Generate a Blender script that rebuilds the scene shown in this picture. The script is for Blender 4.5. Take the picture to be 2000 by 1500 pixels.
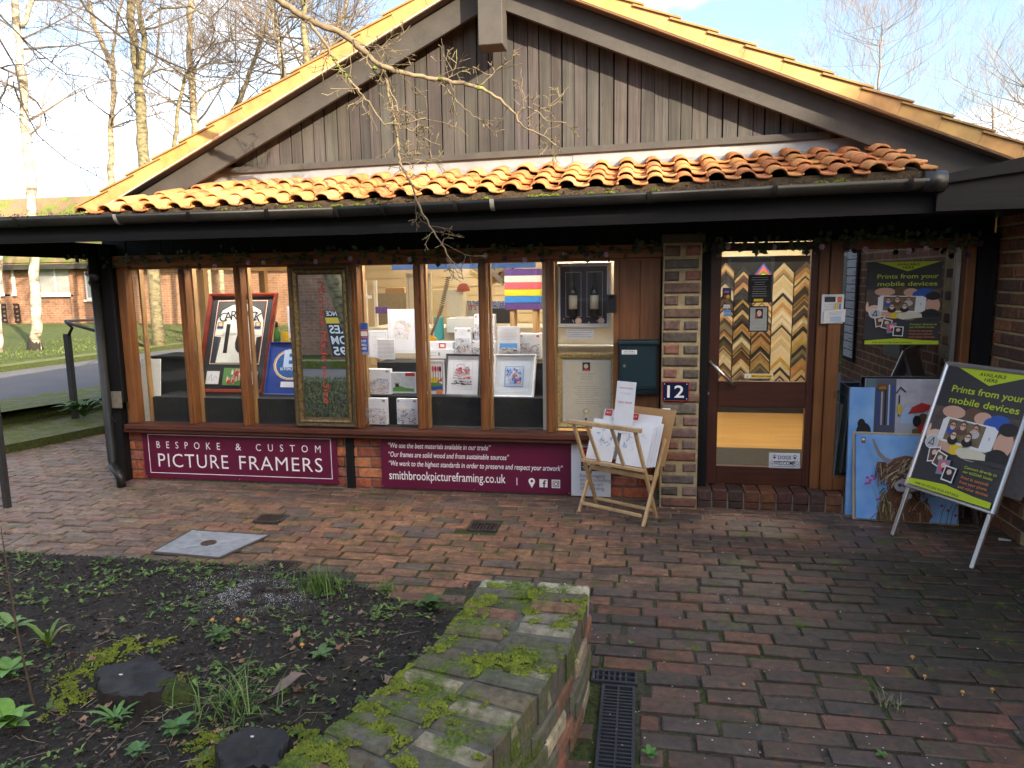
import bpy, math, random
from mathutils import Vector, Matrix, noise
R = math.radians
for o in list(bpy.data.objects): bpy.data.objects.remove(o)
scene = bpy.context.scene
COL = scene.collection
random.seed(7)

# ------------------------------------------------------------------ camera
FPX, YAW, PITCH, ROLL = 1400.0, R(-10.15), R(8.30), R(-0.83)
CD, CH = 5.4, 1.6875
_f = Vector((math.sin(YAW) * math.cos(PITCH), math.cos(YAW) * math.cos(PITCH), -math.sin(PITCH)))
_r = Vector((math.cos(YAW), -math.sin(YAW), 0)); _u = _r.cross(_f)
CR = math.cos(ROLL) * _r + math.sin(ROLL) * _u
CU = -math.sin(ROLL) * _r + math.cos(ROLL) * _u
CP = Vector((0, -CD, CH))
cam = bpy.data.cameras.new('camera'); cam.sensor_width = 36; cam.lens = FPX / 2000 * 36
cam.clip_start = .05; cam.clip_end = 3000
camo = bpy.data.objects.new('camera', cam); COL.objects.link(camo)
M = Matrix((CR, CU, -_f)).transposed().to_4x4(); M.translation = CP
camo.matrix_world = M
scene.camera = camo

# ------------------------------------------------------------------ light
SUN_EL, SUN_AZ = R(21), R(48)          # azimuth measured to the right of the facade normal
SD = Vector((math.sin(SUN_AZ) * math.cos(SUN_EL), -math.cos(SUN_AZ) * math.cos(SUN_EL), math.sin(SUN_EL)))
world = bpy.data.worlds.new('World'); scene.world = world; world.use_nodes = True
wt = world.node_tree; bg = wt.nodes['Background']
sky = wt.nodes.new('ShaderNodeTexSky'); sky.sky_type = 'NISHITA'; sky.sun_disc = False
sky.sun_elevation = SUN_EL; sky.sun_rotation = math.atan2(SD.x, SD.y)
sky.air_density = 1.0; sky.dust_density = 4.2; sky.ozone_density = 1.2
tc = wt.nodes.new('ShaderNodeTexCoord')
mp = wt.nodes.new('ShaderNodeMapping'); mp.inputs['Scale'].default_value = (1.3, 1.3, 3.2); mp.inputs['Location'].default_value = (5.3, 3.71, 1.59)
wt.links.new(tc.outputs['Generated'], mp.inputs['Vector'])
nz = wt.nodes.new('ShaderNodeTexNoise'); nz.inputs['Scale'].default_value = 2.1; nz.inputs['Detail'].default_value = 6
nz.inputs['Roughness'].default_value = .55
wt.links.new(mp.outputs[0], nz.inputs['Vector'])
rp = wt.nodes.new('ShaderNodeValToRGB'); rp.color_ramp.elements[0].position = .49; rp.color_ramp.elements[1].position = .74
wt.links.new(nz.outputs['Fac'], rp.inputs[0])
mx = wt.nodes.new('ShaderNodeMix'); mx.data_type = 'RGBA'
wt.links.new(rp.outputs[0], mx.inputs[0]); wt.links.new(sky.outputs[0], mx.inputs[6]); mx.inputs[7].default_value = (6.9, 6.8, 6.7, 1)
wt.links.new(mx.outputs[2], bg.inputs['Color'])
bg.inputs['Strength'].default_value = 0.15
sl = bpy.data.lights.new('sun', 'SUN'); sl.energy = 4.3; sl.angle = R(.5); sl.color = (1, .85, .62)
slo = bpy.data.objects.new('sun', sl); COL.objects.link(slo); slo.rotation_euler = SD.to_track_quat('Z', 'Y').to_euler()
slo.location = SD * 60
vs = scene.view_settings; vs.view_transform = 'Standard'; vs.look = 'None'; vs.gamma = 1; vs.exposure = 1.68
scene.render.engine = 'CYCLES'
cy = scene.cycles; cy.max_bounces = 8; cy.transparent_max_bounces = 16; cy.glossy_bounces = 4; cy.transmission_bounces = 6
cy.caustics_reflective = False; cy.caustics_refractive = False; cy.use_denoising = True; cy.sample_clamp_indirect = 4

# ------------------------------------------------------------------ photograph <-> place
def ray(px, py): return _f + CR * ((px - 1000) / FPX) - CU * ((py - 750) / FPX)
def W(px, py, Y=0.0):
    d = ray(px, py); return CP + d * ((Y + CD) / d.y)
def G(px, py, z=0.0):
    d = ray(px, py); return CP + d * ((z - CH) / d.z)
def WR(x0, y0, x1, y1, Y=0.0):
    "upright rectangle on the plane y=Y -> X0,X1,Z0,Z1"
    a, b, c, d = W(x0, y0, Y), W(x1, y0, Y), W(x0, y1, Y), W(x1, y1, Y)
    return (a.x + c.x) / 2, (b.x + d.x) / 2, (c.z + d.z) / 2, (a.z + b.z) / 2

# ------------------------------------------------------------------ objects
WL = {}
def V3(*a): return Vector(a)
def prep(o, loc, parent):
    COL.objects.link(o); WL[o.name] = Vector(loc); o.location = loc
    if parent is not None:
        o.parent = parent; o.matrix_parent_inverse = Matrix.Translation(-WL[parent.name])
    return o
def empty(name, loc, parent=None):
    o = bpy.data.objects.new(name, None); o.empty_display_size = .1
    return prep(o, loc, parent)
USED = {}
def tag(o, label, cat, group=None, kind=None):
    o['label'] = label; o['category'] = cat
    if group: o['group'] = group
    if kind: o['kind'] = kind
    return o
def struct(o): o['kind'] = 'structure'; return o
def thing(name, loc, label, cat, group=None): return tag(empty(name, loc), label, cat, group)

class MB:
    def __init__(s): s.v = []; s.f = []; s.m = []; s.c = []
    def add(s, vs, fs, m=0, col=(1, 1, 1)):
        b = len(s.v); s.v += [tuple(v) for v in vs]; s.c += [col] * len(vs)
        for f in fs: s.f.append(tuple(i + b for i in f)); s.m.append(m)
        return s
    def box(s, x0, x1, y0, y1, z0, z1, m=0, col=(1, 1, 1)):
        return s.add([(x0, y0, z0), (x1, y0, z0), (x1, y1, z0), (x0, y1, z0), (x0, y0, z1), (x1, y0, z1), (x1, y1, z1), (x0, y1, z1)],
                     [(0, 3, 2, 1), (4, 5, 6, 7), (0, 1, 5, 4), (1, 2, 6, 5), (2, 3, 7, 6), (3, 0, 4, 7)], m, col)
    def obox(s, o, a, b, c, m=0, col=(1, 1, 1)):
        "box from corner o with edge vectors a,b,c (right handed)"
        o, a, b, c = Vector(o), Vector(a), Vector(b), Vector(c)
        vs = [o, o + a, o + a + b, o + b, o + c, o + a + c, o + a + b + c, o + b + c]
        return s.add(vs, [(0, 3, 2, 1), (4, 5, 6, 7), (0, 1, 5, 4), (1, 2, 6, 5), (2, 3, 7, 6), (3, 0, 4, 7)], m, col)
    def bar(s, p, q, w, h, up=(0, 0, 1), m=0, col=(1, 1, 1)):
        p, q = Vector(p), Vector(q); d = q - p; l = d.length; d /= l; up = Vector(up)
        x = d.cross(up); x = x.normalized() if x.length > 1e-5 else Vector((1, 0, 0)); y = x.cross(d)
        return s.obox(p - x * w / 2 - y * h / 2, d * l, x * w, y * h, m, col)
    def tube(s, pts, rad, n=6, m=0, col=(1, 1, 1), caps=True):
        pts = [Vector(p) for p in pts]; k = len(pts); rad = rad if hasattr(rad, '__len__') else [rad] * k
        vs = []; ref = Vector((.13, .31, .94))
        for i, p in enumerate(pts):
            d = (pts[min(i + 1, k - 1)] - pts[max(i - 1, 0)])
            d = d.normalized() if d.length > 1e-9 else Vector((0, 0, 1))
            if abs(d.dot(ref)) > .97: ref = Vector((.94, .13, .31))
            x = d.cross(ref).normalized(); y = d.cross(x)
            for j in range(n):
                a = 2 * math.pi * j / n; vs.append(p + (x * math.cos(a) + y * math.sin(a)) * rad[i])
        fs = [(i * n + j, i * n + (j + 1) % n, (i + 1) * n + (j + 1) % n, (i + 1) * n + j) for i in range(k - 1) for j in range(n)]
        if caps: fs += [tuple(reversed(range(n))), tuple(range((k - 1) * n, k * n))]
        return s.add(vs, fs, m, col)
    def lathe(s, c, prof, n=16, m=0, col=(1, 1, 1)):
        "prof: (radius, z) list round the z axis through c"
        c = Vector(c); vs = []; k = len(prof)
        for r, z in prof:
            for j in range(n):
                a = 2 * math.pi * j / n; vs.append(c + Vector((r * math.cos(a), r * math.sin(a), z)))
        fs = [(i * n + j, i * n + (j + 1) % n, (i + 1) * n + (j + 1) % n, (i + 1) * n + j) for i in range(k - 1) for j in range(n)]
        fs += [tuple(reversed(range(n))), tuple(range((k - 1) * n, k * n))]
        return s.add(vs, fs, m, col)
    def prism(s, poly, o, u, v, w, m=0, col=(1, 1, 1)):
        "polygon (a,b) -> o+a*u+b*v, extruded by vector w"
        o, u, v, w = Vector(o), Vector(u), Vector(v), Vector(w); n = len(poly)
        vs = [o + u * a + v * b for a, b in poly]; vs += [p + w for p in vs]
        fs = [tuple(range(n)), tuple(reversed(range(n, 2 * n)))] + [((i + 1) % n, i, i + n, (i + 1) % n + n) for i in range(n)]
        return s.add(vs, fs, m, col)
    def mesh(s, name):
        me = bpy.data.meshes.new(name); me.from_pydata(s.v, [], s.f); me.polygons.foreach_set('material_index', s.m)
        a = me.color_attributes.new('col', 'FLOAT_COLOR', 'POINT')
        flat = []
        for c in s.c: flat += [c[0], c[1], c[2], 1.0]
        a.data.foreach_set('color', flat); me.update()
        return me
    def build(s, name, mats, parent=None, smooth=False, bevel=0.0, fix=True):
        if not s.v: s.add([(0, 0, 0), (0, 0, .001), (0, .001, 0)], [(0, 1, 2)])
        xs = [v[0] for v in s.v]; ys = [v[1] for v in s.v]; zs = [v[2] for v in s.v]
        loc = Vector(((min(xs) + max(xs)) / 2, (min(ys) + max(ys)) / 2, min(zs)))
        s.v = [(a - loc.x, b - loc.y, c - loc.z) for a, b, c in s.v]
        me = s.mesh(name)
        if fix:
            import bmesh
            bm = bmesh.new(); bm.from_mesh(me); bmesh.ops.recalc_face_normals(bm, faces=bm.faces); bm.to_mesh(me); bm.free()
        for mm in (mats if isinstance(mats, (list, tuple)) else [mats]): me.materials.append(mm)
        if smooth: me.polygons.foreach_set('use_smooth', [True] * len(me.polygons))
        o = bpy.data.objects.new(name, me); prep(o, loc, parent)
        if bevel:
            b = o.modifiers.new('bevel', 'BEVEL'); b.width = bevel; b.segments = 1; b.limit_method = 'ANGLE'
        return o
def bx(name, mats, parent, *a, bevel=0.0, **k): return MB().box(*a, **k).build(name, mats, parent, bevel=bevel)

# ------------------------------------------------------------------ materials
class NT:
    def __init__(s, name):
        s.mat = bpy.data.materials.new(name); s.mat.use_nodes = True; s.t = s.mat.node_tree; s.n = s.t.nodes; s.l = s.t.links
        s.p = s.n['Principled BSDF']; s._o = None
    def new(s, t, **k):
        n = s.n.new(t)
        for a, b in k.items(): setattr(n, a, b)
        return n
    def obj(s):
        if s._o is None:
            g = s.new('ShaderNodeNewGeometry'); s._o = g.outputs['Position']
        return s._o
    def map(s, scale, vec=None):
        m = s.new('ShaderNodeMapping'); m.inputs['Scale'].default_value = scale; s.l.new(vec or s.obj(), m.inputs['Vector']); return m.outputs[0]
    def noise(s, scale, detail=4, rough=.55, vec=None, out='Fac'):
        n = s.new('ShaderNodeTexNoise'); n.inputs['Scale'].default_value = scale; n.inputs['Detail'].default_value = detail
        n.inputs['Roughness'].default_value = rough; s.l.new(vec or s.obj(), n.inputs['Vector']); return n.outputs[out]
    def ramp(s, fac, stops):
        r = s.new('ShaderNodeValToRGB'); e = r.color_ramp.elements
        while len(e) < len(stops): e.new(.5)
        for i, (p, c) in enumerate(stops): e[i].position = p; e[i].color = (*c, 1) if hasattr(c, '__len__') else (c, c, c, 1)
        s.l.new(fac, r.inputs[0]); return r.outputs[0]
    def mix(s, fac, a, b, mode='MIX'):
        m = s.new('ShaderNodeMix', data_type='RGBA', blend_type=mode)
        for i, x in ((0, fac), (6, a), (7, b)):
            if hasattr(x, 'is_linked'): s.l.new(x, m.inputs[i])
            elif hasattr(x, '__len__'): m.inputs[i].default_value = (*x, 1)
            else: m.inputs[i].default_value = x if i == 0 else (x, x, x, 1)
        return m.outputs[2]
    def math(s, op, a, b=0.0):
        m = s.new('ShaderNodeMath', operation=op)
        for i, x in enumerate((a, b)):
            if hasattr(x, 'is_linked'): s.l.new(x, m.inputs[i])
            else: m.inputs[i].default_value = x
        return m.outputs[0]
    def attr(s, n='col'): a = s.new('ShaderNodeVertexColor'); a.layer_name = n; return a.outputs[0]
    def bump(s, h, strength=.3, dist=.01):
        b = s.new('ShaderNodeBump'); b.inputs['Strength'].default_value = strength; b.inputs['Distance'].default_value = dist
        s.l.new(h, b.inputs['Height']); s.l.new(b.outputs[0], s.p.inputs['Normal']); return s
    def set(s, col=None, rough=None, **k):
        if col is not None:
            if hasattr(col, 'is_linked'): s.l.new(col, s.p.inputs['Base Color'])
            else: s.p.inputs['Base Color'].default_value = (*col, 1)
        if rough is not None:
            if hasattr(rough, 'is_linked'): s.l.new(rough, s.p.inputs['Roughness'])
            else: s.p.inputs['Roughness'].default_value = rough
        for a, b in k.items(): s.p.inputs[a].default_value = b
        return s
MATS = {}
def plain(name, col, rough=.6, var=.12, scale=30, bump=0, metal=0, spec=.5):
    if name in MATS: return MATS[name]
    t = NT(name)
    if var:
        n = t.noise(scale, 5); c = t.mix(1.0, col, t.ramp(n, [(.3, 1 - var * 2 if var < .45 else .1), (.7, 1.0)]), 'MULTIPLY')
        t.set(c, rough)
        if bump: t.bump(n, bump, .004)
    else: t.set(col, rough)
    t.p.inputs['Metallic'].default_value = metal; t.p.inputs['Specular IOR Level'].default_value = spec
    MATS[name] = t.mat; return t.mat
def ink(name, col): return plain(name, col, .55, 0)

def wood(name, c1, c2, rough=.5, axis='z', knots=True, bump=.15, sc=1.0):
    t = NT(name)
    s = {'x': (2, 40, 40), 'z': (40, 40, 2), 'y': (40, 2, 40)}[axis]; s = tuple(a * sc for a in s)
    g = t.noise(1.0, 6, .6, t.map(s)); b = t.noise(3.5, 3)
    c = t.mix(t.ramp(g, [(.3, 0), (.7, 1)]), c1, c2)
    c = t.mix(1, c, t.ramp(b, [(.3, .7), (.7, 1.0)]), 'MULTIPLY')
    if knots:
        v = t.new('ShaderNodeTexVoronoi'); v.inputs['Scale'].default_value = 4; t.l.new(t.map({'x': (.5, 1.6, 1.6), 'z': (1.6, 1.6, .5), 'y': (1.6, .5, 1.6)}[axis]), v.inputs['Vector'])
        c = t.mix(t.ramp(v.outputs['Distance'], [(.03, .65), (.09, 0.0)]), c, tuple(x * .25 for x in c1))
    t.set(c, rough).bump(g, bump, .003)
    MATS[name] = t.mat; return t.mat

def brickmat(name, rough=.85, moss=0.0, wet=0.0, top_dirt=0.0, stain=.5):
    "colour comes from each brick's own colour attribute; grain, soot and moss from noise"
    t = NT(name); a = t.attr()
    n = t.noise(28, 6, .65); n2 = t.noise(6, 4); n3 = t.noise(140, 3)
    c = t.mix(1, a, t.ramp(n, [(.28, 1 - stain), (.6, 1.06)]), 'MULTIPLY')
    c = t.mix(t.ramp(n2, [(.5, 0), (.72, .55)]), c, (.035, .033, .034))
    c = t.mix(t.ramp(n3, [(.66, 0), (.74, .4)]), c, (.30, .25, .20))
    if wet:
        c = t.mix(t.ramp(t.noise(15, 5, .7), [(.56, 0), (.66, .5)]), c, (.22, .075, .04))
        c = t.mix(t.ramp(t.noise(8.5, 6, .7, t.map((.8, 1.6, 1))), [(.44, 0), (.62, .6)]), c, (.052, .043, .037))
    rr = rough
    if moss:
        g = t.math('MULTIPLY', t.ramp(t.noise(5.5, 8, .7), [(.62 - .14 * moss, 0), (.70 - .1 * moss, 1)]), 1.0)
        c = t.mix(g, c, t.ramp(t.noise(90, 3), [(.3, (.02, .03, .006)), (.7, (.10, .15, .012))]))
    t.set(c, rough)
    if wet: t.l.new(t.ramp(n2, [(.3, rough), (.65, rough - wet)]), t.p.inputs['Roughness'])
    t.p.inputs['Specular IOR Level'].default_value = .35
    t.bump(n, .6, .008)
    MATS[name] = t.mat; return t.mat

def walltex(name, c1, c2, mortar, bw=.225, bh=.075, plane='xz'):
    "brickwork too far away to build brick by brick"
    t = NT(name)
    sep = t.new('ShaderNodeSeparateXYZ'); t.l.new(t.obj(), sep.inputs[0])
    cmb = t.new('ShaderNodeCombineXYZ'); t.l.new(sep.outputs['X' if plane[0] == 'x' else 'Y'], cmb.inputs[0]); t.l.new(sep.outputs['Z'], cmb.inputs[1])
    b = t.new('ShaderNodeTexBrick'); t.l.new(cmb.outputs[0], b.inputs['Vector'])
    b.inputs['Color1'].default_value = (*c1, 1); b.inputs['Color2'].default_value = (*c2, 1); b.inputs['Mortar'].default_value = (*mortar, 1)
    b.inputs['Scale'].default_value = 1; b.inputs['Brick Width'].default_value = bw; b.inputs['Row Height'].default_value = bh; b.inputs['Mortar Size'].default_value = .008
    b.inputs['Mortar Smooth'].default_value = .2; b.inputs['Bias'].default_value = -.1
    c = t.mix(1, b.outputs['Color'], t.ramp(t.noise(1.7, 6), [(.3, .6), (.7, 1.1)]), 'MULTIPLY')
    c = t.mix(1, c, t.ramp(t.noise(13, 3), [(.3, .75), (.7, 1.1)]), 'MULTIPLY')
    t.set(c, .9); MATS[name] = t.mat; return t.mat

def glassmat(name, tint=(1, 1, 1), refl=.0):
    t = NT(name); n = t.n; n.remove(t.p)
    out = n['Material Output']; tr = t.new('ShaderNodeBsdfTransparent'); tr.inputs[0].default_value = (*tint, 1)
    gl = t.new('ShaderNodeBsdfGlossy'); gl.inputs['Roughness'].default_value = .0
    lw_ = t.new('ShaderNodeLayerWeight'); lw_.inputs['Blend'].default_value = .5
    f2 = t.math('ADD', t.math('MULTIPLY', t.math('POWER', lw_.outputs['Facing'], 5.0), .9), .045 + refl)
    mxs = t.new('ShaderNodeMixShader'); t.l.new(f2, mxs.inputs[0]); t.l.new(tr.outputs[0], mxs.inputs[1]); t.l.new(gl.outputs[0], mxs.inputs[2])
    t.l.new(mxs.outputs[0], out.inputs[0]); MATS[name] = t.mat; return t.mat

def emit(name, col, s):
    t = NT(name); t.p.inputs['Emission Color'].default_value = (*col, 1); t.p.inputs['Emission Strength'].default_value = s
    t.set(col, .5); MATS[name] = t.mat; return t.mat

BLACK = wood('black_painted_wood', (.008, .008, .010), (.015, .015, .018), .6, 'x', False, .12)
BLACKZ = wood('black_painted_wood_upright', (.008, .008, .009), (.014, .0135, .015), .62, 'z', False, .15)
def barge_wood():
    t = NT('weathered_black_board'); n = t.noise(5, 6, .65); g = t.noise(60, 4, .6)
    c = t.mix(t.ramp(n, [(.3, 0), (.7, 1)]), (.040, .036, .034), (.066, .059, .055)); c = t.mix(t.ramp(g, [(.64, 0), (.74, .5)]), c, (.12, .105, .085))
    c = t.mix(t.ramp(t.noise(1.6, 5), [(.5, 0), (.72, .5)]), c, (.085, .075, .066)); t.set(c, .75).bump(g, .35, .004); return t.mat
BARGE = barge_wood()
def gable_board():
    t = NT('gable_board_wood'); g = t.noise(1.0, 8, .7, t.map((55, 40, 1.6))); b = t.noise(2.2, 4)
    c = t.mix(t.ramp(g, [(.3, 0), (.7, 1)]), (.028, .025, .025), (.085, .076, .071))
    c = t.mix(1, c, t.attr(), 'MULTIPLY'); c = t.mix(1, c, t.ramp(b, [(.3, .6), (.7, 1.1)]), 'MULTIPLY')
    v = t.new('ShaderNodeTexVoronoi'); v.inputs['Scale'].default_value = 7; t.l.new(t.map((1.5, 1.5, .5)), v.inputs['Vector'])
    c = t.mix(t.ramp(v.outputs['Distance'], [(.02, .8), (.06, 0)]), c, (.01, .01, .01))
    t.set(c, .8).bump(g, .5, .006); return t.mat
for _b in (BLACK, BLACKZ): _b.node_tree.nodes['Principled BSDF'].inputs['Specular IOR Level'].default_value = .2
MATTE = plain('matte_black_soffit_paint', (.008, .008, .009), 1.0, .1, 10, spec=0.0)
GABLE = gable_board()
HEAD = wood('orange_brown_stained_wood', (.24, .085, .022), (.42, .17, .05), .45, 'x')
FRAME = wood('brown_stained_window_wood', (.17, .062, .020), (.28, .115, .040), .42, 'z')
DOORW = wood('dark_red_brown_door_wood', (.055, .016, .010), (.095, .030, .017), .38, 'z', False)
DOORX = wood('dark_red_brown_door_rail', (.055, .016, .010), (.095, .030, .017), .38, 'x', False)
SILLW = wood('red_brown_sill_wood', (.085, .028, .018), (.13, .045, .027), .4, 'x', False)
PANELW = wood('brown_panel_wood', (.17, .060, .020), (.27, .11, .040), .5, 'z', True)
PINE = wood('raw_pine', (.46, .27, .11), (.60, .38, .17), .5, 'z')
BEECH = wood('pale_beech', (.50, .32, .15), (.62, .43, .23), .5, 'z', False, .05)
MDF = plain('brown_hardboard', (.42, .25, .11), .7, .05)
GLASS = glassmat('window_glass')
GLASSR = glassmat('dark_side_window_glass', (.9, .91, .91), .20)
ALU = plain('brushed_aluminium', (.62, .63, .66), .32, .06, 60, metal=.9)
STEEL = plain('stainless_steel', (.66, .66, .66), .28, .05, 60, metal=1)
WHITE = plain('white_card', (.78, .79, .80), .6, .03)
PAPER = plain('white_paper', (.72, .74, .80), .65, .04, 14)
CREAM = plain('cream_card', (.70, .64, .50), .6, .04)
BURG = plain('burgundy_sign_board', (.115, .008, .040), .38, .06, 3)
INKW = ink('white_lettering', (.80, .80, .82)); INKB = ink('black_print', (.012, .012, .014)); INKG = ink('grey_print', (.25, .26, .28))
INKR = ink('red_print', (.50, .03, .03)); INKO = ink('orange_print', (.72, .20, .04)); LIME = ink('lime_green_print', (.46, .58, .02))
CHAR = ink('charcoal_print', (.035, .035, .040)); BLUE = ink('blue_print', (.02, .09, .42)); SKYB = ink('sky_blue_print', (.12, .36, .78)); YEL = ink('yellow_print', (.75, .52, .03))
SKIN = ink('skin_tone_print', (.62, .36, .26)); SKIN2 = ink('light_skin_tone_print', (.72, .50, .40)); BROWNP = ink('brown_print', (.12, .06, .035)); GREENP = ink('green_print', (.10, .26, .06)); PINKP = ink('pink_print', (.62, .10, .22)); TEALP = ink('teal_print', (.05, .32, .34)); PURP = ink('purple_print', (.10, .045, .20)); LBLU = ink('pale_blue_print', (.45, .58, .78)); GREYP = ink('pale_grey_print', (.50, .50, .52))

# ------------------------------------------------------------------ lettering and flat print
_tc = {}
def text_mesh(body, bold=0.0, spacing=1.0, shear=0.0):
    k = (body, bold, spacing, shear)
    if k in _tc: return _tc[k]
    c = bpy.data.curves.new('lettering', 'FONT'); c.body = body; c.size = 1; c.offset = bold; c.space_character = spacing; c.shear = shear
    c.resolution_u = 3; c.fill_mode = 'FRONT'
    o = bpy.data.objects.new('lettering', c); COL.objects.link(o)
    dg = bpy.context.evaluated_depsgraph_get(); e = o.evaluated_get(dg); me = e.to_mesh()
    vs = [(v.co.x, v.co.y) for v in me.vertices]; fs = [tuple(p.vertices) for p in me.polygons]; e.to_mesh_clear()
    bpy.data.objects.remove(o); bpy.data.curves.remove(c)
    if vs:
        x0 = min(v[0] for v in vs); x1 = max(v[0] for v in vs); vs = [(x - x0, y) for x, y in vs]; w = x1 - x0
    else: w = 0
    _tc[k] = (vs, fs, w); return _tc[k]

class Pan:
    "a flat sheet: o lower left corner, u right edge vector, v up edge vector; print is laid on it in 0..1 coordinates"
    def __init__(s, o, u, v):
        s.o, s.u, s.v = Vector(o), Vector(u), Vector(v); s.n = s.u.cross(s.v).normalized(); s.mb = MB(); s.mats = []; s.lay = 0
        s.w, s.h = s.u.length, s.v.length
    @classmethod
    def px(c, bl, br, tl, yb, yt=None):
        yt = yb if yt is None else yt
        o = W(*bl, yb); return c(o, W(*br, yb) - o, W(*tl, yt) - o)
    @classmethod
    def rect(c, x0, y0, x1, y1, Y):
        a, b, z0, z1 = WR(x0, y0, x1, y1, Y); return c((a, Y, z0), (b - a, 0, 0), (0, 0, z1 - z0))
    def P(s, a, b, l=0.0): return s.o + s.u * a + s.v * b + s.n * l
    def mi(s, m):
        if m not in s.mats: s.mats.append(m)
        return s.mats.index(m)
    def lift(s, l):
        s.lay += 1; return l if l is not None else .0012 + .00025 * s.lay
    def poly(s, pts, m, l=None):
        l = s.lift(l); s.mb.add([s.P(a, b, l) for a, b in pts], [tuple(range(len(pts)))], s.mi(m)); return s
    def box(s, x0, y0, x1, y1, m, l=None): return s.poly([(x0, y0), (x1, y0), (x1, y1), (x0, y1)], m, l)
    def ell(s, cx, cy, rx, ry, m, n=18, l=None, rot=0):
        k = s.w / s.h; pts = []
        for i in range(n):
            a = 2 * math.pi * i / n; x = rx * math.cos(a); y = ry * math.sin(a)
            pts.append((cx + x * math.cos(rot) - y * math.sin(rot) / k, cy + x * math.sin(rot) * k + y * math.cos(rot)))
        return s.poly(pts, m, l)
    def ring(s, cx, cy, rx, ry, t, m, n=28):
        l = s.lift(None); a = [(math.cos(2 * math.pi * i / n), math.sin(2 * math.pi * i / n)) for i in range(n)]
        k = s.w / s.h
        vs = [s.P(cx + rx * c, cy + ry * d, l) for c, d in a] + [s.P(cx + (rx - t) * c, cy + (ry - t * k) * d, l) for c, d in a]
        s.mb.add(vs, [(i, (i + 1) % n, n + (i + 1) % n, n + i) for i in range(n)], s.mi(m)); return s
    def line(s, pts, t, m, l=None):
        "stroke of thickness t metres"
        l = s.lift(l); P = [Vector((a * s.w, b * s.h)) for a, b in pts]
        for i in range(len(P) - 1):
            d = P[i + 1] - P[i]
            if d.length < 1e-6: continue
            d.normalize(); q = Vector((-d.y, d.x)) * t / 2; e = d * t * .3
            c = [P[i] - q - e, P[i + 1] - q + e, P[i + 1] + q + e, P[i] + q - e]
            s.mb.add([s.P(p.x / s.w, p.y / s.h, l + .00003 * (i % 5)) for p in c], [(0, 1, 2, 3)], s.mi(m))
        return s
    def frame(s, x0, y0, x1, y1, t, m):
        tx, ty = t / s.w, t / s.h
        s.box(x0, y0, x1, y0 + ty, m); s.box(x0, y1 - ty, x1, y1, m); s.box(x0, y0 + ty, x0 + tx, y1 - ty, m); return s.box(x1 - tx, y0 + ty, x1, y1 - ty, m)
    def text(s, body, x, y, h, m, width=None, align='C', bold=0.0, spacing=1.0, shear=0.0, rot=0, flip=False):
        "h: size of the letters in metres; width (0..1 of the sheet) squeezes or stretches to fit"
        vs, fs, w = text_mesh(body, bold, spacing, shear)
        if not vs: return s
        sx = h if width is None else width * s.w / w
        l = s.lift(None); off = {'C': -w / 2, 'L': 0, 'R': -w}[align]
        ca, sa = math.cos(rot), math.sin(rot); out = []
        for a, b in vs:
            X, Y = (a + off) * sx * (-1 if flip else 1), b * h
            X, Y = X * ca - Y * sa, X * sa + Y * ca
            out.append(s.P(x + X / s.w, y + Y / s.h, l))
        s.mb.add(out, fs, s.mi(m)); return s
    def lines(s, x0, x1, y0, y1, n, m, t=.0025, jit=.25, align='C', seed=1):
        "rows of print too small to read"
        r = random.Random(seed)
        for i in range(n):
            y = y1 + (y0 - y1) * (i + .5) / n; wd = (x1 - x0) * (1 - r.random() * jit); c = (x0 + x1) / 2 if align == 'C' else x0 + wd / 2
            a = c - wd / 2
            while a < c + wd / 2:
                b = min(a + (x1 - x0) * (.05 + .12 * r.random()), c + wd / 2); s.box(a, y - t / s.h / 2, b, y + t / s.h / 2, m, .0014 + .00002 * (i % 4)); a = b + .012
        return s
    def build(s, name, parent): return s.mb.build(name, s.mats or [INKB], parent, fix=False)
    def slab(s, name, m, parent, t, e=0.0):
        "the sheet itself as a board of thickness t behind the print, e metres larger all round"
        a, b = s.u.normalized() * e, s.v.normalized() * e
        return MB().obox(s.o - a - b - s.n * t, s.u + a * 2, s.v + b * 2, s.n * t).build(name, m, parent)
    def molding(s, name, m, parent, w, d, back=0.0, prof=None):
        "four mitred frame bars of width w lying round the outside edge, standing d proud"
        mb = MB(); uu, vv = s.u.normalized(), s.v.normalized(); nn = s.n
        prof = prof or [(0, 0), (0, d * .75), (w * .25, d), (w * .7, d * .8), (w, d * .35), (w, 0)]
        cs = [(s.o, 1, 1), (s.o + s.u, -1, 1), (s.o + s.u + s.v, -1, -1), (s.o + s.v, 1, -1)]
        rings = [[c + uu * (sx * a) + vv * (sy * a) + nn * (b - back) for a, b in prof] for c, sx, sy in cs]
        k = len(prof)
        for i in range(4):
            A, B = rings[i], rings[(i + 1) % 4]
            mb.add(A + B, [(j, (j + 1) % k, k + (j + 1) % k, k + j) for j in range(k)])
        return mb.build(name, m, parent)
    def inset(s, x):
        "a smaller sheet x metres inside this one"
        a, b = s.u.normalized() * x, s.v.normalized() * x
        return Pan(s.o + a + b, s.u - a * 2, s.v - b * 2)
def mean(p): return sum(p, Vector()) / len(p)

# ================================================================== the shop
shop = thing('shop_building', (-1, 0, 0), 'single storey picture framing shop with dark boarded gable, orange pantile canopy and long window', 'building')
def hsv(c, r, k=.18):
    f = 1 + r.uniform(-k, k); return tuple(max(0.0, x * f * (1 + r.uniform(-.06, .06))) for x in c)
MORTAR = plain('sandy_mortar', (.46, .37, .21), .95, .2, 22, .5)
MORTARG = plain('grey_brown_mortar', (.22, .19, .15), .95, .2, 22, .5)
BRICKW = brickmat('wall_brick', .85)
BRICKP = brickmat('old_pillar_brick', .88, stain=.45)

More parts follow.
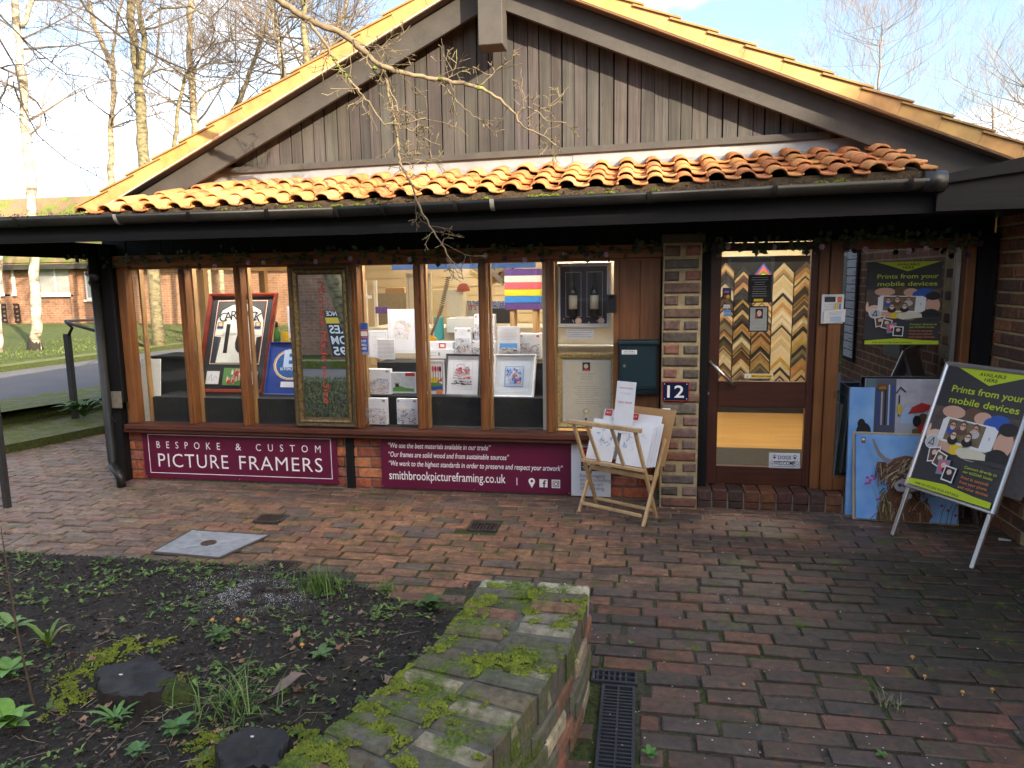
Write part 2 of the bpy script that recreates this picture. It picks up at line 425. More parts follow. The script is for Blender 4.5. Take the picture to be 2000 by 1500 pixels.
def brick_mesh(l, d, h, r, m=0, col=(1, 1, 1), ch=.006):
    "brick lying with its face towards -y: corner at 0, length l along x, depth d along y, height h"
    j = lambda a: r.uniform(-a, a)
    mb = MB()
    b = [(0, d, 0), (l, d, 0), (l, d, h), (0, d, h)]; f = [(0, ch, 0), (l, ch, 0), (l, ch, h), (0, ch, h)]
    t = [(ch + j(.003), 0, ch + j(.002)), (l - ch + j(.003), 0, ch + j(.002)), (l - ch + j(.003), 0, h - ch + j(.002)), (ch + j(.003), 0, h - ch + j(.002))]
    mb.add(b + f + t, [(0, 1, 5, 4), (1, 2, 6, 5), (2, 3, 7, 6), (3, 0, 4, 7), (4, 5, 9, 8), (5, 6, 10, 9), (6, 7, 11, 10), (7, 4, 8, 11), (8, 9, 10, 11), (3, 2, 1, 0)], m, col)
    return mb
_bm = {}
def put_brick(key, make, mat, loc, parent, rot=0.0, name='brick'):
    "one brick object; alike bricks share their mesh"
    if key not in _bm:
        mb = make(); me = mb.mesh(name); me.materials.append(mat)
        import bmesh
        bm = bmesh.new(); bm.from_mesh(me); bmesh.ops.recalc_face_normals(bm, faces=bm.faces); bm.to_mesh(me); bm.free()
        _bm[key] = me
    o = bpy.data.objects.new(name, _bm[key]); prep(o, loc, parent); o.rotation_euler.z = rot
    return o

# --- low brick wall under the window
def shear(o, fn):
    'small real out-of-level of the canopy: lifts each vertex by fn(x)'
    lx = WL[o.name].x
    for v in o.data.vertices: v.co.z += fn(v.co.x + lx)
    return o
gz_ = lambda x: max(0, .0133 * (x + 2)); fz_ = lambda x: max(0, .0095 * (x + 2)); bz_ = lambda x: -.072 + .0137 * (x + 3.2)
plinth = MB().box(-4.42, .15, .04, .2, -.05, .44).build('plinth_wall', MORTARG, shop)
rb = random.Random(3)
PCOL = [(.42, .13, .06), (.36, .10, .05), (.46, .16, .08), (.28, .08, .05), (.38, .12, .06), (.30, .11, .08)]
PCH = .0865
for c in range(5):
    z = .006 + c * PCH
    x = -4.42 + (.1125 if c % 2 else 0)
    first = True
    while x < .15:
        l = .215
        x1 = min(x + l, .147)
        vis = x < -4.12 or (-2.52 < x1 and x < -2.0) or (x1 > -.6)
        if first and c % 2:
            k = ('ph', rb.randrange(4)); put_brick(k, lambda: brick_mesh(.1, .1, .072, rb, 0, hsv(rb.choice(PCOL), rb)), BRICKW, (-4.418, .026 + rb.uniform(-.002, .002), z), plinth)
        first = False
        if vis and x1 - x > .05:
            k = ('p', round(x1 - x, 3), rb.randrange(12)); L = x1 - x
            put_brick(k, lambda: brick_mesh(L, .1, .072, rb, 0, hsv(rb.choice(PCOL), rb)), BRICKW, (x, .026 + rb.uniform(-.003, .003), z), plinth)
        x += .227
bx('post', BLACKZ, shop, -2.36, -2.295, .005, .05, 0, .437)

# --- window frame
win = bx('window_frame', FRAME, shop, -4.285, -4.205, -.045, .05, .52, 1.83, bevel=.004)
win['label'] = 'brown stained timber frame of the long shop window'
MULL = [-3.70, -3.205, -2.735, -2.215, -1.695, -1.182, -.667]
for mx_ in MULL:
    m = MB().box(mx_ - .030, mx_ + .030, -.03, .05, .52, 1.83).box(mx_ - .012, mx_ + .012, -.045, -.0302, .52, 1.83).build('mullion', FRAME, win, bevel=.003)
bx('jamb', FRAME, win, -.19, -.15, -.04, .05, .52, 1.83, bevel=.003)
hb = MB().box(-4.40, .155, -.065, .05, 1.832, 1.925).box(-4.29, .15, -.035, .05, 1.812, 1.8318).build('window_head', HEAD, shop, bevel=.004)
sb = MB().box(-4.30, .148, -.10, .06, .475, .518).box(-4.33, .148, -.075, .04, .442, .4748).build('window_sill', SILLW, shop, bevel=.006)
xs = [-4.205, *MULL, -.19]
for i in range(len(xs) - 1):
    bx('pane', GLASS, win, xs[i] + .02, xs[i + 1] - .02, .012, .016, .515, 1.815)
# panel of two boards beside the window
for a, b in ((-.15, .0), (.0015, .148)):
    bx('wall_board', PANELW, shop, a, b, -.03, .03, .52, 1.83, bevel=.003)
bx('added_board_backing', INKB, shop, -.189, .17, .031, .05, .44, 1.925)  # added behind the panel to stop lamp light leaking past its edges
# inner lining (pine) of the window
li = MB()
for mx_ in (-4.19, *MULL): li.box(mx_ + .032, mx_ + .05, .05, .10, .52, 1.83)
li.build('window_lining', wood('pale_lining_wood', (.30, .16, .06), (.40, .23, .09), .5, 'z'), win)

# --- dark boards over window and door, under the canopy
for i in range(62):
    x = -4.42 + i * .109
    if x > 2.3: break
    rb2 = random.Random(i)
    bx('board', BLACKZ, shop, x, x + .106, -.01 + rb2.uniform(-.003, .003), .05, 1.927, 2.17)
bx('added_board_backing', INKB, shop, -4.42, 2.34, .052, .07, 1.93, 2.40)  # added to block inside light showing through the gaps between boards
# corner post, foot plinth brick
MB().box(-4.46, -4.292, -.09, .09, .70, 2.02).build('corner_post', BLACKZ, shop, bevel=.006)
MB().box(-4.47, -4.30, -.10, -.0905, .655, .80).build('post_shoe', plain('weathered_grey_wood', (.20, .18, .15), .8, .2), shop, bevel=.004)
bx('corner_board', BLACKZ, shop, -4.455, -4.36, -.05, .03, 0.004, .699)
bx('side_sill_wall', walltex('side_brick', (.34, .11, .06), (.25, .08, .05), (.35, .30, .22), plane='yz'), shop, -4.42, -4.30, .205, 4.4, -.05, .44)
sf = MB()
for y in (.12, 1.3, 2.5, 3.7, 4.4): sf.box(-4.41, -4.34, y - .04, y + .04, .44, 1.95)
sf.box(-4.42, -4.33, .1, 4.4, .4405, .50).box(-4.42, -4.33, .1, 4.4, 1.83, 1.95)
sf.build('side_window_frame', PINE, shop)
for y in (.12, 1.3, 2.5, 3.7):
    bx('side_pane', GLASS, shop, -4.378, -4.374, y + .03, y + 1.16 if y < 3.6 else 4.37, .50, 1.83)

# --- brick pillar
pil = MB().box(.160, .425, -.165, .1, -.02, 1.925).build('brick_pillar', MORTAR, shop)
PIL = [(.20, .13, .10), (.24, .15, .12), (.14, .115, .10), (.16, .12, .10), (.27, .13, .095), (.18, .14, .12), (.10, .085, .08), (.24, .17, .14)]
PH = .0868
for c in range(22):
    z = .01 + c * PH; r_ = random.Random(c * 7 + 1)
    y = -.178 + r_.uniform(-.004, .003)
    if c % 2 == 0:
        l = .246 + r_.uniform(-.014, .006); x = .163 + r_.uniform(0, .010)
        cc = hsv(r_.choice(PIL), r_); put_brick(('ps', c), lambda: brick_mesh(l, .1, .070 + r_.uniform(-.005, .005), r_, 0, cc, .012), BRICKP, (x, y, z), pil)
    else:
        for x in (.168, .31):
            l = .108 + r_.uniform(-.012, .008)
            cc = hsv(r_.choice(PIL), r_); put_brick(('ph', c, x), lambda: brick_mesh(l, .1, .069 + r_.uniform(-.006, .004), r_, 0, cc, .013), BRICKP, (x + r_.uniform(-.004, .01), y + r_.uniform(-.003, .003), z), pil)
bx('cap_block', plain('grey_weathered_timber', (.095, .075, .058), .75, .2, 12, .3), pil, .148, .445, -.20, .05, 1.9265, 1.985, bevel=.004)

# --- door
bx('door_post', BLACKZ, shop, .428, .497, -.05, .05, .142, 1.927)
door = MB().box(.500, .575, -.005, .045, .150, 1.925).box(1.185, 1.232, -.005, .045, .150, 1.925).build('door', DOORW, shop, bevel=.003)
door['label'] = 'half glazed red brown wooden door with a slanting steel handle'
for nm_, z_a, z_b in (('bottom_rail', .152, .288), ('middle_rail', .735, .925), ('top_rail', 1.865, 1.92)): bx(nm_, DOORX, door, .5755, 1.1845, -.003, .043, z_a, z_b, bevel=.003)
bx('pane', GLASS, door, .57, 1.19, .016, .02, .92, 1.87)
bx('pane', GLASS, door, .57, 1.19, .016, .02, .284, .74)
a, b = W(1386, 705, -.06), W(1437, 757, -.06)
MB().tube([a, b], .011, 12).tube([a.lerp(b, .12), a.lerp(b, .12) + V3(0, .058, 0)], .007, 8).tube([a.lerp(b, .88), a.lerp(b, .88) + V3(0, .058, 0)], .007, 8).build('handle', STEEL, door, True)
k = W(1382, 768, -.006); MB().tube([k, k + V3(0, -.006, 0)], .012, 14).build('keyhole', STEEL, door)
k2 = k + V3(0, -.0065, 0); MB().tube([k2, k2 + V3(0, -.001, 0)], .004, 8).build('keyhole_slot', INKB, door)
bx('door_jamb', FRAME, shop, 1.235, 1.300, -.03, .05, .142, 1.926, bevel=.004)
bx('door_jamb', FRAME, shop, 1.3025, 1.385, -.055, .05, .142, 1.926, bevel=.004)
# --- right hand window
rw = MB().box(1.3855, 2.165, -.04, .05, .142, .235).box(1.3855, 2.165, -.04, .05, 1.86, 1.925).box(2.166, 2.225, -.045, .05, .142, 1.926).build('side_light_frame', FRAME, shop, bevel=.004)
bx('side_light_pane', GLASSR, rw, 1.38, 2.17, .012, .016, .23, 1.865)
bx('edge_strip', ALU, rw, 2.118, 2.142, -.012, .0115, .236, 1.858)
bx('added_dark_screen', plain('added_dark_backing', (.012, .012, .013), .9, .1), shop, 1.40, 2.32, .30, .32, .15, 1.95)  # black sheets added to darken the room behind the right pane
bx('added_dark_screen', MATS['added_dark_backing'], shop, 1.385, 1.3995, .06, .32, .15, 1.95)
bx('right_post', BLACKZ, shop, 2.228, 2.345, -.06, .06, .142, 1.95)

# --- brick door step
step = MB().box(.425, 2.355, -.125, .3, -.02, .118).build('door_step', MORTARG, shop)
r_ = random.Random(11)
for i in range(17):
    x = .428 + i * .113; cc = hsv(r_.choice([(.12, .05, .036), (.16, .06, .036), (.20, .08, .036), (.09, .05, .042)]), r_)
    put_brick(('st', i), lambda: (lambda m: MB().add([(a, b_, c_) for a, b_, c_ in m.v], m.f, 0, cc))(brick_mesh(.101, .2, .082, r_, 0, cc, .008)), BRICKW, (x, -.140 + r_.uniform(-.004, .004), .056 + r_.uniform(-.003, .003)), step)
    put_brick(('sb', i), lambda: brick_mesh(.100, .1, .048, r_, 0, tuple(c * .8 for c in cc), .006), BRICKW, (x + .002, -.134 + r_.uniform(-.003, .003), .003), step)

# --- return wall on the right, running towards the viewer
RWX = 2.36
rwall = bx('return_wall', walltex('return_wall_brick', (.26, .11, .062), (.18, .08, .05), (.42, .34, .20), .235, .0868, 'yz'), shop, RWX + .012, RWX + .24, -3.6, .05, -.05, 2.08)
r_ = random.Random(5)
RC = [(.22, .095, .055), (.27, .115, .062), (.17, .075, .05), (.13, .075, .06), (.25, .12, .075)]
mb = MB(); mb.box(RWX + .004, RWX + .0115, -.80, -.062, .0, 2.07); mb.build('mortar_bed', MORTAR, rwall)
for c in range(24):
    z = .004 + c * .0868; y = -.064 - (0 if c % 2 else .105)
    if c % 2 == 0:
        cc = hsv(r_.choice(RC), r_); o = put_brick(('rh', r_.randrange(6)), lambda: brick_mesh(.098, .02, .070, r_, 0, cc, .008), BRICKW, (RWX - .010, y + .101, z), rwall, -math.pi / 2)
    while y - .21 > -.80:
        cc = hsv(r_.choice(RC), r_); put_brick(('rs', r_.randrange(14)), lambda: brick_mesh(.213, .02, .070, r_, 0, cc, .008), BRICKW, (RWX - .010 + r_.uniform(-.003, .003), y, z), rwall, -math.pi / 2)
        y -= .228

# --- canopy: fascia, gutter, soffit, pantiles
fas = bx('fascia', BLACK, shop, -6.2, -2.0, -.70, -.672, 2.005, 2.20); shear(bx('fascia', BLACK, shop, -1.9995, 1.70, -.70, -.672, 2.005, 2.20), fz_)
MB().prism([(1.69, 2.045), (4.6, 2.06), (4.6, 2.62), (2.2, 2.335), (1.69, 2.235)], (0, -.735, 0), (1, 0, 0), (0, 0, 1), (0, -.03, 0)).build('fascia', BLACK, shop)
MB().prism([(1.72, 2.20), (4.6, 2.56), (4.6, 2.63), (2.2, 2.345), (1.72, 2.25)], (0, -.7655, 0), (1, 0, 0), (0, 0, 1), (0, -.03, 0)).build('fascia_cap', BLACK, shop)
bx('soffit', MATTE, shop, -6.6, -4.30, -.671, 3.4, 2.006, 2.02)
bx('soffit', plain('dusty_soffit_board', (.24, .20, .16), .8, .15), shop, -4.2985, 2.36, -.671, -.012, 2.16, 2.175)
bx('soffit', BLACK, shop, 1.70, 4.6, -.734, .0, 2.05, 2.065)
# half round gutter
GY, GZ, GR = -.775, 2.178, .064
def gutter(x0, x1, name):
    mb = MB(); n = 10; vs = []
    for x in (x0, x1):
        for rr in (GR, GR - .006):
            for i in range(n + 1):
                a = math.pi + math.pi * i / n; vs.append((x, GY + rr * math.cos(a), GZ + rr * math.sin(a)))
    k = n + 1
    fs = [(i, i + 1, 2 * k + i + 1, 2 * k + i) for i in range(n)] + [(k + i + 1, k + i, 3 * k + i, 3 * k + i + 1) for i in range(n)]
    fs += [(i + 1, i, k + i, k + i + 1) for i in range(n)] + [(2 * k + i, 2 * k + i + 1, 3 * k + i + 1, 3 * k + i) for i in range(n)]
    fs += [(0, 2 * k, 3 * k, k), (n, k + n, 3 * k + n, 2 * k + n)]
    return mb.add(vs, fs).build(name, GUT, shop, True)
def gutmat():
    t = NT('black_plastic_gutter'); n = t.noise(4, 5); c = t.mix(t.ramp(n, [(.4, 0), (.75, .6)]), (.010, .010, .011), (.040, .037, .033))
    c = t.mix(t.ramp(t.noise(60, 3), [(.62, 0), (.72, .4)]), c, (.09, .075, .05)); t.set(c, .42); return t.mat
GUT = gutmat()
gt = gutter(-6.2, -2.0, 'gutter'); shear(gutter(-1.9995, 1.62, 'gutter'), gz_)
for i, x in enumerate((-4.43, -3.62, -3.05, -2.47, -1.98, -1.66, -1.17, -.93, .05, .78, 1.52)):
    mb = MB(); n = 10; vs = []
    for xx in (x - .014, x + .014):
        for k_ in range(n + 1):
            a = math.pi + math.pi * k_ / n; vs.append((xx, GY + (GR + .005) * math.cos(a), GZ + (GR + .005) * math.sin(a)))
    mb.add(vs, [(k_, k_ + 1, n + 2 + k_, n + 1 + k_) for k_ in range(n)]); shear(mb.build('gutter_bracket', GUT if i not in (1, 7) else plain('pale_gutter_clip', (.35, .35, .34), .5, .1), gt, True), gz_)
MB().tube([(1.60, GY, GZ - .01), (1.72, GY, GZ - .015)], .062, 14).build('gutter_outlet', GUT, gt, True).location.z += .048
# pantiles
TILE = NT('orange_pantile'); _n = TILE.noise(12, 5); _c = TILE.mix(1, TILE.attr(), TILE.ramp(_n, [(.3, .62), (.65, 1.08)]), 'MULTIPLY')
_c = TILE.mix(TILE.ramp(TILE.noise(5, 5), [(.60, 0), (.72, .6)]), _c, (.10, .07, .04)); TILE.set(_c, .75).bump(_n, .3, .004); TILE = TILE.mat
canopy = MB()
Y0, Z0, Y1, Z1 = -.80, 2.192, -.012, 2.446
canopy.add([(-3.92, -.70, 2.20), (1.66, -.70, 2.20), (1.66, 0, 2.42), (-3.92, 0, 2.42), (-3.92, -.70, 2.176), (1.66, -.70, 2.176), (1.66, 0, 2.176), (-3.92, 0, 2.176)],
           [(0, 1, 2, 3), (7, 6, 5, 4), (0, 4, 5, 1), (1, 5, 6, 2), (2, 6, 7, 3), (3, 7, 4, 0)])
canopy = canopy.build('canopy_roof', plain('dark_roof_felt', (.03, .028, .026), .9, .1), shop)
SV = Vector((0, Y1 - Y0, Z1 - Z0)).normalized(); SN = Vector((0, -SV.z, SV.y))
TW, TL, ROWS = .181, .262, 4
def tile_mesh(col, sd):
    r = random.Random(sd); mb = MB(); prof = []
    for i in range(8):
        a = math.pi * i / 7; prof.append((.050 - .050 * math.cos(a), .036 * math.sin(a) + .004))
    prof += [(.120, -.003), (.160, -.006), (.192, .002)]
    th = .013; k = len(prof); vs = []
    for e, (sc, dz) in enumerate(((0, 0), (TL, 0))):
        for a, b in prof: vs.append(V3(a, 0, 0) + SV * sc + SN * (b + (.020 if e == 0 else -.008)))
        for a, b in prof: vs.append(V3(a, 0, 0) + SV * sc + SN * (b - th + (.020 if e == 0 else -.008)))
    fs = []
    for i in range(k - 1):
        fs += [(i, i + 1, 2 * k + i + 1, 2 * k + i), (k + i + 1, k + i, 3 * k + i, 3 * k + i + 1), (i + 1, i, k + i, k + i + 1)]
    fs += [(0, 2 * k, 3 * k, k), (k - 1, 2 * k - 1, 4 * k - 1, 3 * k - 1)]
    return mb.add(vs, fs, 0, col)
TC = [(.50, .225, .075), (.54, .26, .09), (.45, .185, .06), (.56, .28, .11), (.47, .18, .06)]
tmesh = []
for i in range(10):
    m = tile_mesh(hsv(TC[i % 5], random.Random(i), .1), i).mesh('roof_tile'); m.materials.append(TILE); m.polygons.foreach_set('use_smooth', [True] * len(m.polygons)); tmesh.append(m)
r_ = random.Random(21)
for row in range(ROWS):
    base = V3(0, Y0, Z0) + SV * (row * .196) + SN * (.012 + .004 * (row % 2))
    n = 31
    for i in range(n):
        x = -3.95 + i * TW + (row * .05 if i == 0 else 0)
        if row and x < -3.95 + row * .15: continue
        if row and x > 1.55 - row * .02: continue
        o = bpy.data.objects.new('roof_tile', tmesh[r_.randrange(10)])
        prep(o, base + V3(x + r_.uniform(-.003, .003), r_.uniform(-.012, .010), r_.uniform(-.004, .006) + .0150 * (x + 3.0)), canopy)
        o.rotation_euler = (r_.uniform(-.012, .012), r_.uniform(-.02, .02), r_.uniform(-.018, .018))
bx('eaves_filler', plain('brown_eaves_mortar', (.09, .06, .035), .95, .3, 40, .6), canopy, -3.9, 1.60, -.785, -.74, 2.165, 2.212, bevel=0); shear(bpy.context.scene.objects['eaves_filler'], lambda x: .0145 * (x + 3.0)); shear(canopy, lambda x: .013 * (x + 3.0))
# lead flashing and the timber strip above it
LEAD = plain('lead_flashing', (.34, .345, .36), .5, .15, 6, .2, metal=.3)
fl = MB()
for i in range(5):
    xa = -3.55 + i * 1.02; xb = min(xa + 1.03, 1.53)
    zo = .004 * (i % 2)
    fl.add([(xa, -.13 - zo, 2.475), (xb, -.13 - zo, 2.475), (xb, -.024 - zo, 2.545), (xa, -.024 - zo, 2.545), (xa, -.018 - zo, 2.618), (xb, -.018 - zo, 2.618)], [(0, 1, 2, 3), (3, 2, 5, 4)])
shear(fl.build('flashing', LEAD, shop, fix=False), bz_)
shear(bx('batten', BARGE, shop, -3.62, 1.26, -.045, -.012, 2.617, 2.662), bz_)
# --- gable of upright boards
AX, AZ, SLL, SLR = -1.03, 3.865, .474, .419       # outer line of the roof verge
VY = -.27
def roofz(x): return AZ + (x - AX) * (SLL if x < AX else -SLR)
gab = MB().prism([(-4.3, 2.1), (2.3, 2.1), (2.3, roofz(2.3) - .1), (AX, AZ - .1), (-4.3, roofz(-4.3) - .1)], (0, .02, 0), (1, 0, 0), (0, 0, 1), (0, .1, 0)).build('gable_wall', BLACKZ, shop)
r_ = random.Random(2); x = -3.62
while x < 1.72:
    w = .080 + r_.uniform(-.012, .022); g = r_.choice((.004, .006, .008, .011)); y = -.006 - r_.choice((0, .004, .009, .002))
    x1 = x + w; zl, zr = roofz(x) - .22, roofz(x1) - .22
    if AX > x and AX < x1: zl = zr = AZ - .22
    if min(zl, zr) > 2.62:
        cc = hsv((1, 1, 1), r_, .25)
        MB().add([(x, y, 2.56), (x1, y, 2.56), (x1, y, zr), (x, y, zl), (x, .019, 2.56), (x1, .019, 2.56), (x1, .019, zr), (x, .019, zl)],
                 [(0, 1, 2, 3), (4, 7, 6, 5), (0, 3, 7, 4), (1, 5, 6, 2), (3, 2, 6, 7), (0, 4, 5, 1)], 0, cc).build('board', GABLE, gab)
    x = x1 + g
# barge boards (front face at y=-.155) and king post block
def barge(x0, x1, hi, lo, ya, yb, name, mat):
    z = roofz; mb = MB()
    vs = [(x0, ya, z(x0) - hi), (x1, ya, z(x1) - hi), (x1, ya, z(x1) - lo), (x0, ya, z(x0) - lo)]; vs += [(a, yb, c) for a, b, c in vs]
    return mb.add(vs, [(0, 1, 2, 3), (4, 7, 6, 5), (0, 4, 5, 1), (1, 5, 6, 2), (2, 6, 7, 3), (3, 7, 4, 0)]).build(name, mat, shop, bevel=.003)
barge(-4.28, AX - .11, .085, .270, -.155, -.12, 'bargeboard', BARGE)
barge(AX + .075, 2.75, .085, .285, -.155, -.12, 'bargeboard', BARGE)
bx('king_post', BARGE, shop, AX - .085, AX + .085, -.30, -.118, 3.285, 4.0, bevel=.004)
barge(-4.42, AX, .066, .082, VY + .03, -.1, 'verge_soffit', BARGE); barge(-4.42, AX, .0705, .088, VY + .004, VY + .028, 'verge_strip', plain('lit_verge_strip', (.62, .54, .44), .7, .1))  # strip is paler on this slope: its sunlit edge put into the colour
barge(AX, 3.4, .066, .082, VY + .03, -.1, 'verge_soffit', BARGE); barge(AX, 3.4, .0705, .088, VY + .004, VY + .028, 'verge_strip', plain('brown_verge_strip', (.24, .14, .08), .7, .1))
# roof slopes and the stepped verge tiles
rf = MB()
for sgn, x0 in ((-1, -4.45), (1, 3.5)):
    z0 = roofz(x0)
    rf.add([(AX, VY + .06, AZ - .01), (AX, 7.5, AZ - .01), (x0, 7.5, z0 - .01), (x0, VY + .06, z0 - .01), (AX, VY + .06, AZ - .058), (AX, 7.5, AZ - .058), (x0, 7.5, z0 - .058), (x0, VY + .06, z0 - .058)],
           [(0, 1, 2, 3), (4, 7, 6, 5), (0, 3, 7, 4), (1, 5, 6, 2), (2, 6, 7, 3), (0, 4, 5, 1)])
roof = rf.build('main_roof', plain('orange_roof_slope', (.42, .18, .07), .8, .2, 9), shop)
VT = NT('yellow_orange_verge_tile'); _n = VT.noise(9, 5); VT.set(VT.mix(1, VT.attr(), VT.ramp(_n, [(.3, .7), (.65, 1.05)]), 'MULTIPLY'), .62).bump(_n, .2, .003); VT = VT.mat
r_ = random.Random(9)
for sgn, sl_, n in ((-1, SLL, 14), (1, SLR, 18)):
    d = V3(sgn, 0, -sl_).normalized(); up = V3(sl_ * sgn, 0, 1).normalized()
    step_l = .262
    for i in range(n):
        o = V3(AX, VY, AZ) + d * (i * step_l); L = step_l + .05
        mb = MB(); cc = hsv((.55, .32, .11), r_, .05); L = step_l - .002
        pr = lambda t, h: o + d * t + up * h
        a, b = .004, .024       # the lower end stands higher than the head of the next tile
        vs = []
        for y in (0, .09): vs += [pr(0, -.068) + V3(0, y, 0), pr(L, -.068) + V3(0, y, 0), pr(L, b) + V3(0, y, 0), pr(0, a) + V3(0, y, 0)]
        mb.add(vs, [(0, 1, 2, 3), (4, 7, 6, 5), (0, 4, 5, 1), (1, 5, 6, 2), (2, 6, 7, 3), (3, 7, 4, 0)], 0, cc)
        e_ = .07      # projecting nose of the cap
        mb.obox(pr(-.01, a + .002) - V3(0, .014, 0), d * (L + e_) + up * (b - a) * 1.25, V3(0, .22, 0), up * .012, 0, tuple(c * .7 for c in cc))
        mb.build('verge_tile', VT, roof)
# --- downpipe with swan neck shoe
dp = W(188, 545, -.13); dq = W(228, 892, -.13); pe = W(240, 905, -.13)
xdp = (dp.x + dq.x) / 2 - .03
MB().tube([(xdp, -.13, 2.02), (xdp, -.13, .20), (xdp + .015, -.15, .165), (xdp + .105, -.20, .115), (xdp + .125, -.205, .085), (xdp + .125, -.205, .005)], .036, 14).tube([(xdp, -.13, 1.72), (xdp, -.13, 1.80)], .042, 14).build('downpipe', GUT, shop, True)
MB().tube([(xdp - .035, -.14, .55), (xdp + .05, -.11, .55)], .010, 6).build('pipe_clip', GUT, shop)

# --- inside of the shop
FLO = NT('oak_plank_floor'); _b = FLO.new('ShaderNodeTexBrick'); FLO.l.new(FLO.map((1, 1, 1)), _b.inputs['Vector'])
for nm, cc in (('Color1', (.50, .30, .10)), ('Color2', (.43, .25, .08)), ('Mortar', (.30, .17, .06))): _b.inputs[nm].default_value = (*cc, 1)
_b.inputs['Brick Width'].default_value = 1.3; _b.inputs['Row Height'].default_value = .09; _b.inputs['Mortar Size'].default_value = .0015; _b.inputs['Scale'].default_value = 1
FLO.set(FLO.mix(1, _b.outputs['Color'], FLO.ramp(FLO.noise(1, 5, .6, FLO.map((3, 40, 1))), [(.3, .8), (.7, 1.1)]), 'MULTIPLY'), .35); FLO = FLO.mat
bx('shop_floor', FLO, shop, -4.3, 2.36, .301, 4.5, .02, .14)
bx('shop_floor', FLO, shop, -4.3, .42, .202, .3, .02, .1395)
bx('entrance_mat', plain('dark_entrance_mat', (.035, .033, .028), .95, .2, 90), shop, .46, 1.75, .05, 1.2, .1405, .15)
SLAT = plain('cream_slatwall', (.62, .50, .30), .6, .06, 5)
sw = MB()
for i in range(18): sw.box(-4.3, .62, 4.2, 4.22, .14 + i * .122, .14 + i * .122 + .112)
sw.box(-4.3, .62, 4.221, 4.25, .14, 2.4); sw.build('slat_wall', SLAT, shop)
bx('back_wall', plain('black_display_wall', (.010, .010, .012), .7, .05), shop, .62, 2.36, 3.02, 3.1, .14, 2.4)
bx('partition_wall', SLAT, shop, .60, .6195, 3.0, 4.2, .14, 2.4)
bx('side_wall_inside', SLAT, shop, 2.33, 2.355, .06, 3.0, .14, 2.4)
bx('ceiling', plain('pale_ceiling', (.66, .62, .52), .8, .04), shop, -4.3, 2.36, .06, 4.2, 2.40, 2.44)
bx('back_of_shop', SLAT, shop, -4.3, -4.28, 4.0, 4.2, .14, 2.4)
bx('ceiling_beam', plain('cream_beam', (.72, .62, .40), .5, .05), shop, .62, 2.3, 2.85, 3.0, 1.90, 2.05)
bx('blue_beam', plain('blue_painted_beam', (.05, .19, .58), .5, .05), shop, *WR(765, 512, 1045, 525, 1.6)[:2], 1.6, 1.68, *WR(765, 512, 1045, 525, 1.6)[2:])
LAMPW = emit('added_window_lamp_glow', (1, .95, .86), 17.0)  # for lamps added over the window head to brighten the displayed stock
LAMP = emit('shop_lamp_glow', (1, .89, .70), 30.0)
for i, (x, y) in enumerate(((-3.3, .17), (-1.75, .17), (-.42, .17), (1.3, 1.6), (-2.4, 2.6), (-.4, 2.6))):
    t = thing('ceiling_or_added_lamp', (x, y, 2.33), ['added unseen strip lamp lighting the framed football shirt', 'added unseen strip lamp lighting the middle of the shop window', 'added unseen strip lamp near the rainbow coloured boxes', 'warm strip lamp inside the shop door', 'warm strip lamp at the back left of the shop', 'warm strip lamp at the back of the shop by the mouldings'][i], 'lamp', 'strip lamps on the shop ceiling')
    zl_ = 2.325 if y > 1 else 1.985; hw = .6 if x != -.42 else .25
    bx('diffuser', LAMP if y > 1 else LAMPW, t, x - hw, x + hw, y - .05, y + .05, zl_, zl_ + .03)
    bx('housing', WHITE, t, x - hw - .02, x + hw + .02, y - .07, y + .07, zl_ + .031, zl_ + .07)

# ================================================================== ground
def mossmat(name, dark=(.02, .03, .006), light=(.13, .18, .015), sc=60):
    t = NT(name); n = t.noise(sc, 5, .7); t.set(t.ramp(n, [(.3, dark), (.7, light)]), .95).bump(n, .8, .02); MATS[name] = t.mat; return t.mat
MOSS = mossmat('bright_moss', (.045, .062, .006), (.20, .25, .02), 25); MOSSD = mossmat('dark_moss', (.012, .018, .004), (.06, .085, .012), 40)
SOIL = NT('dark_garden_soil'); _n = SOIL.noise(45, 8, .7); _m = SOIL.noise(4, 4)
_c = SOIL.ramp(_n, [(.3, (.005, .004, .0032)), (.52, (.016, .0125, .0095)), (.75, (.060, .047, .036))])
_c = SOIL.mix(SOIL.ramp(_m, [(.5, 0), (.68, .55)]), _c, (.055, .042, .032)); _c = SOIL.mix(SOIL.ramp(SOIL.noise(2.6, 5), [(.56, 0), (.7, .5)]), _c, (.022, .034, .008)); SOIL.set(_c, .95).bump(_n, 1, .03); SOIL = SOIL.mat
GRAVEL = NT('asphalt_road'); _n = GRAVEL.noise(120, 6, .7); GRAVEL.set(GRAVEL.mix(GRAVEL.ramp(GRAVEL.noise(1.2, 4), [(.4, 0), (.7, .4)]), GRAVEL.ramp(_n, [(.3, (.06, .06, .068)), (.7, (.15, .15, .165))]), (.16, .15, .13)), .9).bump(_n, .5, .01); GRAVEL = GRAVEL.mat
LAWN = NT('lawn_grass'); _n = LAWN.noise(9, 8, .7); _c = LAWN.ramp(_n, [(.28, (.03, .05, .007)), (.5, (.075, .11, .014)), (.72, (.13, .15, .025))]); LAWN.set(_c, .95).bump(LAWN.noise(60, 6, .7), 1, .05); LAWN = LAWN.mat

gr = MB().add([(-400, -400, -.06), (400, -400, -.06), (400, 700, -.06), (-400, 700, -.06)], [(0, 1, 2, 3)]).build('ground', LAWN)
struct(gr)
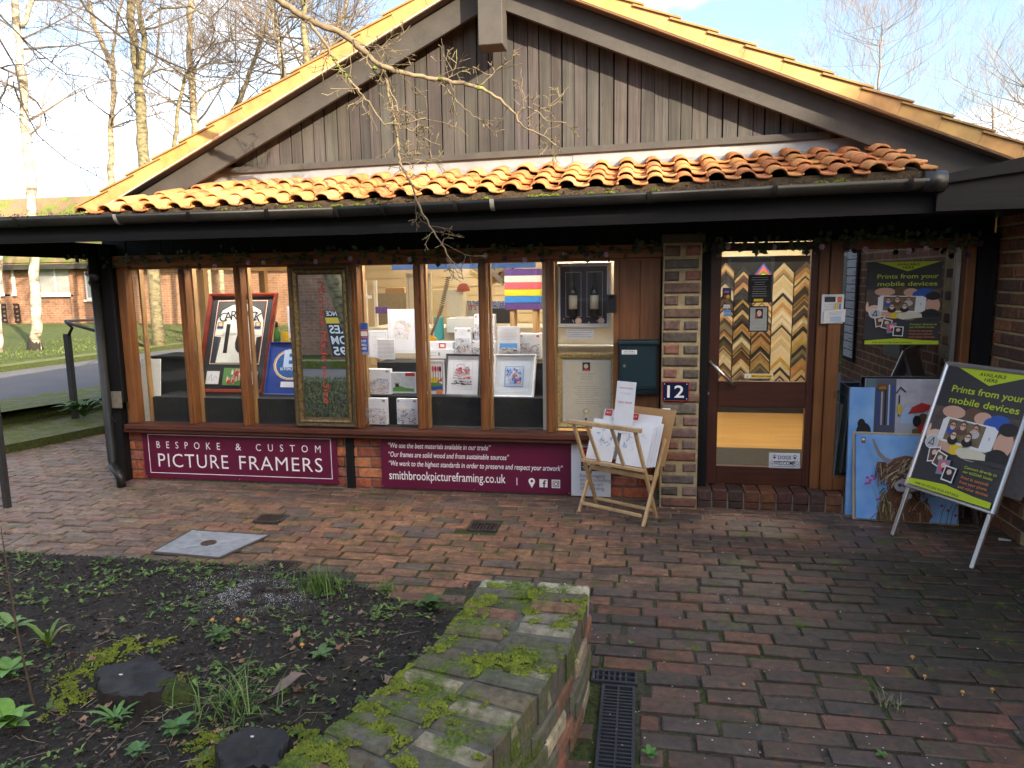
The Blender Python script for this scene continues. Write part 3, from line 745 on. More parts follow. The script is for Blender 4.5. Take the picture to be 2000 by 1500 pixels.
# --- brick paving of the yard
JOINT = NT('paving_joint_earth'); _n = JOINT.noise(50, 5)
_mo = JOINT.ramp(JOINT.noise(2.2, 5), [(.42, 0), (.6, 1)])
_c = JOINT.mix(_mo, JOINT.ramp(_n, [(.3, (.022, .019, .016)), (.7, (.075, .064, .053))]), JOINT.ramp(_n, [(.3, (.012, .018, .004)), (.7, (.055, .08, .012))]))
JOINT.set(_c, .95).bump(_n, 1, .02); JOINT = JOINT.mat
MORT2 = plain('pale_pointing_mortar', (.30, .27, .22), .95, .25, 30, .5)
BED = [(-7.5, -1.72), (-4.02, -1.655), (-2.941, -1.63), (-2.06, -1.63), (-1.547, -1.775), (-1.18, -1.98), (-.93, -2.03)]
def bed_edge(x):
    for (a, b), (c, d) in zip(BED, BED[1:]):
        if a <= x <= c: return b + (d - b) * (x - a) / (c - a)
    return -1.72 if x < 0 else -9
pav = MB().add([(-6.6, -4.9, -.012), (2.4, -4.9, -.012), (2.4, .3, -.012), (-4.4, .3, -.012), (-4.4, 3.0, -.012), (-6.6, 3.0, -.012)], [(0, 1, 2, 3, 4, 5)]).build('paving', JOINT)
struct(pav)
BRICKG = brickmat('worn_paving_brick', .72, moss=.30, wet=.22, stain=.55)
pm = MB().add([(-4.6, -.42, -.0085), (2.3, -.42, -.0085), (2.3, .05, -.0085), (-4.6, .05, -.0085)], [(0, 1, 2, 3)]).build('pointing', MORT2, pav)
def onwall(x, y): return -3.95 < y < -2.56 and -.70 - .26 * (-2.6 - y) < x < -.17 - .19 * (-2.6 - y)
DRAIN = (-.150, .012, -3.35, -2.470)
HOLES = []                     # covers and grates set in the paving: x0,x1,y0,y1
GUL = [(530, 1012), (945, 1028), (547, 1106)]
gul = [G(*q) for q in GUL]
for g in gul: HOLES.append((g.x - .105, g.x + .105, g.y - .085, g.y + .085))
mh = [G(*q) for q in ((297, 1080), (428, 1092), (527, 1047), (375, 1037))]
def in_mh(x, y, e=.0):
    s = None
    for i in range(4):
        a, b = mh[i], mh[(i + 1) % 4]; c = (b.x - a.x) * (y - a.y) - (b.y - a.y) * (x - a.x)
        if c < -e * (b - a).length: return False
    return True
def paving_colour(x, y, r):
    px = Vector((x, y, 0)) - CP; z = px.dot(_f); sx = 1000 + FPX * px.dot(CR) / z
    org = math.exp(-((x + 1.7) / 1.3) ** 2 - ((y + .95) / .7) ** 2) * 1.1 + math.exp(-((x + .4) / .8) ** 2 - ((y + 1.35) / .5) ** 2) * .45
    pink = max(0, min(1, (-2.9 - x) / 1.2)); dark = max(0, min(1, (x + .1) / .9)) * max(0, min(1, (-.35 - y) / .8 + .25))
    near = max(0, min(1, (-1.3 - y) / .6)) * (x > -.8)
    u = r.random()
    base = (.21, .128, .095)
    if u < .28: base = (.135, .110, .096)
    elif u < .5: base = (.25, .14, .095)
    elif u < .60: base = (.10, .088, .080)
    mixc = lambda a, b, t: tuple(p + (q - p) * t for p, q in zip(a, b))
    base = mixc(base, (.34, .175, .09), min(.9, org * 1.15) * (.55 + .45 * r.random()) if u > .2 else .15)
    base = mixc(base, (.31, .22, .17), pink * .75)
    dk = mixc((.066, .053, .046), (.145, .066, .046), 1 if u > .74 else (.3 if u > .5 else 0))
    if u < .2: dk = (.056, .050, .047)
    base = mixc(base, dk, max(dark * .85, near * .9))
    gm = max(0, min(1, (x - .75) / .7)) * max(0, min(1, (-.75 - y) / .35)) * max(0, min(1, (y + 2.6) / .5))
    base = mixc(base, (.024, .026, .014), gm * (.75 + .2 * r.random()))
    return hsv(base, r, .16)
def paver(l, d, r, col, ch=.0045):
    mb = MB(); j = lambda a: r.uniform(-a, a); t = .05
    bt = [(0, 0, -t), (l, 0, -t), (l, d, -t), (0, d, -t)]; md = [(0, 0, -ch), (l, 0, -ch), (l, d, -ch), (0, d, -ch)]
    c = ch + .001
    tp = [(c + j(.006), c + j(.004), j(.003)), (l - c + j(.006), c + j(.004), j(.003)), (l - c + j(.006), d - c + j(.004), j(.003)), (c + j(.006), d - c + j(.004), j(.003))]
    return mb.add(bt + md + tp, [(0, 1, 5, 4), (1, 2, 6, 5), (2, 3, 7, 6), (3, 0, 4, 7), (4, 5, 9, 8), (5, 6, 10, 9), (6, 7, 11, 10), (7, 4, 8, 11), (8, 9, 10, 11)], 0, col)
r_ = random.Random(31); cells = []
PL, PW = .228, .103
row = 0; y = .02
while y > -4.85:
    x = -6.6 + (PL / 2 if row % 2 else 0) + r_.uniform(-.03, .03)
    while x < 2.36:
        l = PL - .010 + r_.uniform(-.012, .003); d = PW - (.009 if y > -.6 else .012)
        x1, y1 = x + l, y - d
        cx, cy_ = (x + x1) / 2, (y + y1) / 2
        ok = True
        if cx < -.60 and y1 < bed_edge(cx) + .01: ok = False
        if cx < -.3 and cy_ < -3.3: ok = False
        if onwall(cx, cy_) or onwall(x1 - .02, cy_) or onwall(x + .03, cy_): ok = False
        if cy_ > -.13 and x1 > .42: ok = False
        if cy_ > -.10 and x > .05 and x1 < .5: ok = False
        if x < DRAIN[1] and x1 > DRAIN[0] and y1 < DRAIN[3]:
            if x < DRAIN[0] - .07: l = DRAIN[0] - .006 - x
            elif x1 > DRAIN[1] + .06: x = DRAIN[1] + .008; l = x1 - x
            else: ok = False
            if onwall(x + l / 2, cy_): ok = False
        for h in HOLES:
            if x < h[1] and x1 > h[0] and y1 < h[3] and y > h[2]:
                if x < h[0] - .06: l = min(l, h[0] - .004 - x)
                elif x1 > h[1] + .06: xx = h[1] + .004; l = x1 - xx; x = xx
                else: ok = False
        if in_mh(cx, cy_) and in_mh(x, y) and in_mh(x1, y1): ok = False
        wr = 1.0 if y < -1.0 else .4      # the near yard is the more worn and uneven
        if ok and l > .04: cells.append((x, y1 + r_.uniform(-.005, .005) * wr, l - abs(r_.gauss(0, .004)) * wr, d - abs(r_.gauss(0, .005)) * wr, r_.uniform(-.007, .005) * wr, r_.gauss(0, .012)))
        x = x1 + .011 + (r_.uniform(0, .006) if y < -1.5 else 0)
    y -= PW; row += 1
# yard beside the shop, left of the corner
for k_ in range(26):
    yy = .028 + k_ * PW
    x = -6.6 + (.11 if k_ % 2 else 0)
    while x < -4.5:
        cells.append((x, yy, PL - .012, PW - .012, r_.uniform(-.002, .002), r_.uniform(-.01, .01))); x += PL
def seen(c):
    p = Vector((c[0] + c[2] / 2, c[1] + c[3] / 2, 0)) - CP; z = p.dot(_f)
    if z < .2: return 0
    sx, sy = 1000 + FPX * p.dot(CR) / z, 750 - FPX * p.dot(CU) / z
    if not (-20 < sx < 2020 and 0 < sy < 1520): return 0
    return 1 / z
cells.sort(key=lambda c: -seen(c))
rest = MB()
for i, c in enumerate(cells):
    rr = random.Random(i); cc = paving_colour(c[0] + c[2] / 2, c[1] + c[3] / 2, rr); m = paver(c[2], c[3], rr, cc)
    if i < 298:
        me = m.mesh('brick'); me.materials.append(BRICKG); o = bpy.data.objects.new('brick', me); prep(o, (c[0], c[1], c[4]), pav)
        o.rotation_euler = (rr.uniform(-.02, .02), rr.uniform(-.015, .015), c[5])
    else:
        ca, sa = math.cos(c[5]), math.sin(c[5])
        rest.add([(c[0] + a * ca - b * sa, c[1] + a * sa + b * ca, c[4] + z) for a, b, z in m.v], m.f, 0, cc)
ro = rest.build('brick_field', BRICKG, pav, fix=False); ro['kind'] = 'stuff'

# --- manhole cover, gullies, drain channel
t = thing('manhole_cover', mean(mh), 'square galvanised steel manhole cover set in the brick paving', 'manhole cover')
GALV = plain('galvanised_steel', (.44, .48, .54), .42, .2, 16, .2, metal=.3)
mb = MB(); top = [v + V3(0, 0, .008) for v in mh]; mb.add([*mh, *top], [(0, 1, 5, 4), (1, 2, 6, 5), (2, 3, 7, 6), (3, 0, 4, 7), (4, 5, 6, 7)]); mb.build('plate', GALV, t)
ctr = mean(mh)
rib = MB()
for i in range(4): rib.bar(ctr.lerp(mh[i], .97) + V3(0, 0, .0082), ctr.lerp(mh[i], .14) + V3(0, 0, .0082), .024, .004)
rib.build('rib', plain('worn_galvanised_rib', (.50, .53, .57), .4, .2, 14, metal=.3), t)
MB().lathe(ctr + V3(0, 0, .0085), [(.05, 0), (.05, .003), (.035, .0035), (.03, .001)], 18).build('lifting_key', plain('rusty_iron', (.09, .05, .03), .8, .3), t)
fr = MB()
for i in range(4): fr.bar(mh[i] + V3(0, 0, .005), mh[(i + 1) % 4] + V3(0, 0, .005), .014, .012)
fr.build('rim', plain('dark_rim', (.10, .09, .08), .7, .2), t)
CAST = plain('rusty_cast_iron', (.055, .038, .030), .7, .3, 40, .3)
for i, g in enumerate(gul):
    t = thing('gully_grate', g, ['small iron gully grate in the paving behind the manhole cover', 'small iron gully grate in the paving in front of the printed sign', 'small iron gully grate at the edge of the flower bed'][i], 'drain', 'small gully grates in the paving')
    mb = MB(); w, h = .095, .075
    for s in (-1, 1): mb.box(g.x - w, g.x + w, g.y + s * h - .012, g.y + s * h + .012, -.01, .003).box(g.x + s * w - .012, g.x + s * w + .012, g.y - h + .0125, g.y + h - .0125, -.01, .003)
    mb.build('rim', CAST, t)
    for k_ in range(7): xx = g.x - w + .025 + k_ * .0235; bx('bar', CAST, t, xx - .005, xx + .005, g.y - h + .012, g.y + h - .012, -.01, .001)
    bx('sump', INKB, t, g.x - w, g.x + w, g.y - h, g.y + h, -.0119, -.0111)
PLAS = plain('dark_blue_grey_plastic', (.035, .042, .055), .38, .15, 20)
def grate(name, x0, x1, y0, y1, label, along):
    t = thing(name, ((x0 + x1) / 2, y0, 0), label, 'drain')
    mb = MB(); mb.box(x0, x0 + .012, y0, y1, -.02, .004).box(x1 - .012, x1, y0, y1, -.02, .004).box(x0 + .0125, x1 - .0125, y0, y0 + .012, -.02, .004).box(x0 + .0125, x1 - .0125, y1 - .012, y1, -.02, .004)
    mb.build('rim', PLAS, t); bx('sump', INKB, t, x0, x1, y0, y1, -.011, -.0105)
    if along == 'y':
        n = int((y1 - y0 - .03) / .022)
        for k_ in range(n): yy = y0 + .020 + k_ * .022; bx('bar', PLAS, t, x0 + .012, x1 - .012, yy, yy + .009, -.01, .002)
        bx('spine', PLAS, t, (x0 + x1) / 2 - .004, (x0 + x1) / 2 + .004, y0 + .012, y1 - .012, -.009, .003)
    else:
        n = int((x1 - x0 - .03) / .024)
        for k_ in range(n): xx = x0 + .020 + k_ * .024; bx('bar', PLAS, t, xx, xx + .009, y0 + .012, y1 - .012, -.01, .002)
        bx('spine', PLAS, t, x0 + .012, x1 - .012, (y0 + y1) / 2 - .004, (y0 + y1) / 2 + .004, -.009, .003)
grate('gully_grate', -.185, .008, -2.565, -2.470, 'dark plastic grate lying across the head of the drain channel', 'x')
grate('channel_drain', -.138, .000, -3.33, -2.585, 'long narrow dark plastic channel drain with cross bars beside the low wall', 'y')

# --- low mossy garden wall in the foreground, curving towards the viewer
lw = thing('garden_wall', (-.5, -3.2, 0), 'low old brick garden wall capped with mossy bricks on edge', 'wall')
WALLB = brickmat('mossy_wall_brick', .92, moss=.95, stain=.6)
WALLS = brickmat('lichened_wall_brick', .92, moss=.55, stain=.5)
WC = [(.115, .10, .068), (.10, .09, .07), (.14, .115, .075), (.17, .10, .06), (.26, .235, .16), (.105, .10, .075)]
WT, rows = .43, 17
path = []; p = V3(-.418, -2.60, 0); ang = 0.0
for i in range(rows):
    path.append((p.copy(), ang)); ang -= R(1.75) if i > 0 else R(1.0)
    p = p + V3(math.sin(ang), -math.cos(ang), 0) * .0868
# mortar core
core = MB(); L_, R_ = [], []; MC = (.10, .095, .08)
for q, a in path + [(p, ang)]:
    ax = V3(math.cos(a), math.sin(a), 0); L_.append(q - ax * .222); R_.append(q + ax * .222)
n = len(L_); vs = [v + V3(0, 0, -.05) for v in L_ + R_] + [v + V3(0, 0, WT - .012) for v in L_ + R_]
fs = []
for i in range(n - 1):
    fs += [(2 * n + i, 2 * n + i + 1, 3 * n + i + 1, 3 * n + i), (i, i + 1, 2 * n + i + 1, 2 * n + i), (n + i + 1, n + i, 3 * n + i, 3 * n + i + 1)]
fs += [(0, n, 3 * n, 2 * n), (n - 1, 2 * n - 1, 4 * n - 1, 3 * n - 1)]
core.add(vs, fs, 0, MC).build('mortar', brickmat('mossy_mortar', .95, moss=.8), lw)
for i, (q, a) in enumerate(path):
    ax = V3(math.cos(a), math.sin(a), 0); rr = random.Random(i * 3 + 2)
    for sd in (0, 1):
        l = .219 + rr.uniform(-.008, .004); d = .072 + rr.uniform(-.004, .003)
        cc = hsv(rr.choice(WC) if i else (.42, .40, .30), rr, .12)
        m = paver(l, d, rr, cc, .010); me_ = MB().add([(x_, y_, z_ * 2.2 if z_ < -.02 else z_) for x_, y_, z_ in m.v], m.f, 0, cc).mesh('brick'); me_.materials.append(WALLB)
        o = bpy.data.objects.new('brick', me_); s0 = q + ax * (-.232 if sd == 0 else .010 + rr.uniform(-.004, .004))
        back = V3(math.sin(a), -math.cos(a), 0); s0 = s0 + back * (d / 2 + .006) + V3(0, 0, WT + rr.uniform(-.006, .005))
        prep(o, s0, lw); o.rotation_euler = (rr.uniform(-.03, .03), rr.uniform(-.03, .03), a + rr.uniform(-.025, .025))
# side and end courses below the coping
for c in range(4):
    z = WT - .11 - (c + 1) * .078
    for sd in (1, -1):
        i = 0.0 + (1.2 if c % 2 else 0)
        while i < rows - 2.4:
            rr = random.Random(int(i * 10) + c * 100 + (sd + 1) * 37)
            k0 = int(i); q, a = path[k0]; q2, a2 = path[min(k0 + 2, rows - 1)]
            P0 = q + V3(math.cos(a), math.sin(a), 0) * .224 * sd; P1 = q2 + V3(math.cos(a2), math.sin(a2), 0) * .224 * sd
            d = (P1 - P0); l = min(.205, d.length + .05); an = math.atan2(d.y, d.x)
            cc = hsv(rr.choice(WC + [(.32, .27, .19), (.36, .32, .24), (.22, .10, .07)]), rr, .15)
            m = brick_mesh(l, .03, .064, rr, 0, cc, .009)
            vs = m.v if sd == 1 else None
            me_ = m.mesh('brick'); me_.materials.append(WALLS)
            o = bpy.data.objects.new('brick', me_)
            if sd == 1: prep(o, P1 - d.normalized() * 0 + V3(.012, 0, z), lw); o.rotation_euler.z = an + math.pi
            else: prep(o, P0 + V3(-.012, 0, z), lw); o.rotation_euler.z = an
            # face must look outwards: -y of the brick
            i += 2.55
    for k_ in range(2):
        rr = random.Random(c * 5 + k_); cc = hsv(rr.choice(WC), rr); l = .2
        me_ = brick_mesh(l, .03, .064, rr, 0, cc, .009).mesh('brick'); me_.materials.append(WALLS); o = bpy.data.objects.new('brick', me_)
        prep(o, V3(-.418 + .215 - k_ * .215, -2.588, z), lw); o.rotation_euler.z = math.pi
# moss cushions on the wall
def cushion(mb, c, rx, ry, h, rr, n=40, col=(1, 1, 1)):
    "a cushion of many tiny tufts"
    for _ in range(n):
        a = rr.uniform(0, 6.283); q = math.sqrt(rr.random()); x, y = c.x + rx * q * math.cos(a), c.y + ry * q * math.sin(a)
        s = rr.uniform(.004, .010) * (1.2 - q * .6); z = c.z + h * (1 - q * q) * rr.uniform(.4, 1.1)
        top = V3(x, y, z + s * .8); ring = [V3(x + s * math.cos(b + a), y + s * math.sin(b + a), z - s * .9) for b in (0, 1.26, 2.51, 3.77, 5.03)]
        mb.add([top, *ring], [(0, i + 1, (i + 1) % 5 + 1) for i in range(5)], 0, col)
mm = MB(); rr = random.Random(77)
def film(mb, p, s, rr):
    "one tiny tuft of a moss film"
    a = rr.uniform(0, 6.28); h = s * rr.uniform(.5, 1.1)
    mb.add([p + V3(0, 0, h), *[p + V3(s * math.cos(a + k * 1.571), s * math.sin(a + k * 1.571), -.001) for k in range(4)]], [(0, 1, 2), (0, 2, 3), (0, 3, 4), (0, 4, 1)])
for _ in range(26000):
    i = rr.uniform(0, rows - 1); k0 = int(i); q, a = path[k0]; q1, a1 = path[min(k0 + 1, rows - 1)]; f_ = i - k0
    c_ = q.lerp(q1, f_); an_ = a + (a1 - a) * f_; s_ = rr.uniform(-.232, .232); p_ = c_ + V3(math.cos(an_), math.sin(an_), 0) * s_
    jt = max(math.exp(-(min(f_, 1 - f_) / .10) ** 2), math.exp(-(s_ / .016) ** 2))      # joints hold more moss
    v_ = noise.fractal((p_.x * 7, p_.y * 7, 2.0), 1.0, 2.0, 4) + .16 * jt + (.10 if s_ < -.12 else -.06) + .10 * noise.noise((p_.x * 40, p_.y * 40, 5))
    if v_ < .17: continue
    film(mm, p_ + V3(0, 0, WT + .002 - .006 * jt), rr.uniform(.0025, .0065), rr)
mo = mm.build('moss', MOSS, lw, fix=False); mo['kind'] = 'stuff'
# --- soil bed
def bed_h(x, y):
    e = min(max((bed_edge(x) if x < -.9 else -2.0) - y, 0), 3); h = .03 + .10 * min(1, e / 1.0)
    h += noise.noise((x * 2.3, y * 2.3, 0)) * .035 * min(1, e * 3) + noise.noise((x * 9, y * 9, 3)) * .014
    if e < .06: h = -.02 + (h + .02) * e / .06
    return h
def B(px, py, dz=0.0):
    p = G(px, py, .08)
    for _ in range(6): p = G(px, py, bed_h(p.x, p.y) + dz)
    return p
sm = MB(); nx, ny = 170, 96; xs_ = [-7.4 + (7.0 * i / nx) for i in range(nx + 1)]
for j in range(ny + 1):
    for i in range(nx + 1):
        x = xs_[i]; top = (bed_edge(x) if x < -.93 else -2.03 - (x + .93) * .9); t_ = j / ny; y = top + .02 - t_ * (3.6 - .0)
        z = bed_h(x, y) + noise.noise((x * 30, y * 30, 7)) * .008
        if x > -.62 - .26 * (-2.6 - y): z = -.03
        sm.v.append((x, y, z)); sm.c.append((1, 1, 1))
for j in range(ny):
    for i in range(nx):
        a = j * (nx + 1) + i; sm.f.append((a, a + nx + 1, a + nx + 2, a + 1)); sm.m.append(0)
so = sm.build('soil_bed', SOIL, None, True, fix=False); struct(so)

# --- mossy steps and road on the left, lawn behind
def strip(name, a, b, c, d, z0, z1, mats, tag_=True):
    "ground slab with top corners a b c d (x,y), from z0 up to z1; material 0 top, 1 sides"
    mb = MB(); vs = [(*q, z1) for q in (a, b, c, d)] + [(*q, z0) for q in (a, b, c, d)]
    mb.add(vs, [(0, 1, 2, 3)], 0).add(vs, [(0, 4, 5, 1), (1, 5, 6, 2), (2, 6, 7, 3), (3, 7, 4, 0)], 1); o = mb.build(name, mats)
    if tag_: struct(o)
    return o
P1, P2 = G(0, 889, 0), G(205, 846, 0); d1 = (P2 - P1).normalized(); n1 = V3(-d1.y, d1.x, 0)
Q1, Q2 = G(0, 834, .08), G(135, 811, .08); d2 = (Q2 - Q1).normalized()
K1, K2 = G(0, 783, .24), G(210, 752, .24); d3 = (K2 - K1).normalized()
F1, F2 = G(0, 728, .24), G(200, 701, .24); d4 = (F2 - F1).normalized()
def ext(p, d, a, b): u = p + d * a; v = p + d * b; return (u.x, u.y), (v.x, v.y)
a, b = ext(P1, d1, -3.5, 3.2); c, d = ext(Q1, d2, -3.5, 3.2)
STEPM = NT('mossy_paving_edge'); _n = STEPM.noise(7, 7, .7); STEPM.set(STEPM.mix(STEPM.ramp(_n, [(.38, 0), (.55, 1)]), STEPM.ramp(STEPM.noise(40, 4), [(.3, (.10, .09, .075)), (.7, (.22, .20, .17))]), STEPM.ramp(STEPM.noise(60, 5), [(.3, (.035, .05, .006)), (.7, (.17, .21, .02))])), .95).bump(STEPM.noise(50, 5), .8, .02); STEPM = STEPM.mat
strip('mossy_step', a, c, d, b, -.05, .09, [STEPM, MOSSD])
e, f = ext(Q1, d2, -3.5, 3.6); g, h = ext(K1, d3, -3.5, 4.5)
strip('mossy_verge', e, g, h, f, .0, .25, [STEPM, MOSSD])
i_, j_ = ext(K1, d3, -30, 4.5); k_, l_ = ext(F1, d4, -30, 30)
strip('road', ext(K1, d3, -30, 40)[0], k_, l_, ext(K1, d3, -30, 40)[1], -.05, .246, [GRAVEL, GRAVEL])
u, v = ext(F1, d4, -30, 30); w1 = F1 + n1 * .25
a2, b2 = ext(F1 + V3(-d4.y, d4.x, 0) * .35, d4, -30, 30)
strip('road_kerb', u, a2, b2, v, -.05, .34, [STEPM, MOSSD])
lm = MB(); N = 40
base = F1 + V3(-d4.y, d4.x, 0) * .36; nn = V3(-d4.y, d4.x, 0)
for j in range(N + 1):
    for i in range(N + 1):
        q = base + d4 * (-30 + 60 * i / N) + nn * (30 * (j / N) ** 1.6); lm.v.append((q.x, q.y, .335 + .06 * noise.noise((q.x * .5, q.y * .5, 0)) * min(1, j / 3) + .12 * min(1, j / 14))); lm.c.append((1, 1, 1))
for j in range(N):
    for i in range(N):
        a = j * (N + 1) + i; lm.f.append((a, a + 1, a + N + 2, a + N + 1)); lm.m.append(0)
struct(lm.build('lawn', LAWN, None, True))
def blades(mb, pts, rr, h, w, cols, lean=.5):
    for p in pts:
        a = rr.uniform(0, 6.283); hh = h * rr.uniform(.5, 1.2); d = V3(math.cos(a), math.sin(a), 0); s = V3(-d.y, d.x, 0) * w * rr.uniform(.6, 1.2); ln = lean * hh * rr.uniform(.2, 1.3)
        c = rr.choice(cols); m1 = p + d * ln * .3 + V3(0, 0, hh * .6); tp = p + d * ln + V3(0, 0, hh * rr.uniform(.75, 1))
        mb.add([p - s, p + s, m1 + s * .8, m1 - s * .8, tp], [(0, 1, 2, 3), (3, 2, 4)], 0, c)
LEAFA = NT('leaf_by_attribute'); LEAFA.set(LEAFA.mix(1, LEAFA.attr(), LEAFA.ramp(LEAFA.noise(70, 3), [(.3, .7), (.7, 1.1)]), 'MULTIPLY'), .6); LEAFA = LEAFA.mat
gb = MB(); rr = random.Random(5); pts = []
for _ in range(14000):
    q = base + d4 * rr.uniform(-4, 13) + nn * (rr.random() ** 1.5 * 12); pts.append(V3(q.x, q.y, .37 + .03 * min(1, 1)))
blades(gb, pts, rr, .05, .009, [(.06, .10, .012), (.085, .12, .016), (.10, .12, .022), (.045, .075, .010)])
tag(gb.build('lawn_grass', LEAFA, None, fix=False), 'sunlit short lawn grass in front of the brick house', 'grass', kind='stuff')

# ================================================================== plants on the bed
def leaf(mb, base, d, l, w, rise, col, fold=.25, segs=4, droop=.6):
    "a leaf blade growing from base in direction d (horizontal unit)"
    s = V3(-d.y, d.x, 0); P = []
    for i in range(segs + 1):
        t = i / segs; z = rise * l * (t - droop * t * t); c = base + d * (l * t) + V3(0, 0, z)
        ww = w * math.sin(math.pi * min(.97, .12 + .86 * t) ** .8) if t < 1 else .001
        P.append((c - s * ww / 2 + V3(0, 0, fold * ww * .5), c, c + s * ww / 2 + V3(0, 0, fold * ww * .5)))
    vs = [p for tr in P for p in tr]; fs = []
    for i in range(segs): a = i * 3; fs += [(a, a + 1, a + 4, a + 3), (a + 1, a + 2, a + 5, a + 4)]
    mb.add(vs, fs, 0, col)
GRN = [(.055, .12, .018), (.08, .16, .025), (.04, .09, .018), (.11, .18, .03)]
def rosette(name, label, px, py, n, l, w, cols, rise=.7, seed=1, dz=0.0, pos=None, group=None):
    rr = random.Random(seed); p = pos or B(px, py); t = thing(name, p, label, 'plant', group)
    for i in range(n):
        a = i * 2.4 + rr.uniform(-.3, .3); k = rr.uniform(.6, 1.1); mb = MB()
        leaf(mb, p + V3(0, 0, .004 + dz * i / n), V3(math.cos(a), math.sin(a), 0), l * k, w * k, rise * rr.uniform(.6, 1.3), hsv(rr.choice(cols), rr, .15))
        mb.build('leaf', LEAFA, t, True, fix=False)
    return t
rosette('rosette_plant', 'bright green broad leaved rosette at the bottom left corner of the bed', 22, 1425, 17, .11, .052, [(.12, .26, .03), (.16, .32, .05)], .9, 3, .05)
rosette('rosette_plant', 'bright green rosette above the corner rosette, by the left edge of the bed', 18, 1325, 13, .09, .042, [(.10, .22, .03), (.14, .28, .05)], .8, 4, .04)
rosette('rosette_plant', 'pale green rosette beside the thin bare stem, upper left of the bed', 25, 1235, 11, .085, .034, [(.12, .22, .06), (.15, .26, .08)], .9, 5, .04)
rosette('dock_plant', 'upright green dock plant with long leaves left of the larger stump', 95, 1268, 9, .11, .022, [(.10, .19, .03), (.20, .20, .04)], 1.9, 6, .03)
rosette('dandelion_plant', 'dandelion with long jagged leaves in front of the larger stump', 225, 1412, 10, .12, .020, [(.07, .17, .03), (.10, .22, .05)], .9, 7, .02)
rosette('leafy_weed', 'dark green lobed weed at the corner of the bed beside the garden wall', 842, 1195, 18, .075, .05, [(.035, .085, .018), (.05, .11, .025)], 1.2, 8, .05)
rosette('leafy_weed', 'green lobed weed between the two stumps', 345, 1435, 14, .07, .036, [(.05, .13, .03), (.07, .16, .03)], .7, 9, .03)
rosette('leafy_weed', 'small green weed behind the mossy stone at the centre of the bed', 430, 1250, 12, .065, .032, [(.06, .13, .03)], .8, 10, .03)
rosette('leafy_weed', 'small round leaved weed near the large dead leaf', 628, 1288, 9, .055, .032, [(.07, .15, .04)], .9, 11, .02)
rosette('leafy_weed', 'low round leaved weed at the bottom edge of the bed', 265, 1478, 16, .045, .028, [(.06, .15, .035), (.08, .18, .05)], .8, 12, .02)
rosette('paving_weed', 'tiny green weed in the joint at the bottom of the yard by the channel drain', 0, 0, 7, .035, .020, [(.06, .17, .03)], .9, 13, .01, pos=G(1268, 1478))
rosette('paving_weed', 'tiny green seedling between bricks right of the garden wall', 0, 0, 5, .022, .014, [(.08, .20, .05)], .8, 14, 0, pos=G(1232, 1258))
rosette('paving_weed', 'tiny green weed in the joint near the bottom right corner', 0, 0, 6, .03, .018, [(.06, .16, .03)], .9, 15, 0, pos=G(1724, 1478))
def tuft(name, label, p, n, h, spread, w, cols, seed, lean=.6):
    rr = random.Random(seed); mb = MB(); pts = []
    for _ in range(n):
        a = rr.uniform(0, 6.28); q = abs(rr.gauss(0, spread * .55)); pts.append(p + V3(q * math.cos(a), q * math.sin(a), -.005))
    blades(mb, pts, rr, h, w, cols, lean); return tag(mb.build(name, LEAFA, None, fix=False), label, 'grass')
GR2 = [(.07, .15, .02), (.10, .19, .03), (.05, .11, .02), (.16, .22, .06)]
tuft('grass_tuft', 'green grass tuft growing at the back edge of the bed beside the white grit', B(618, 1150), 330, .10, .16, .0024, GR2, 1)
tuft('grass_tuft', 'smaller green grass tuft at the back corner of the bed right of the larger one', B(752, 1158), 170, .065, .10, .0022, GR2, 2, .9)
tuft('grass_tuft', 'long bladed grass tuft beside the mossy stone and the small stump', B(455, 1385), 120, .13, .16, .0024, GR2, 3, 1.3)
tuft('grass_tuft', 'sparse dry grass tuft in the brick paving at lower right', G(1738, 1380), 26, .06, .05, .002, [(.20, .20, .10), (.10, .16, .05)], 4, 1.5)
# small weeds, dead leaves, twigs
gc = MB(); rr = random.Random(8)
for _ in range(2000):
    x = rr.uniform(-4.6, -.8); y = bed_edge(x) - rr.random() ** 1.2 * 2.2 - .03
    if noise.fractal((x * 1.9, y * 1.9, 4), 1, 2, 3) < .06 and rr.random() < .86: continue
    if x > -.75 - .26 * (-2.6 - y): continue
    p = V3(x, y, bed_h(x, y) + .004)
    for k_ in range(rr.randint(3, 7)):
        a = rr.uniform(0, 6.28); leaf(gc, p, V3(math.cos(a), math.sin(a), 0), rr.uniform(.012, .036), rr.uniform(.007, .019), rr.uniform(.5, 1.6), hsv(rr.choice([(.035, .08, .015), (.055, .115, .02), (.09, .16, .03), (.13, .20, .04)]), rr, .2), segs=2)
tag(gc.build('ground_cover', LEAFA, None, fix=False), 'scattered small green weeds over the dark soil bed', 'ground cover', kind='stuff')
cr = MB()
for _ in range(9000):
    x = rr.uniform(-4.4, -.75); y = bed_edge(x) - rr.random() ** 1.1 * 2.1 - .01
    if x > -.72 - .26 * (-2.6 - y): continue
    s = rr.uniform(.003, .011); p = V3(x, y, bed_h(x, y) + s * .2); k_ = [V3(rr.uniform(-1, 1), rr.uniform(-1, 1), rr.uniform(-.2, .3)) * s for _ in range(4)]
    cr.add([p + k_[0] + V3(s, 0, 0), p + k_[1] + V3(0, s, 0), p + k_[2] - V3(s, s, 0), p + V3(0, 0, s)], [(0, 1, 3), (1, 2, 3), (2, 0, 3)], 0, rr.choice([(.008, .006, .005), (.018, .014, .010), (.036, .028, .020), (.010, .008, .006), (.07, .056, .042)]))
tag(cr.build('soil_crumbs', LEAFA, None, fix=False), 'loose crumbs and bits over the dark soil bed', 'soil', kind='stuff')
dl = MB()
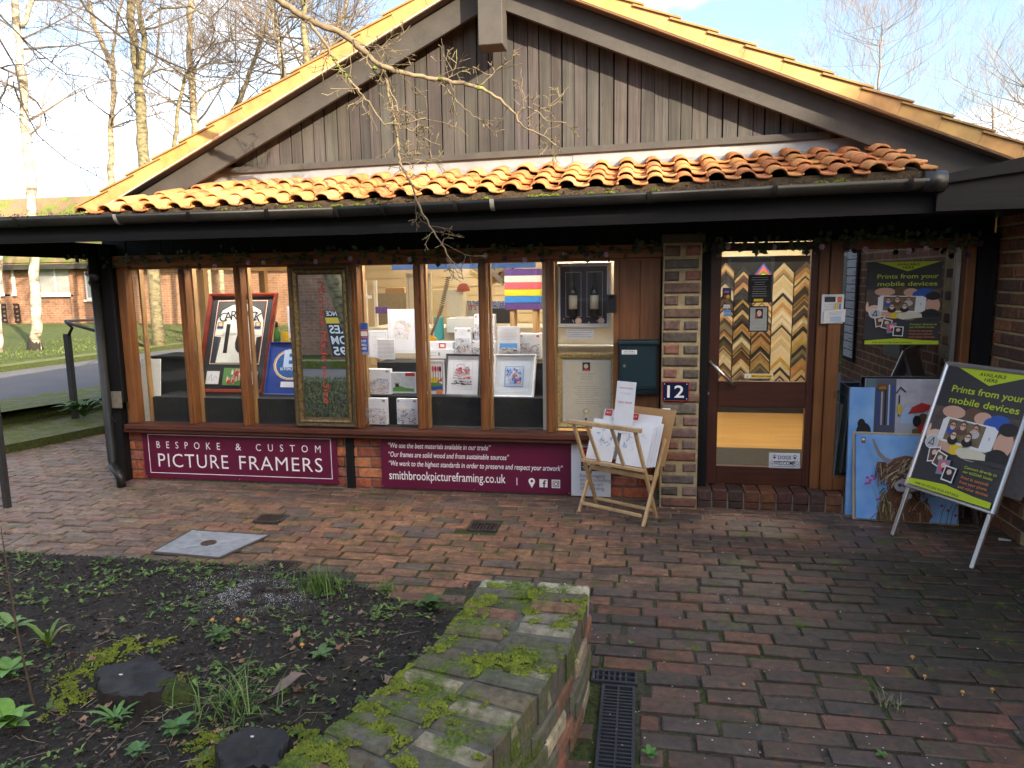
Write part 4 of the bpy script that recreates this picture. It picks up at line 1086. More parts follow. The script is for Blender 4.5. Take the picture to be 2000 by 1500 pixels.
def dead(mb, p, s, rr, col):
    a = rr.uniform(0, 6.28); n = 9; ring = []
    tilt = V3(rr.uniform(-.5, .5), rr.uniform(-.5, .5), 1).normalized(); u_ = tilt.orthogonal().normalized(); v_ = tilt.cross(u_)
    for i in range(n):
        b = a + i * 6.283 / n; rad = s * (1.0 if i % 2 else .55) * rr.uniform(.75, 1.15); ring.append(p + u_ * rad * math.cos(b) + v_ * rad * .75 * math.sin(b) + V3(0, 0, rr.uniform(0, s * .5)))
    mb.add([p + V3(0, 0, .004), *ring], [(0, i + 1, (i + 1) % n + 1) for i in range(n)], 0, hsv(col, rr, .2))
DLC = [(.16, .085, .04), (.22, .13, .07), (.10, .06, .035), (.26, .17, .10)]
for _ in range(70):
    p = B(rr.uniform(60, 760), rr.uniform(1240, 1500)); dead(dl, p + V3(0, 0, .012), rr.uniform(.012, .030), rr, rr.choice(DLC))
for _ in range(26):
    p = B(rr.uniform(640, 860), rr.uniform(1160, 1280)); dead(dl, p + V3(0, 0, .012), rr.uniform(.010, .020), rr, rr.choice(DLC))
for _ in range(260):
    p = B(rr.uniform(0, 860), 1110 + 390 * rr.random() ** .8)
    if p.x < -.78 - .26 * (-2.6 - p.y): dead(dl, p + V3(0, 0, .008), rr.uniform(.006, .016), rr, rr.choice(DLC + [(.30, .24, .16), (.08, .06, .05)]))
for _ in range(170):
    p = B(rr.uniform(0, 860), 1110 + 390 * rr.random()); a = rr.uniform(0, 6.28); l = rr.uniform(.03, .13)
    if p.x < -.85 - .26 * (-2.6 - p.y): dl.tube([p + V3(0, 0, .006), p + V3(math.cos(a) * l * .5, math.sin(a) * l * .5, .02), p + V3(math.cos(a + .3) * l, math.sin(a + .3) * l, .012)], [.0013, .0011, .0006], 3, 0, rr.choice([(.30, .25, .17), (.20, .15, .10), (.12, .09, .06)]), False)
tag(dl.build('dead_leaves', LEAFA, None, fix=False), 'small brown dead leaves scattered over the soil bed', 'dead leaves', kind='stuff')
mb = MB()
a_, b_ = B(528, 1365) + V3(0, 0, .01), B(600, 1332) + V3(0, 0, .035); dd = (b_ - a_); s_ = V3(-dd.y, dd.x, 0).normalized() * .035
mb.add([a_, a_.lerp(b_, .35) - s_ + V3(0, 0, .02), a_.lerp(b_, .75) - s_ * .9 + V3(0, 0, .03), b_, a_.lerp(b_, .75) + s_ * .9 + V3(0, 0, .02), a_.lerp(b_, .35) + s_ + V3(0, 0, .01), a_.lerp(b_, .5) + V3(0, 0, .002)],
       [(0, 1, 6), (1, 2, 6), (2, 3, 6), (3, 4, 6), (4, 5, 6), (5, 0, 6)], 0, (.17, .12, .10))
tag(mb.build('dead_leaf', LEAFA, None, fix=False), 'large curled grey brown dead leaf on the soil near the garden wall', 'dead leaf')
# white grit patch
gt_ = MB()
for _ in range(9000):
    gx_, gy_ = rr.gauss(490, 75), rr.gauss(1155, 24); q = B(gx_, gy_) + V3(0, 0, .001)
    if noise.fractal((q.x * 6, q.y * 6, 9), 1, 2, 3) < -.30 + .35 * rr.random(): continue
    s = rr.uniform(.0006, .0012) + .0022 * rr.random() ** 6; gt_.add([q + V3(-s, -s, 0), q + V3(s, -s, 0), q + V3(0, s, 0), q + V3(0, 0, s * 1.4)], [(0, 1, 3), (1, 2, 3), (2, 0, 3)])
tag(gt_.build('white_grit', plain('white_grit_stone', (.52, .54, .56), .9, .3, 60), None, fix=False), 'pale white grit sprinkled on the dark soil at the back of the bed', 'grit', kind='stuff')
wl = MB()
for _ in range(420):
    q = G(rr.uniform(900, 2000), rr.uniform(1010, 1500)) if rr.random() < .6 else G(rr.uniform(0, 1000), rr.uniform(940, 1090))
    s = rr.uniform(.0010, .0032); a = rr.uniform(0, 3.14); u_ = V3(math.cos(a), math.sin(a), 0) * s * rr.uniform(1, 2.2); v_ = V3(-math.sin(a), math.cos(a), 0) * s
    q.z = .004; wl.add([q - u_ - v_, q + u_ - v_, q + u_ * .6 + v_, q - u_ + v_ * .7, q + V3(0, 0, s)], [(0, 1, 4), (1, 2, 4), (2, 3, 4), (3, 0, 4)], 0, rr.choice([(.55, .55, .55), (.45, .40, .30), (.25, .16, .09), (.60, .58, .5)]))
tag(wl.build('litter_specks', LEAFA, None, fix=False), 'tiny pale chips and bits of leaf scattered on the paving', 'litter', kind='stuff')
# stumps and mossy stone
BURNT = NT('blackened_cut_wood'); _n = BURNT.noise(18, 6); BURNT.set(BURNT.mix(BURNT.ramp(BURNT.noise(5, 4), [(.55, 0), (.7, .5)]), BURNT.ramp(_n, [(.3, (.006, .006, .0065)), (.7, (.024, .023, .024))]), (.055, .053, .052)), .75).bump(_n, .6, .01); BURNT = BURNT.mat
BARKD = plain('dark_wet_bark', (.025, .019, .015), .9, .3, 40, .8)
def stump(label, cen, rx, ry, h, seed):
    rr = random.Random(seed); c = cen; t = thing('tree_stump', c, label, 'stump'); n = 44
    rad = [1 + .12 * math.sin(6.283 * i / n * 2 + seed) + .09 * math.sin(6.283 * i / n * 5 + seed * 2) + rr.uniform(-.04, .04) for i in range(n)]; tl = V3(rr.uniform(-.12, .12), -.16, 0)
    ring = lambda k, z: [c + V3(rx * k * rad[i] * math.cos(6.283 * i / n), ry * k * rad[i] * math.sin(6.283 * i / n), z + (tl.x * rx * math.cos(6.283 * i / n) - tl.y * ry * math.sin(6.283 * i / n)) * (z > 0)) for i in range(n)]
    jag = [rr.uniform(-.010, .008) + .010 * math.sin(6.283 * i / n * 3 + seed) for i in range(n)]
    lo = [v + V3(rr.gauss(0, .006), rr.gauss(0, .006), 0) for v in ring(1.30, -.07)]; mid = [v + V3(rr.gauss(0, .004), rr.gauss(0, .004), 0) for v in ring(1.06, h * .45)]; hi = [v + V3(0, 0, jag[i]) for i, v in enumerate(ring(1.0, h))]
    MB().add(lo + mid + hi, [(k * n + i, k * n + (i + 1) % n, (k + 1) * n + (i + 1) % n, (k + 1) * n + i) for k in (0, 1) for i in range(n)]).build('bark', BARKD, t)
    rings = [[v + V3(0, 0, jag[i] - .001) for i, v in enumerate(ring(1.0, h))]]
    for k_ in (.9, .7, .5, .3, .12): rings.append([v + V3(0, 0, -.010 * (1 - k_) + .012 * noise.noise((v.x * 16, v.y * 16, seed))) for v in ring(k_, h)])
    mb = MB(); mb.add([v for rg in rings for v in rg], [(k * n + i, k * n + (i + 1) % n, (k + 1) * n + (i + 1) % n, (k + 1) * n + i) for k in range(5) for i in range(n)] + [tuple(range(5 * n, 6 * n))]); mb.build('cut_face', BURNT, t)
    for k_ in range(1): q = c + V3(rr.uniform(-.5, .5) * rx, rr.uniform(-.4, .5) * ry, h + .009); s_ = rr.uniform(.005, .012); MB().add([q + V3(s_ * math.cos(i * .9) * rr.uniform(.6, 1.2), s_ * .7 * math.sin(i * .9) * rr.uniform(.6, 1.2), 0) for i in range(7)], [tuple(range(7))]).build('pale_fungus', GREYP, t, fix=False)
    return t
s1 = stump('larger blackened tree stump with a cut top in the middle of the bed', G(262, 1322, .19) + V3(0, 0, -.10), .165, .095, .10, 3)
s2 = stump('smaller blackened round stump beside the garden wall', G(492, 1460, .20) + V3(0, 0, -.10), .120, .085, .10, 5)
def lump(name, label, c, rx, ry, h, seed, mat=None, parent=None):
    rr = random.Random(seed); mb = MB(); n, m = 14, 6; vs = []
    for j in range(m):
        f = j / (m - 1) * math.pi / 2
        for i in range(n):
            a = 6.283 * i / n; k = 1 + .22 * noise.noise((math.cos(a) * 2 + seed, math.sin(a) * 2, f * 2)); vs.append(c + V3(rx * k * math.cos(f) * math.cos(a), ry * k * math.cos(f) * math.sin(a), h * k * math.sin(f) - .01))
    mb.add(vs, [(j * n + i, j * n + (i + 1) % n, (j + 1) * n + (i + 1) % n, (j + 1) * n + i) for j in range(m - 1) for i in range(n)])
    o = mb.build(name, mat or MOSS, parent, True)
    return o if parent else tag(o, label, 'moss')
lump('mossy_stone', 'mossy green stone between the larger stump and the long grass', B(335, 1365), .10, .055, .085, 2, MOSSD)
def mossbed(label, spots, seed):
    mb = MB(); rr = random.Random(seed)
    for (px, py, s) in spots:
        c = B(px, py)
        for _ in range(int(150 * s)):
            x, y = c.x + rr.gauss(0, .020 * s), c.y + rr.gauss(0, .015 * s)
            if noise.fractal((x * 14, y * 14, 1), 1, 2, 3) < -.05: continue
            film(mb, V3(x, y, bed_h(x, y) + .006 + .012 * max(0, noise.noise((x * 25, y * 25, 2)))), rr.uniform(.003, .007), rr)
    return tag(mb.build('moss_patch', MOSS, None, fix=False), label, 'moss', kind='stuff')
mossbed('yellow green moss round the larger stump and over the mossy stone', [(250, 1262, 2.2), (285, 1258, 1.8), (215, 1275, 2), (190, 1300, 2.2), (160, 1320, 2.4), (140, 1340, 2), (165, 1350, 2), (130, 1370, 2), (340, 1330, 1.6), (290, 1362, 1.6), (100, 1395, 1.6), (320, 1250, 1.4)], 4)
mossbed('yellow green moss on the left side of the smaller stump', [(418, 1445, 1.8), (405, 1468, 2), (400, 1490, 2), (590, 1428, 1.6), (605, 1440, 1.6)], 5)
# little mushrooms
MUSH = plain('orange_mushroom_cap', (.55, .26, .06), .5, .15, 30)
MPOS = [(1452, 1337, 'orange mushroom nearest the bottom edge, left of the others on the paving'), (1806, 1321, 'orange mushroom standing behind the dark mushrooms on the paving'), (1880, 1352, 'orange mushroom left of the rightmost one on the paving'), (1938, 1347, 'rightmost orange mushroom on the paving'), (1782, 1283, 'small tan mushroom in a row on the paving'), (1734, 1306, 'pale orange mushroom near the curled twig on the paving')]
for i, (px, py, lb) in enumerate(MPOS):
    p = G(px, py + 6); t = thing('mushroom', p, lb, 'mushroom', 'small mushrooms on the paving')
    MB().tube([p, p + V3(0, 0, .014)], .0022, 6).build('stem', CREAM, t)
    MB().lathe(p + V3(0, 0, .012), [(.0085, 0), (.008, .004), (.0055, .008), (.001, .010)], 10).build('cap', MUSH, t, True)
GM = [(415, 1213), (465, 1212), (478, 1214), (590, 1262)]
for i, (px, py) in enumerate(GM):
    p = B(px, py + 4); t = thing('mushroom', p, ['small orange mushroom left of a pair on the soil', 'orange mushroom, left one of a pair on the soil', 'orange mushroom, right one of a pair on the soil', 'single tan mushroom on the soil near the dry stalks'][i], 'mushroom', 'small mushrooms on the soil')
    MB().tube([p, p + V3(0, 0, .016)], .0025, 6).build('stem', CREAM, t); MB().lathe(p + V3(0, 0, .012), [(.011, 0), (.010, .006), (.006, .011), (.001, .013)], 10).build('cap', MUSH, t, True)
# thin bare stem on the left
st = MB(); rr = random.Random(15); P = [G(80, 1500, .12), W(62, 1360, -3.25), W(35, 1240, -3.25), W(15, 1120, -3.25), W(2, 1030, -3.25)]
P[0] = P[1] + V3(.06, 0, -.3)
st.tube(P, [.006, .005, .004, .003, .0015], 5)
for i in range(10):
    a = P[1 + i % 3].lerp(P[2 + i % 3], rr.random()); sg = rr.choice((-1, 1)); st.tube([a, a + V3(sg * .06, rr.uniform(-.03, .03), .03), a + V3(sg * .14, rr.uniform(-.04, .04), .04 + rr.uniform(-.03, .05))], [.0016, .0012, .0007], 3)
tag(st.build('dry_weed_plant', plain('brown_twig', (.10, .065, .04), .8, .2), None), 'thin bare upright stem with side twigs at the left edge of the bed', 'plant')
# weeds by the handrail post
rosette('leafy_weed', 'clump of strap leaved weeds at the foot of the handrail post', 0, 0, 60, .34, .06, [(.05, .13, .03), (.09, .19, .05), (.12, .22, .07)], 1.0, 22, .08, pos=G(165, 815, .12))

# ================================================================== trees
def grow(tw, p, d, l, r, lvl, rr, spread=.6, upw=.18, n=4):
    pts = [p]; rad = [r]; q = p.copy(); dd = d.copy(); k = 4
    for i in range(k):
        dd = (dd + V3(rr.gauss(0, .16), rr.gauss(0, .16), rr.gauss(0, .12) + upw * .25)).normalized(); q = q + dd * l / k; pts.append(q); rad.append(max(.0022, r * (1 - .75 * (i + 1) / k)))
    tw.tube(pts, rad, 4 if lvl < 1 else 3, 0, caps=False)
    if lvl < 3:
        for i in range(n):
            t = rr.uniform(.25, 1.0); j = min(k - 1, int(t * k)); b = pts[j].lerp(pts[j + 1], t * k - j)
            ax = V3(rr.gauss(0, 1), rr.gauss(0, 1), rr.gauss(0, .5)).normalized(); nd = (dd * (1 - spread) + ax * spread + V3(0, 0, upw)).normalized()
            grow(tw, b, nd, l * rr.uniform(.42, .68), max(.0025, r * .45), lvl + 1, rr, spread, upw, n)
def barkmat(name, a, b, c, sc=14):
    t = NT(name); n = t.noise(1, 6, .65, t.map((sc * .5, sc * .5, sc))); col = t.ramp(n, [(.35, a), (.52, b), (.68, c)]); t.set(col, .85).bump(n, .6, .02); MATS[name] = t.mat; return t.mat
BIRCH = barkmat('white_birch_bark', (.09, .07, .045), (.42, .37, .29), (.60, .55, .46), 7)
ALDER = barkmat('mossy_grey_bark', (.045, .038, .022), (.17, .145, .08), (.26, .23, .11), 16)
TAN = barkmat('tan_bark', (.13, .10, .06), (.32, .26, .17), (.46, .38, .26), 14)
TWIG = plain('brown_twig_bark', (.16, .125, .095), .8, .15)
TWIGL = plain('pale_twig_bark', (.26, .21, .17), .8, .15)
def tree(name, label, Y, path, wpx, mat, seed, limbs=10, ll=1.6, forks=(), base=None, n=4, up=.2, twig=None, lo=.25):
    rr = random.Random(seed); pts = [W(x, y, Y) for x, y in path]; m = pts[0].copy()
    scale = (pts[0] - CP).dot(_f) / FPX
    if base is None: pts = [V3(m.x + (m.x - pts[1].x) * .2, Y, .1)] + pts
    t = thing(name, pts[0], label, 'tree')
    tr = MB(); k = len(pts); r0 = wpx * scale / 2
    rad = [r0 * (1.12 - .5 * i / (k - 1)) for i in range(k)]
    def dense(P, Rr):
        o, r2 = [], []
        for i in range(len(P) - 1):
            for s in range(5): o.append(P[i].lerp(P[i + 1], s / 5) + V3(rr.gauss(0, .012), rr.gauss(0, .012), 0)); r2.append((Rr[i] * (5 - s) + Rr[i + 1] * s) / 5 * rr.uniform(.94, 1.08))
        return o + [P[-1]], r2 + [Rr[-1]]
    P, Rr = dense(pts, rad); tr.tube(P, Rr, 9)
    allp = [(P, Rr)]
    for fk, w2 in forks:
        F = [W(x, y, Y) for x, y in fk]; fr_ = [w2 * scale / 2 * (1 - .4 * i / (len(F) - 1)) for i in range(len(F))]; F, fr_ = dense(F, fr_); tr.tube(F, fr_, 7); allp.append((F, fr_))
    tr.build('trunk', mat, t, True)
    tw = MB(); limbs = int(limbs * 1.8)
    for i in range(limbs):
        Q, qr = allp[i % len(allp)] if len(allp) > 1 else allp[0]
        j = int(rr.uniform(lo, .98) * (len(Q) - 1)); a = rr.uniform(0, 6.283); d = V3(math.cos(a), math.sin(a) * .7, rr.uniform(-.1, .7)).normalized()
        grow(tw, Q[j], d, ll * rr.uniform(.6, 1.2), max(.012, qr[j] * .35), 0, rr, .55, up, n)
    tw.build('crown', twig or TWIG, t)
    return t
bt_ = tree('birch_tree', 'white birch with a dark rough foot on the lawn at the left', 7.35, [(70, 698), (71, 600), (64, 440), (55, 300), (43, 150), (35, 60), (27, -70)], 18, BIRCH, 1, 12, 1.8, forks=[([(43, 52), (55, 30), (66, -20), (76, -70)], 10)], base=1, lo=.55, up=-.15)
bt = W(70, 698, 7.35); bu = W(71, 655, 7.35)
lump('root_swelling', '', bt, .16, .16, .50, 6, BARKD, bt_)
tree('birch_tree', 'birch trunk cut off by the left edge of the photo', 6.7, [(-6, 705), (-6, 500), (-14, 300), (-26, 100), (-40, -60)], 16, BIRCH, 2, 6, 1.5, base=1, lo=.6)
tree('slender_tree', 'slender pale yellow tree leaning left above its fork, beside the double stemmed alder', 10, [(216, 350), (218, 250), (223, 140), (188, 60), (172, 0), (160, -60)], 11, TAN, 3, 12, 1.5, forks=[([(222, 140), (222, 90), (232, 30), (245, -30)], 6)])
tree('alder_tree', 'dark mossy double stemmed alder left of the roof', 9, [(281, 325), (276, 210), (270, 160), (258, 60), (252, -60)], 21, ALDER, 4, 16, 2.0, forks=[([(272, 165), (283, 80), (273, 30), (268, -60)], 13), ([(280, 150), (310, 135), (350, 140), (400, 165)], 4), ([(283, 40), (310, 18), (370, 12), (420, 40)], 5)])
tree('alder_tree', 'straight tan trunked tree behind the left slope of the roof', 10, [(382, 270), (376, 200), (369, 100), (371, 40), (376, -60)], 15, TAN, 5, 16, 1.9, forks=[([(372, 145), (400, 125), (450, 122), (470, 120)], 4), ([(370, 230), (400, 180), (440, 160), (470, 135)], 4)])
tree('slender_tree', 'thin tan tree leaning right behind the roof', 12, [(420, 260), (470, 195), (500, 110), (520, 50), (532, -40)], 9, TAN, 6, 14, 1.8)
tree('birch_tree', 'white birch behind the middle of the left roof slope', 11, [(556, 170), (548, 110), (540, 60), (527, 0), (520, -60)], 13, BIRCH, 7, 14, 1.8)
tree('alder_tree', 'grey mossy trunk just left of the overhanging branch', 9, [(600, 140), (595, 60), (591, -60)], 15, ALDER, 8, 14, 1.8)
tree('slender_tree', 'pale forked tree nearest the ridge on the left', 11, [(650, 110), (658, 60), (672, 20), (690, -50)], 9, TAN, 9, 12, 1.6)
tree('slender_tree', 'thin dark stemmed tree between the alder and the straight tan trunk', 9.5, [(340, 300), (346, 220), (362, 150), (372, 130)], 8, ALDER, 10, 10, 1.5)
tree('bare_tree', 'small bare tree with a fine fan shaped crown beyond the right roof slope', 24, [(1712, 250), (1716, 160), (1720, 90), (1724, 40)], 4, TWIGL, 11, 22, 2.6, n=4, up=.42, twig=TWIGL, lo=.35)
tree('bare_tree', 'bushy bare tree cut off by the right edge of the photo', 26, [(2010, 330), (2008, 220), (2002, 140)], 8, TWIGL, 12, 20, 3.0, n=4, up=.3, twig=TWIGL, lo=.3)
tree('bare_tree', 'low bare tree beyond the right end of the roof', 28, [(1945, 330), (1940, 260), (1938, 210)], 5, TWIGL, 13, 12, 2.4, n=4, up=.3, twig=TWIGL, lo=.3)
fw = MB(); rr = random.Random(41)
for i in range(70):
    x = rr.uniform(-40, 560); Y = rr.uniform(22, 34); p = W(x, 420, Y); p.z = .3; h = rr.uniform(3.2, 5.8); grow(fw, p, V3(rr.gauss(0, .1), 0, 1).normalized(), h, .05, 0, rr, .42, .25, 4)
tag(fw.build('far_wood', TWIGL, None, fix=False), 'hazy mass of bare twigs of the wood far behind the left trees', 'wood', kind='stuff')

for lb_, Yb_, paths in (('dark bare twigs drooping in from the top left corner of the photo', 3.2, [([(-20, 10), (0, 30), (60, 90), (130, 145), (172, 151)], 5, 1.2), ([(40, 72), (90, 130), (125, 157)], 3, 1)]),
                        ('long dark curved branch crossing in front of the left birch', 3.6, [([(-20, 40), (0, 78), (30, 130), (45, 210), (75, 265), (130, 312), (205, 352)], 5, 1.4), ([(0, 200), (30, 220), (60, 232)], 2.5, 1)]),
                        ('long dark branch crossing in front of the alder from the top', 5.0, [([(140, -30), (170, 20), (250, 82), (330, 122), (400, 150), (460, 152)], 6, 1.4), ([(195, 0), (222, 24)], 3, 1)])):
    m_ = MB(); rb_ = random.Random(len(lb_))
    for pth, w0, w1 in paths:
        P = [W(x, y, Yb_) for x, y in pth]; s_ = (P[0] - CP).dot(_f) / FPX; k = len(P); m_.tube(P, [(w0 + (w1 - w0) * i / (k - 1)) * s_ / 2 for i in range(k)], 6)
        for i in range(9): j = rb_.randrange(k - 1); q = P[j].lerp(P[j + 1], rb_.random()); grow(m_, q, V3(rb_.gauss(.3, .6), rb_.gauss(0, .5), rb_.gauss(-.3, .5)).normalized(), .5, .006, 2, rb_, .5, -.1, 3)
    tag(m_.build('hanging_branch', plain('dark_branch_bark', (.045, .035, .03), .8, .2), None, fix=False), lb_, 'branch')
# --- overhanging bare branch in front of the shop
def q3(x, y): return (540 + x / 3, y / 3)
br = MB(); rr = random.Random(6); BY = -1.05
def limb(pts, w0, w1, dy0=0.0, dy1=0.0, tw=8, tl=.18):
    P = [W(*q3(*p), BY + dy0 + (dy1 - dy0) * i / (len(pts) - 1)) for i, p in enumerate(pts)]
    s = (P[0] - CP).dot(_f) / FPX; Rr = [(w0 + (w1 - w0) * i / (len(P) - 1)) * s / 2 for i in range(len(P))]
    D, E = [], []
    for i in range(len(P) - 1):
        for k in range(4): D.append(P[i].lerp(P[i + 1], k / 4) + V3(rr.gauss(0, .004), rr.gauss(0, .004), rr.gauss(0, .003))); E.append((Rr[i] * (4 - k) + Rr[i + 1] * k) / 4 * rr.uniform(.9, 1.15))
    D.append(P[-1]); E.append(Rr[-1]); br.tube(D, E, 7)
    for i in range(int(tw * 1.4)):
        j = rr.randrange(len(D) // 5, len(D) - 1); d = (D[j + 1] - D[j]).normalized(); ax = V3(rr.gauss(0, 1), rr.gauss(0, .8), rr.gauss(0, 1)).normalized()
        grow(br, D[j], (d * .6 + ax * .8).normalized(), tl * rr.uniform(.5, 1.4), .0028, 1, rr, .5, -.02, 2)
limb([(-160, -90), (20, 0), (130, 85), (260, 150), (380, 190), (480, 270), (600, 380), (690, 415), (850, 450), (960, 465), (1090, 490), (1200, 520), (1310, 580), (1400, 670)], 15, 5, -.2, .1, 12)
limb([(600, 380), (640, 440), (660, 560), (690, 700), (715, 850), (725, 960), (790, 1070), (830, 1200), (880, 1290), (960, 1420), (1010, 1500), (1090, 1590)], 7.5, 2.2, 0, 0, 16, .13)
limb([(130, 85), (200, 140), (270, 230), (330, 340), (400, 430), (470, 520), (540, 600), (630, 730), (760, 720), (880, 690)], 7, 2, -.15, -.1, 12, .16)
limb([(1400, 670), (1440, 740), (1560, 795), (1640, 850)], 4.5, 1.5, .1, .1, 6, .12)
limb([(1400, 670), (1460, 630), (1530, 650), (1590, 710), (1700, 720)], 3.5, 1.2, .1, .1, 5, .12)
limb([(1530, 650), (1640, 610), (1690, 530)], 2.4, 1, .1, .1, 2, .1)
limb([(1465, 600), (1440, 520), (1435, 400)], 2.2, 1, .1, .1, 2, .1)
limb([(1190, 510), (1280, 420), (1380, 350), (1410, 290)], 3, 1, .05, .05, 4, .1)
limb([(980, 480), (1010, 540), (1080, 620), (1180, 690), (1270, 735)], 3.4, 1, .05, 0, 5, .1)
limb([(440, 250), (540, 270), (620, 280), (680, 300), (780, 290)], 2.8, 1, -.05, -.1, 5, .12)
limb([(620, 280), (700, 230), (735, 200)], 2, 1, -.05, -.1, 2, .1)
limb([(480, 290), (560, 400), (650, 500), (700, 600), (720, 720)], 4, 2, 0, 0, 5, .12)
limb([(940, 460), (1000, 470), (1050, 400), (1055, 290)], 2.5, 1, .05, .05, 3, .1)
limb([(725, 900), (790, 930), (900, 950)], 2.5, 1, 0, 0, 4, .1)
limb([(740, 740), (820, 780), (900, 830), (960, 850)], 2.6, 1, 0, 0, 6, .1)
BRB = NT('lichened_branch_bark'); _n = BRB.noise(22, 5); BRB.set(BRB.mix(BRB.ramp(BRB.noise(7, 4), [(.58, 0), (.70, .9)]), BRB.ramp(_n, [(.3, (.10, .075, .045)), (.7, (.25, .195, .12))]), (.21, .22, .07)), .85).bump(_n, .4, .006); BRB = BRB.mat
bo = br.build('overhanging_branch', BRB, None, True, fix=False); tag(bo, 'bare lichened branch hanging down in front of the gable and canopy', 'branch')
bm_ = MB()
for q, s in ((q3(360, 395), 2), (q3(385, 425), 1.8), (q3(415, 450), 1.6), (q3(340, 350), 1.3), (q3(575, 400), 1.0), (q3(960, 465), 1.0), (q3(1185, 520), .8)):
    cushion(bm_, W(*q, BY - .13), .014 * s, .012 * s, .012, rr, 26)
bm_.build('moss', MOSS, bo, fix=False)['kind'] = 'stuff'
# --- debris and moss lying in the gutter
db = MB(); rr = random.Random(12)
for _ in range(4200):
    x = rr.uniform(-5.1, 1.6); y = GY + rr.uniform(-.055, .06); z = GZ + .006 + rr.uniform(-.01, .030) + max(0, .0133 * (x + 2)); s = rr.uniform(.004, .012); a = rr.uniform(0, 6.28); d = V3(math.cos(a), math.sin(a), rr.uniform(-.2, .6)) * s
    p = V3(x, y, z); e = V3(-d.y, d.x, .3 * s) * .35; db.add([p - d, p + e, p + d, p - e], [(0, 1, 2, 3)], 0, rr.choice([(.10, .07, .04), (.16, .12, .07), (.05, .04, .025), (.20, .16, .10)]))
tag(db.build('gutter_debris', LEAFA, None, fix=False), 'brown leaf litter and twigs lying in the gutter', 'leaf litter', kind='stuff')
gm = MB()
for px, s in ((560, 1.6), (590, 2.4), (620, 1.6), (660, 2.6), (700, 2.4), (740, 1), (1040, 2.2), (1060, 2.6), (1085, 1.8), (1155, 1.2), (1190, 1.8), (1280, 1.2), (1600, 2.0), (1640, 2.4), (950, 1.2), (440, 1)):
    w_ = W(px, 395 if px < 1000 else 375, GY); cushion(gm, V3(w_.x, GY - .01, GZ + .008 + max(0, .0133 * (w_.x + 2))), .022 * s, .03, .014, rr, int(40 * s))
tag(gm.build('gutter_moss', MOSS, None, fix=False), 'bright green moss cushions along the gutter edge', 'moss', kind='stuff')

# ================================================================== signs on the wall
SIGNH = 'signs on the low wall under the window'
def board(name, x0, x1, z0, z1, Y, m, label, cat='sign', t=.006):
    T = thing(name, ((x0 + x1) / 2, Y, z0), label, cat); p = Pan((x0, Y - t, z0), (x1 - x0, 0, 0), (0, 0, z1 - z0)); p.slab('board', m, T, t); return T, p
def screws(T, p, m=ALU, e=.012):
    mb = MB()
    for a, b in ((e / p.w, e / p.h), (1 - e / p.w, e / p.h), (e / p.w, 1 - e / p.h), (1 - e / p.w, 1 - e / p.h), (.5, 1 - e / p.h), (.5, e / p.h)): q = p.P(a, b); mb.tube([q, q + p.n * .003], .004, 8)
    mb.build('screw', m, T)
T, p = board('shop_sign', -4.218, -2.436, .030, .458, .012, BURG, 'burgundy sign with white frame reading bespoke and custom picture framers')
p.frame(.030, .10, .972, .90, .006, INKW)
p.text('BESPOKE', .075, .62, .086, INKW, .335, 'L', 0, 2.5); p.text('&', .505, .62, .086, INKW, None, 'C'); p.text('CUSTOM', .595, .62, .086, INKW, .325, 'L', 0, 2.5)
p.text('PICTURE', .078, .235, .172, INKW, .37, 'L', -.004, 1.12); p.text('FRAMERS', .505, .235, .172, INKW, .42, 'L', -.004, 1.12)
p.build('print', T); screws(T, p)
T, p = board('shop_sign', -2.058, -.517, .018, .455, .012, BURG, 'burgundy sign with three quoted lines and the web address of the framers')
p.text('“We use the best materials available in our trade”', .042, .77, .062, INKW, .55, 'L', .006, 1.0, .22)
p.text('“Our frames are solid wood and from sustainable sources”', .042, .60, .062, INKW, .645, 'L', .006, 1.0, .22)
p.text('“We work to the highest standards in order to preserve and respect your artwork”', .042, .43, .062, INKW, .92, 'L', .006, 1.0, .22)
p.text('smithbrookpictureframing.co.uk', .042, .17, .105, INKW, .625, 'L', .004)
p.box(.724, .14, .728, .28, INKW)
p.ell(.803, .225, .017, .058, INKW); p.poly([(.787, .205), (.803, .10), (.819, .205)], INKW); p.ell(.803, .228, .007, .024, BURG)
p.box(.842, .12, .884, .27, INKW); p.text('f', .868, .115, .085, BURG, None, 'C', .02)
p.box(.905, .115, .948, .268, INKW); p.frame(.910, .133, .943, .25, .005, BURG); p.ring(.9265, .19, .011, .038, .004, BURG); p.ell(.939, .228, .0025, .009, BURG)
p.build('print', T); screws(T, p)
T, p = board('guild_sign', -.510, -.205, .012, .452, .011, PAPER, 'white notice with a small dark picture and grey words behind the print rack')
p.box(.25, .46, .72, .88, INKB); p.box(.28, .56, .69, .86, INKR); p.ell(.5, .72, .12, .11, SKIN2); p.ell(.5, .78, .15, .07, INKB); p.box(.38, .56, .62, .64, CREAM); p.text('THE', .5, .80, .035, INKW, .22, bold=.01); p.text('THE GUILD', .485, .485, .035, INKW, .42, bold=.01)
for i, s in enumerate(('Encouraging', 'and promoting', 'the fine art', 'and framing')): p.text(s, .22, .345 - i * .075, .040, INKG, None, 'L')
p.build('print', T); screws(T, p)
# house number
x0, x1, z0, z1 = WR(1293, 745, 1346, 783, -.19)
T, p = board('house_number', x0, x1, z0, z1, -.188, plain('red_enamel_edge', (.40, .03, .04), .35, .05), 'dark blue enamel house number 12 with a red edge on the brick pillar', 'sign', .012)
p.box(.03, .045, .97, .955, plain('navy_enamel', (.008, .012, .045), .25, .03)); p.text('12', .5, .19, .125, INKW, .62, bold=.012)
for a in (.09, .91):
    for b in (.12, .88): p.ell(a, b, .018, .026, INKW, 8)
p.build('print', T)
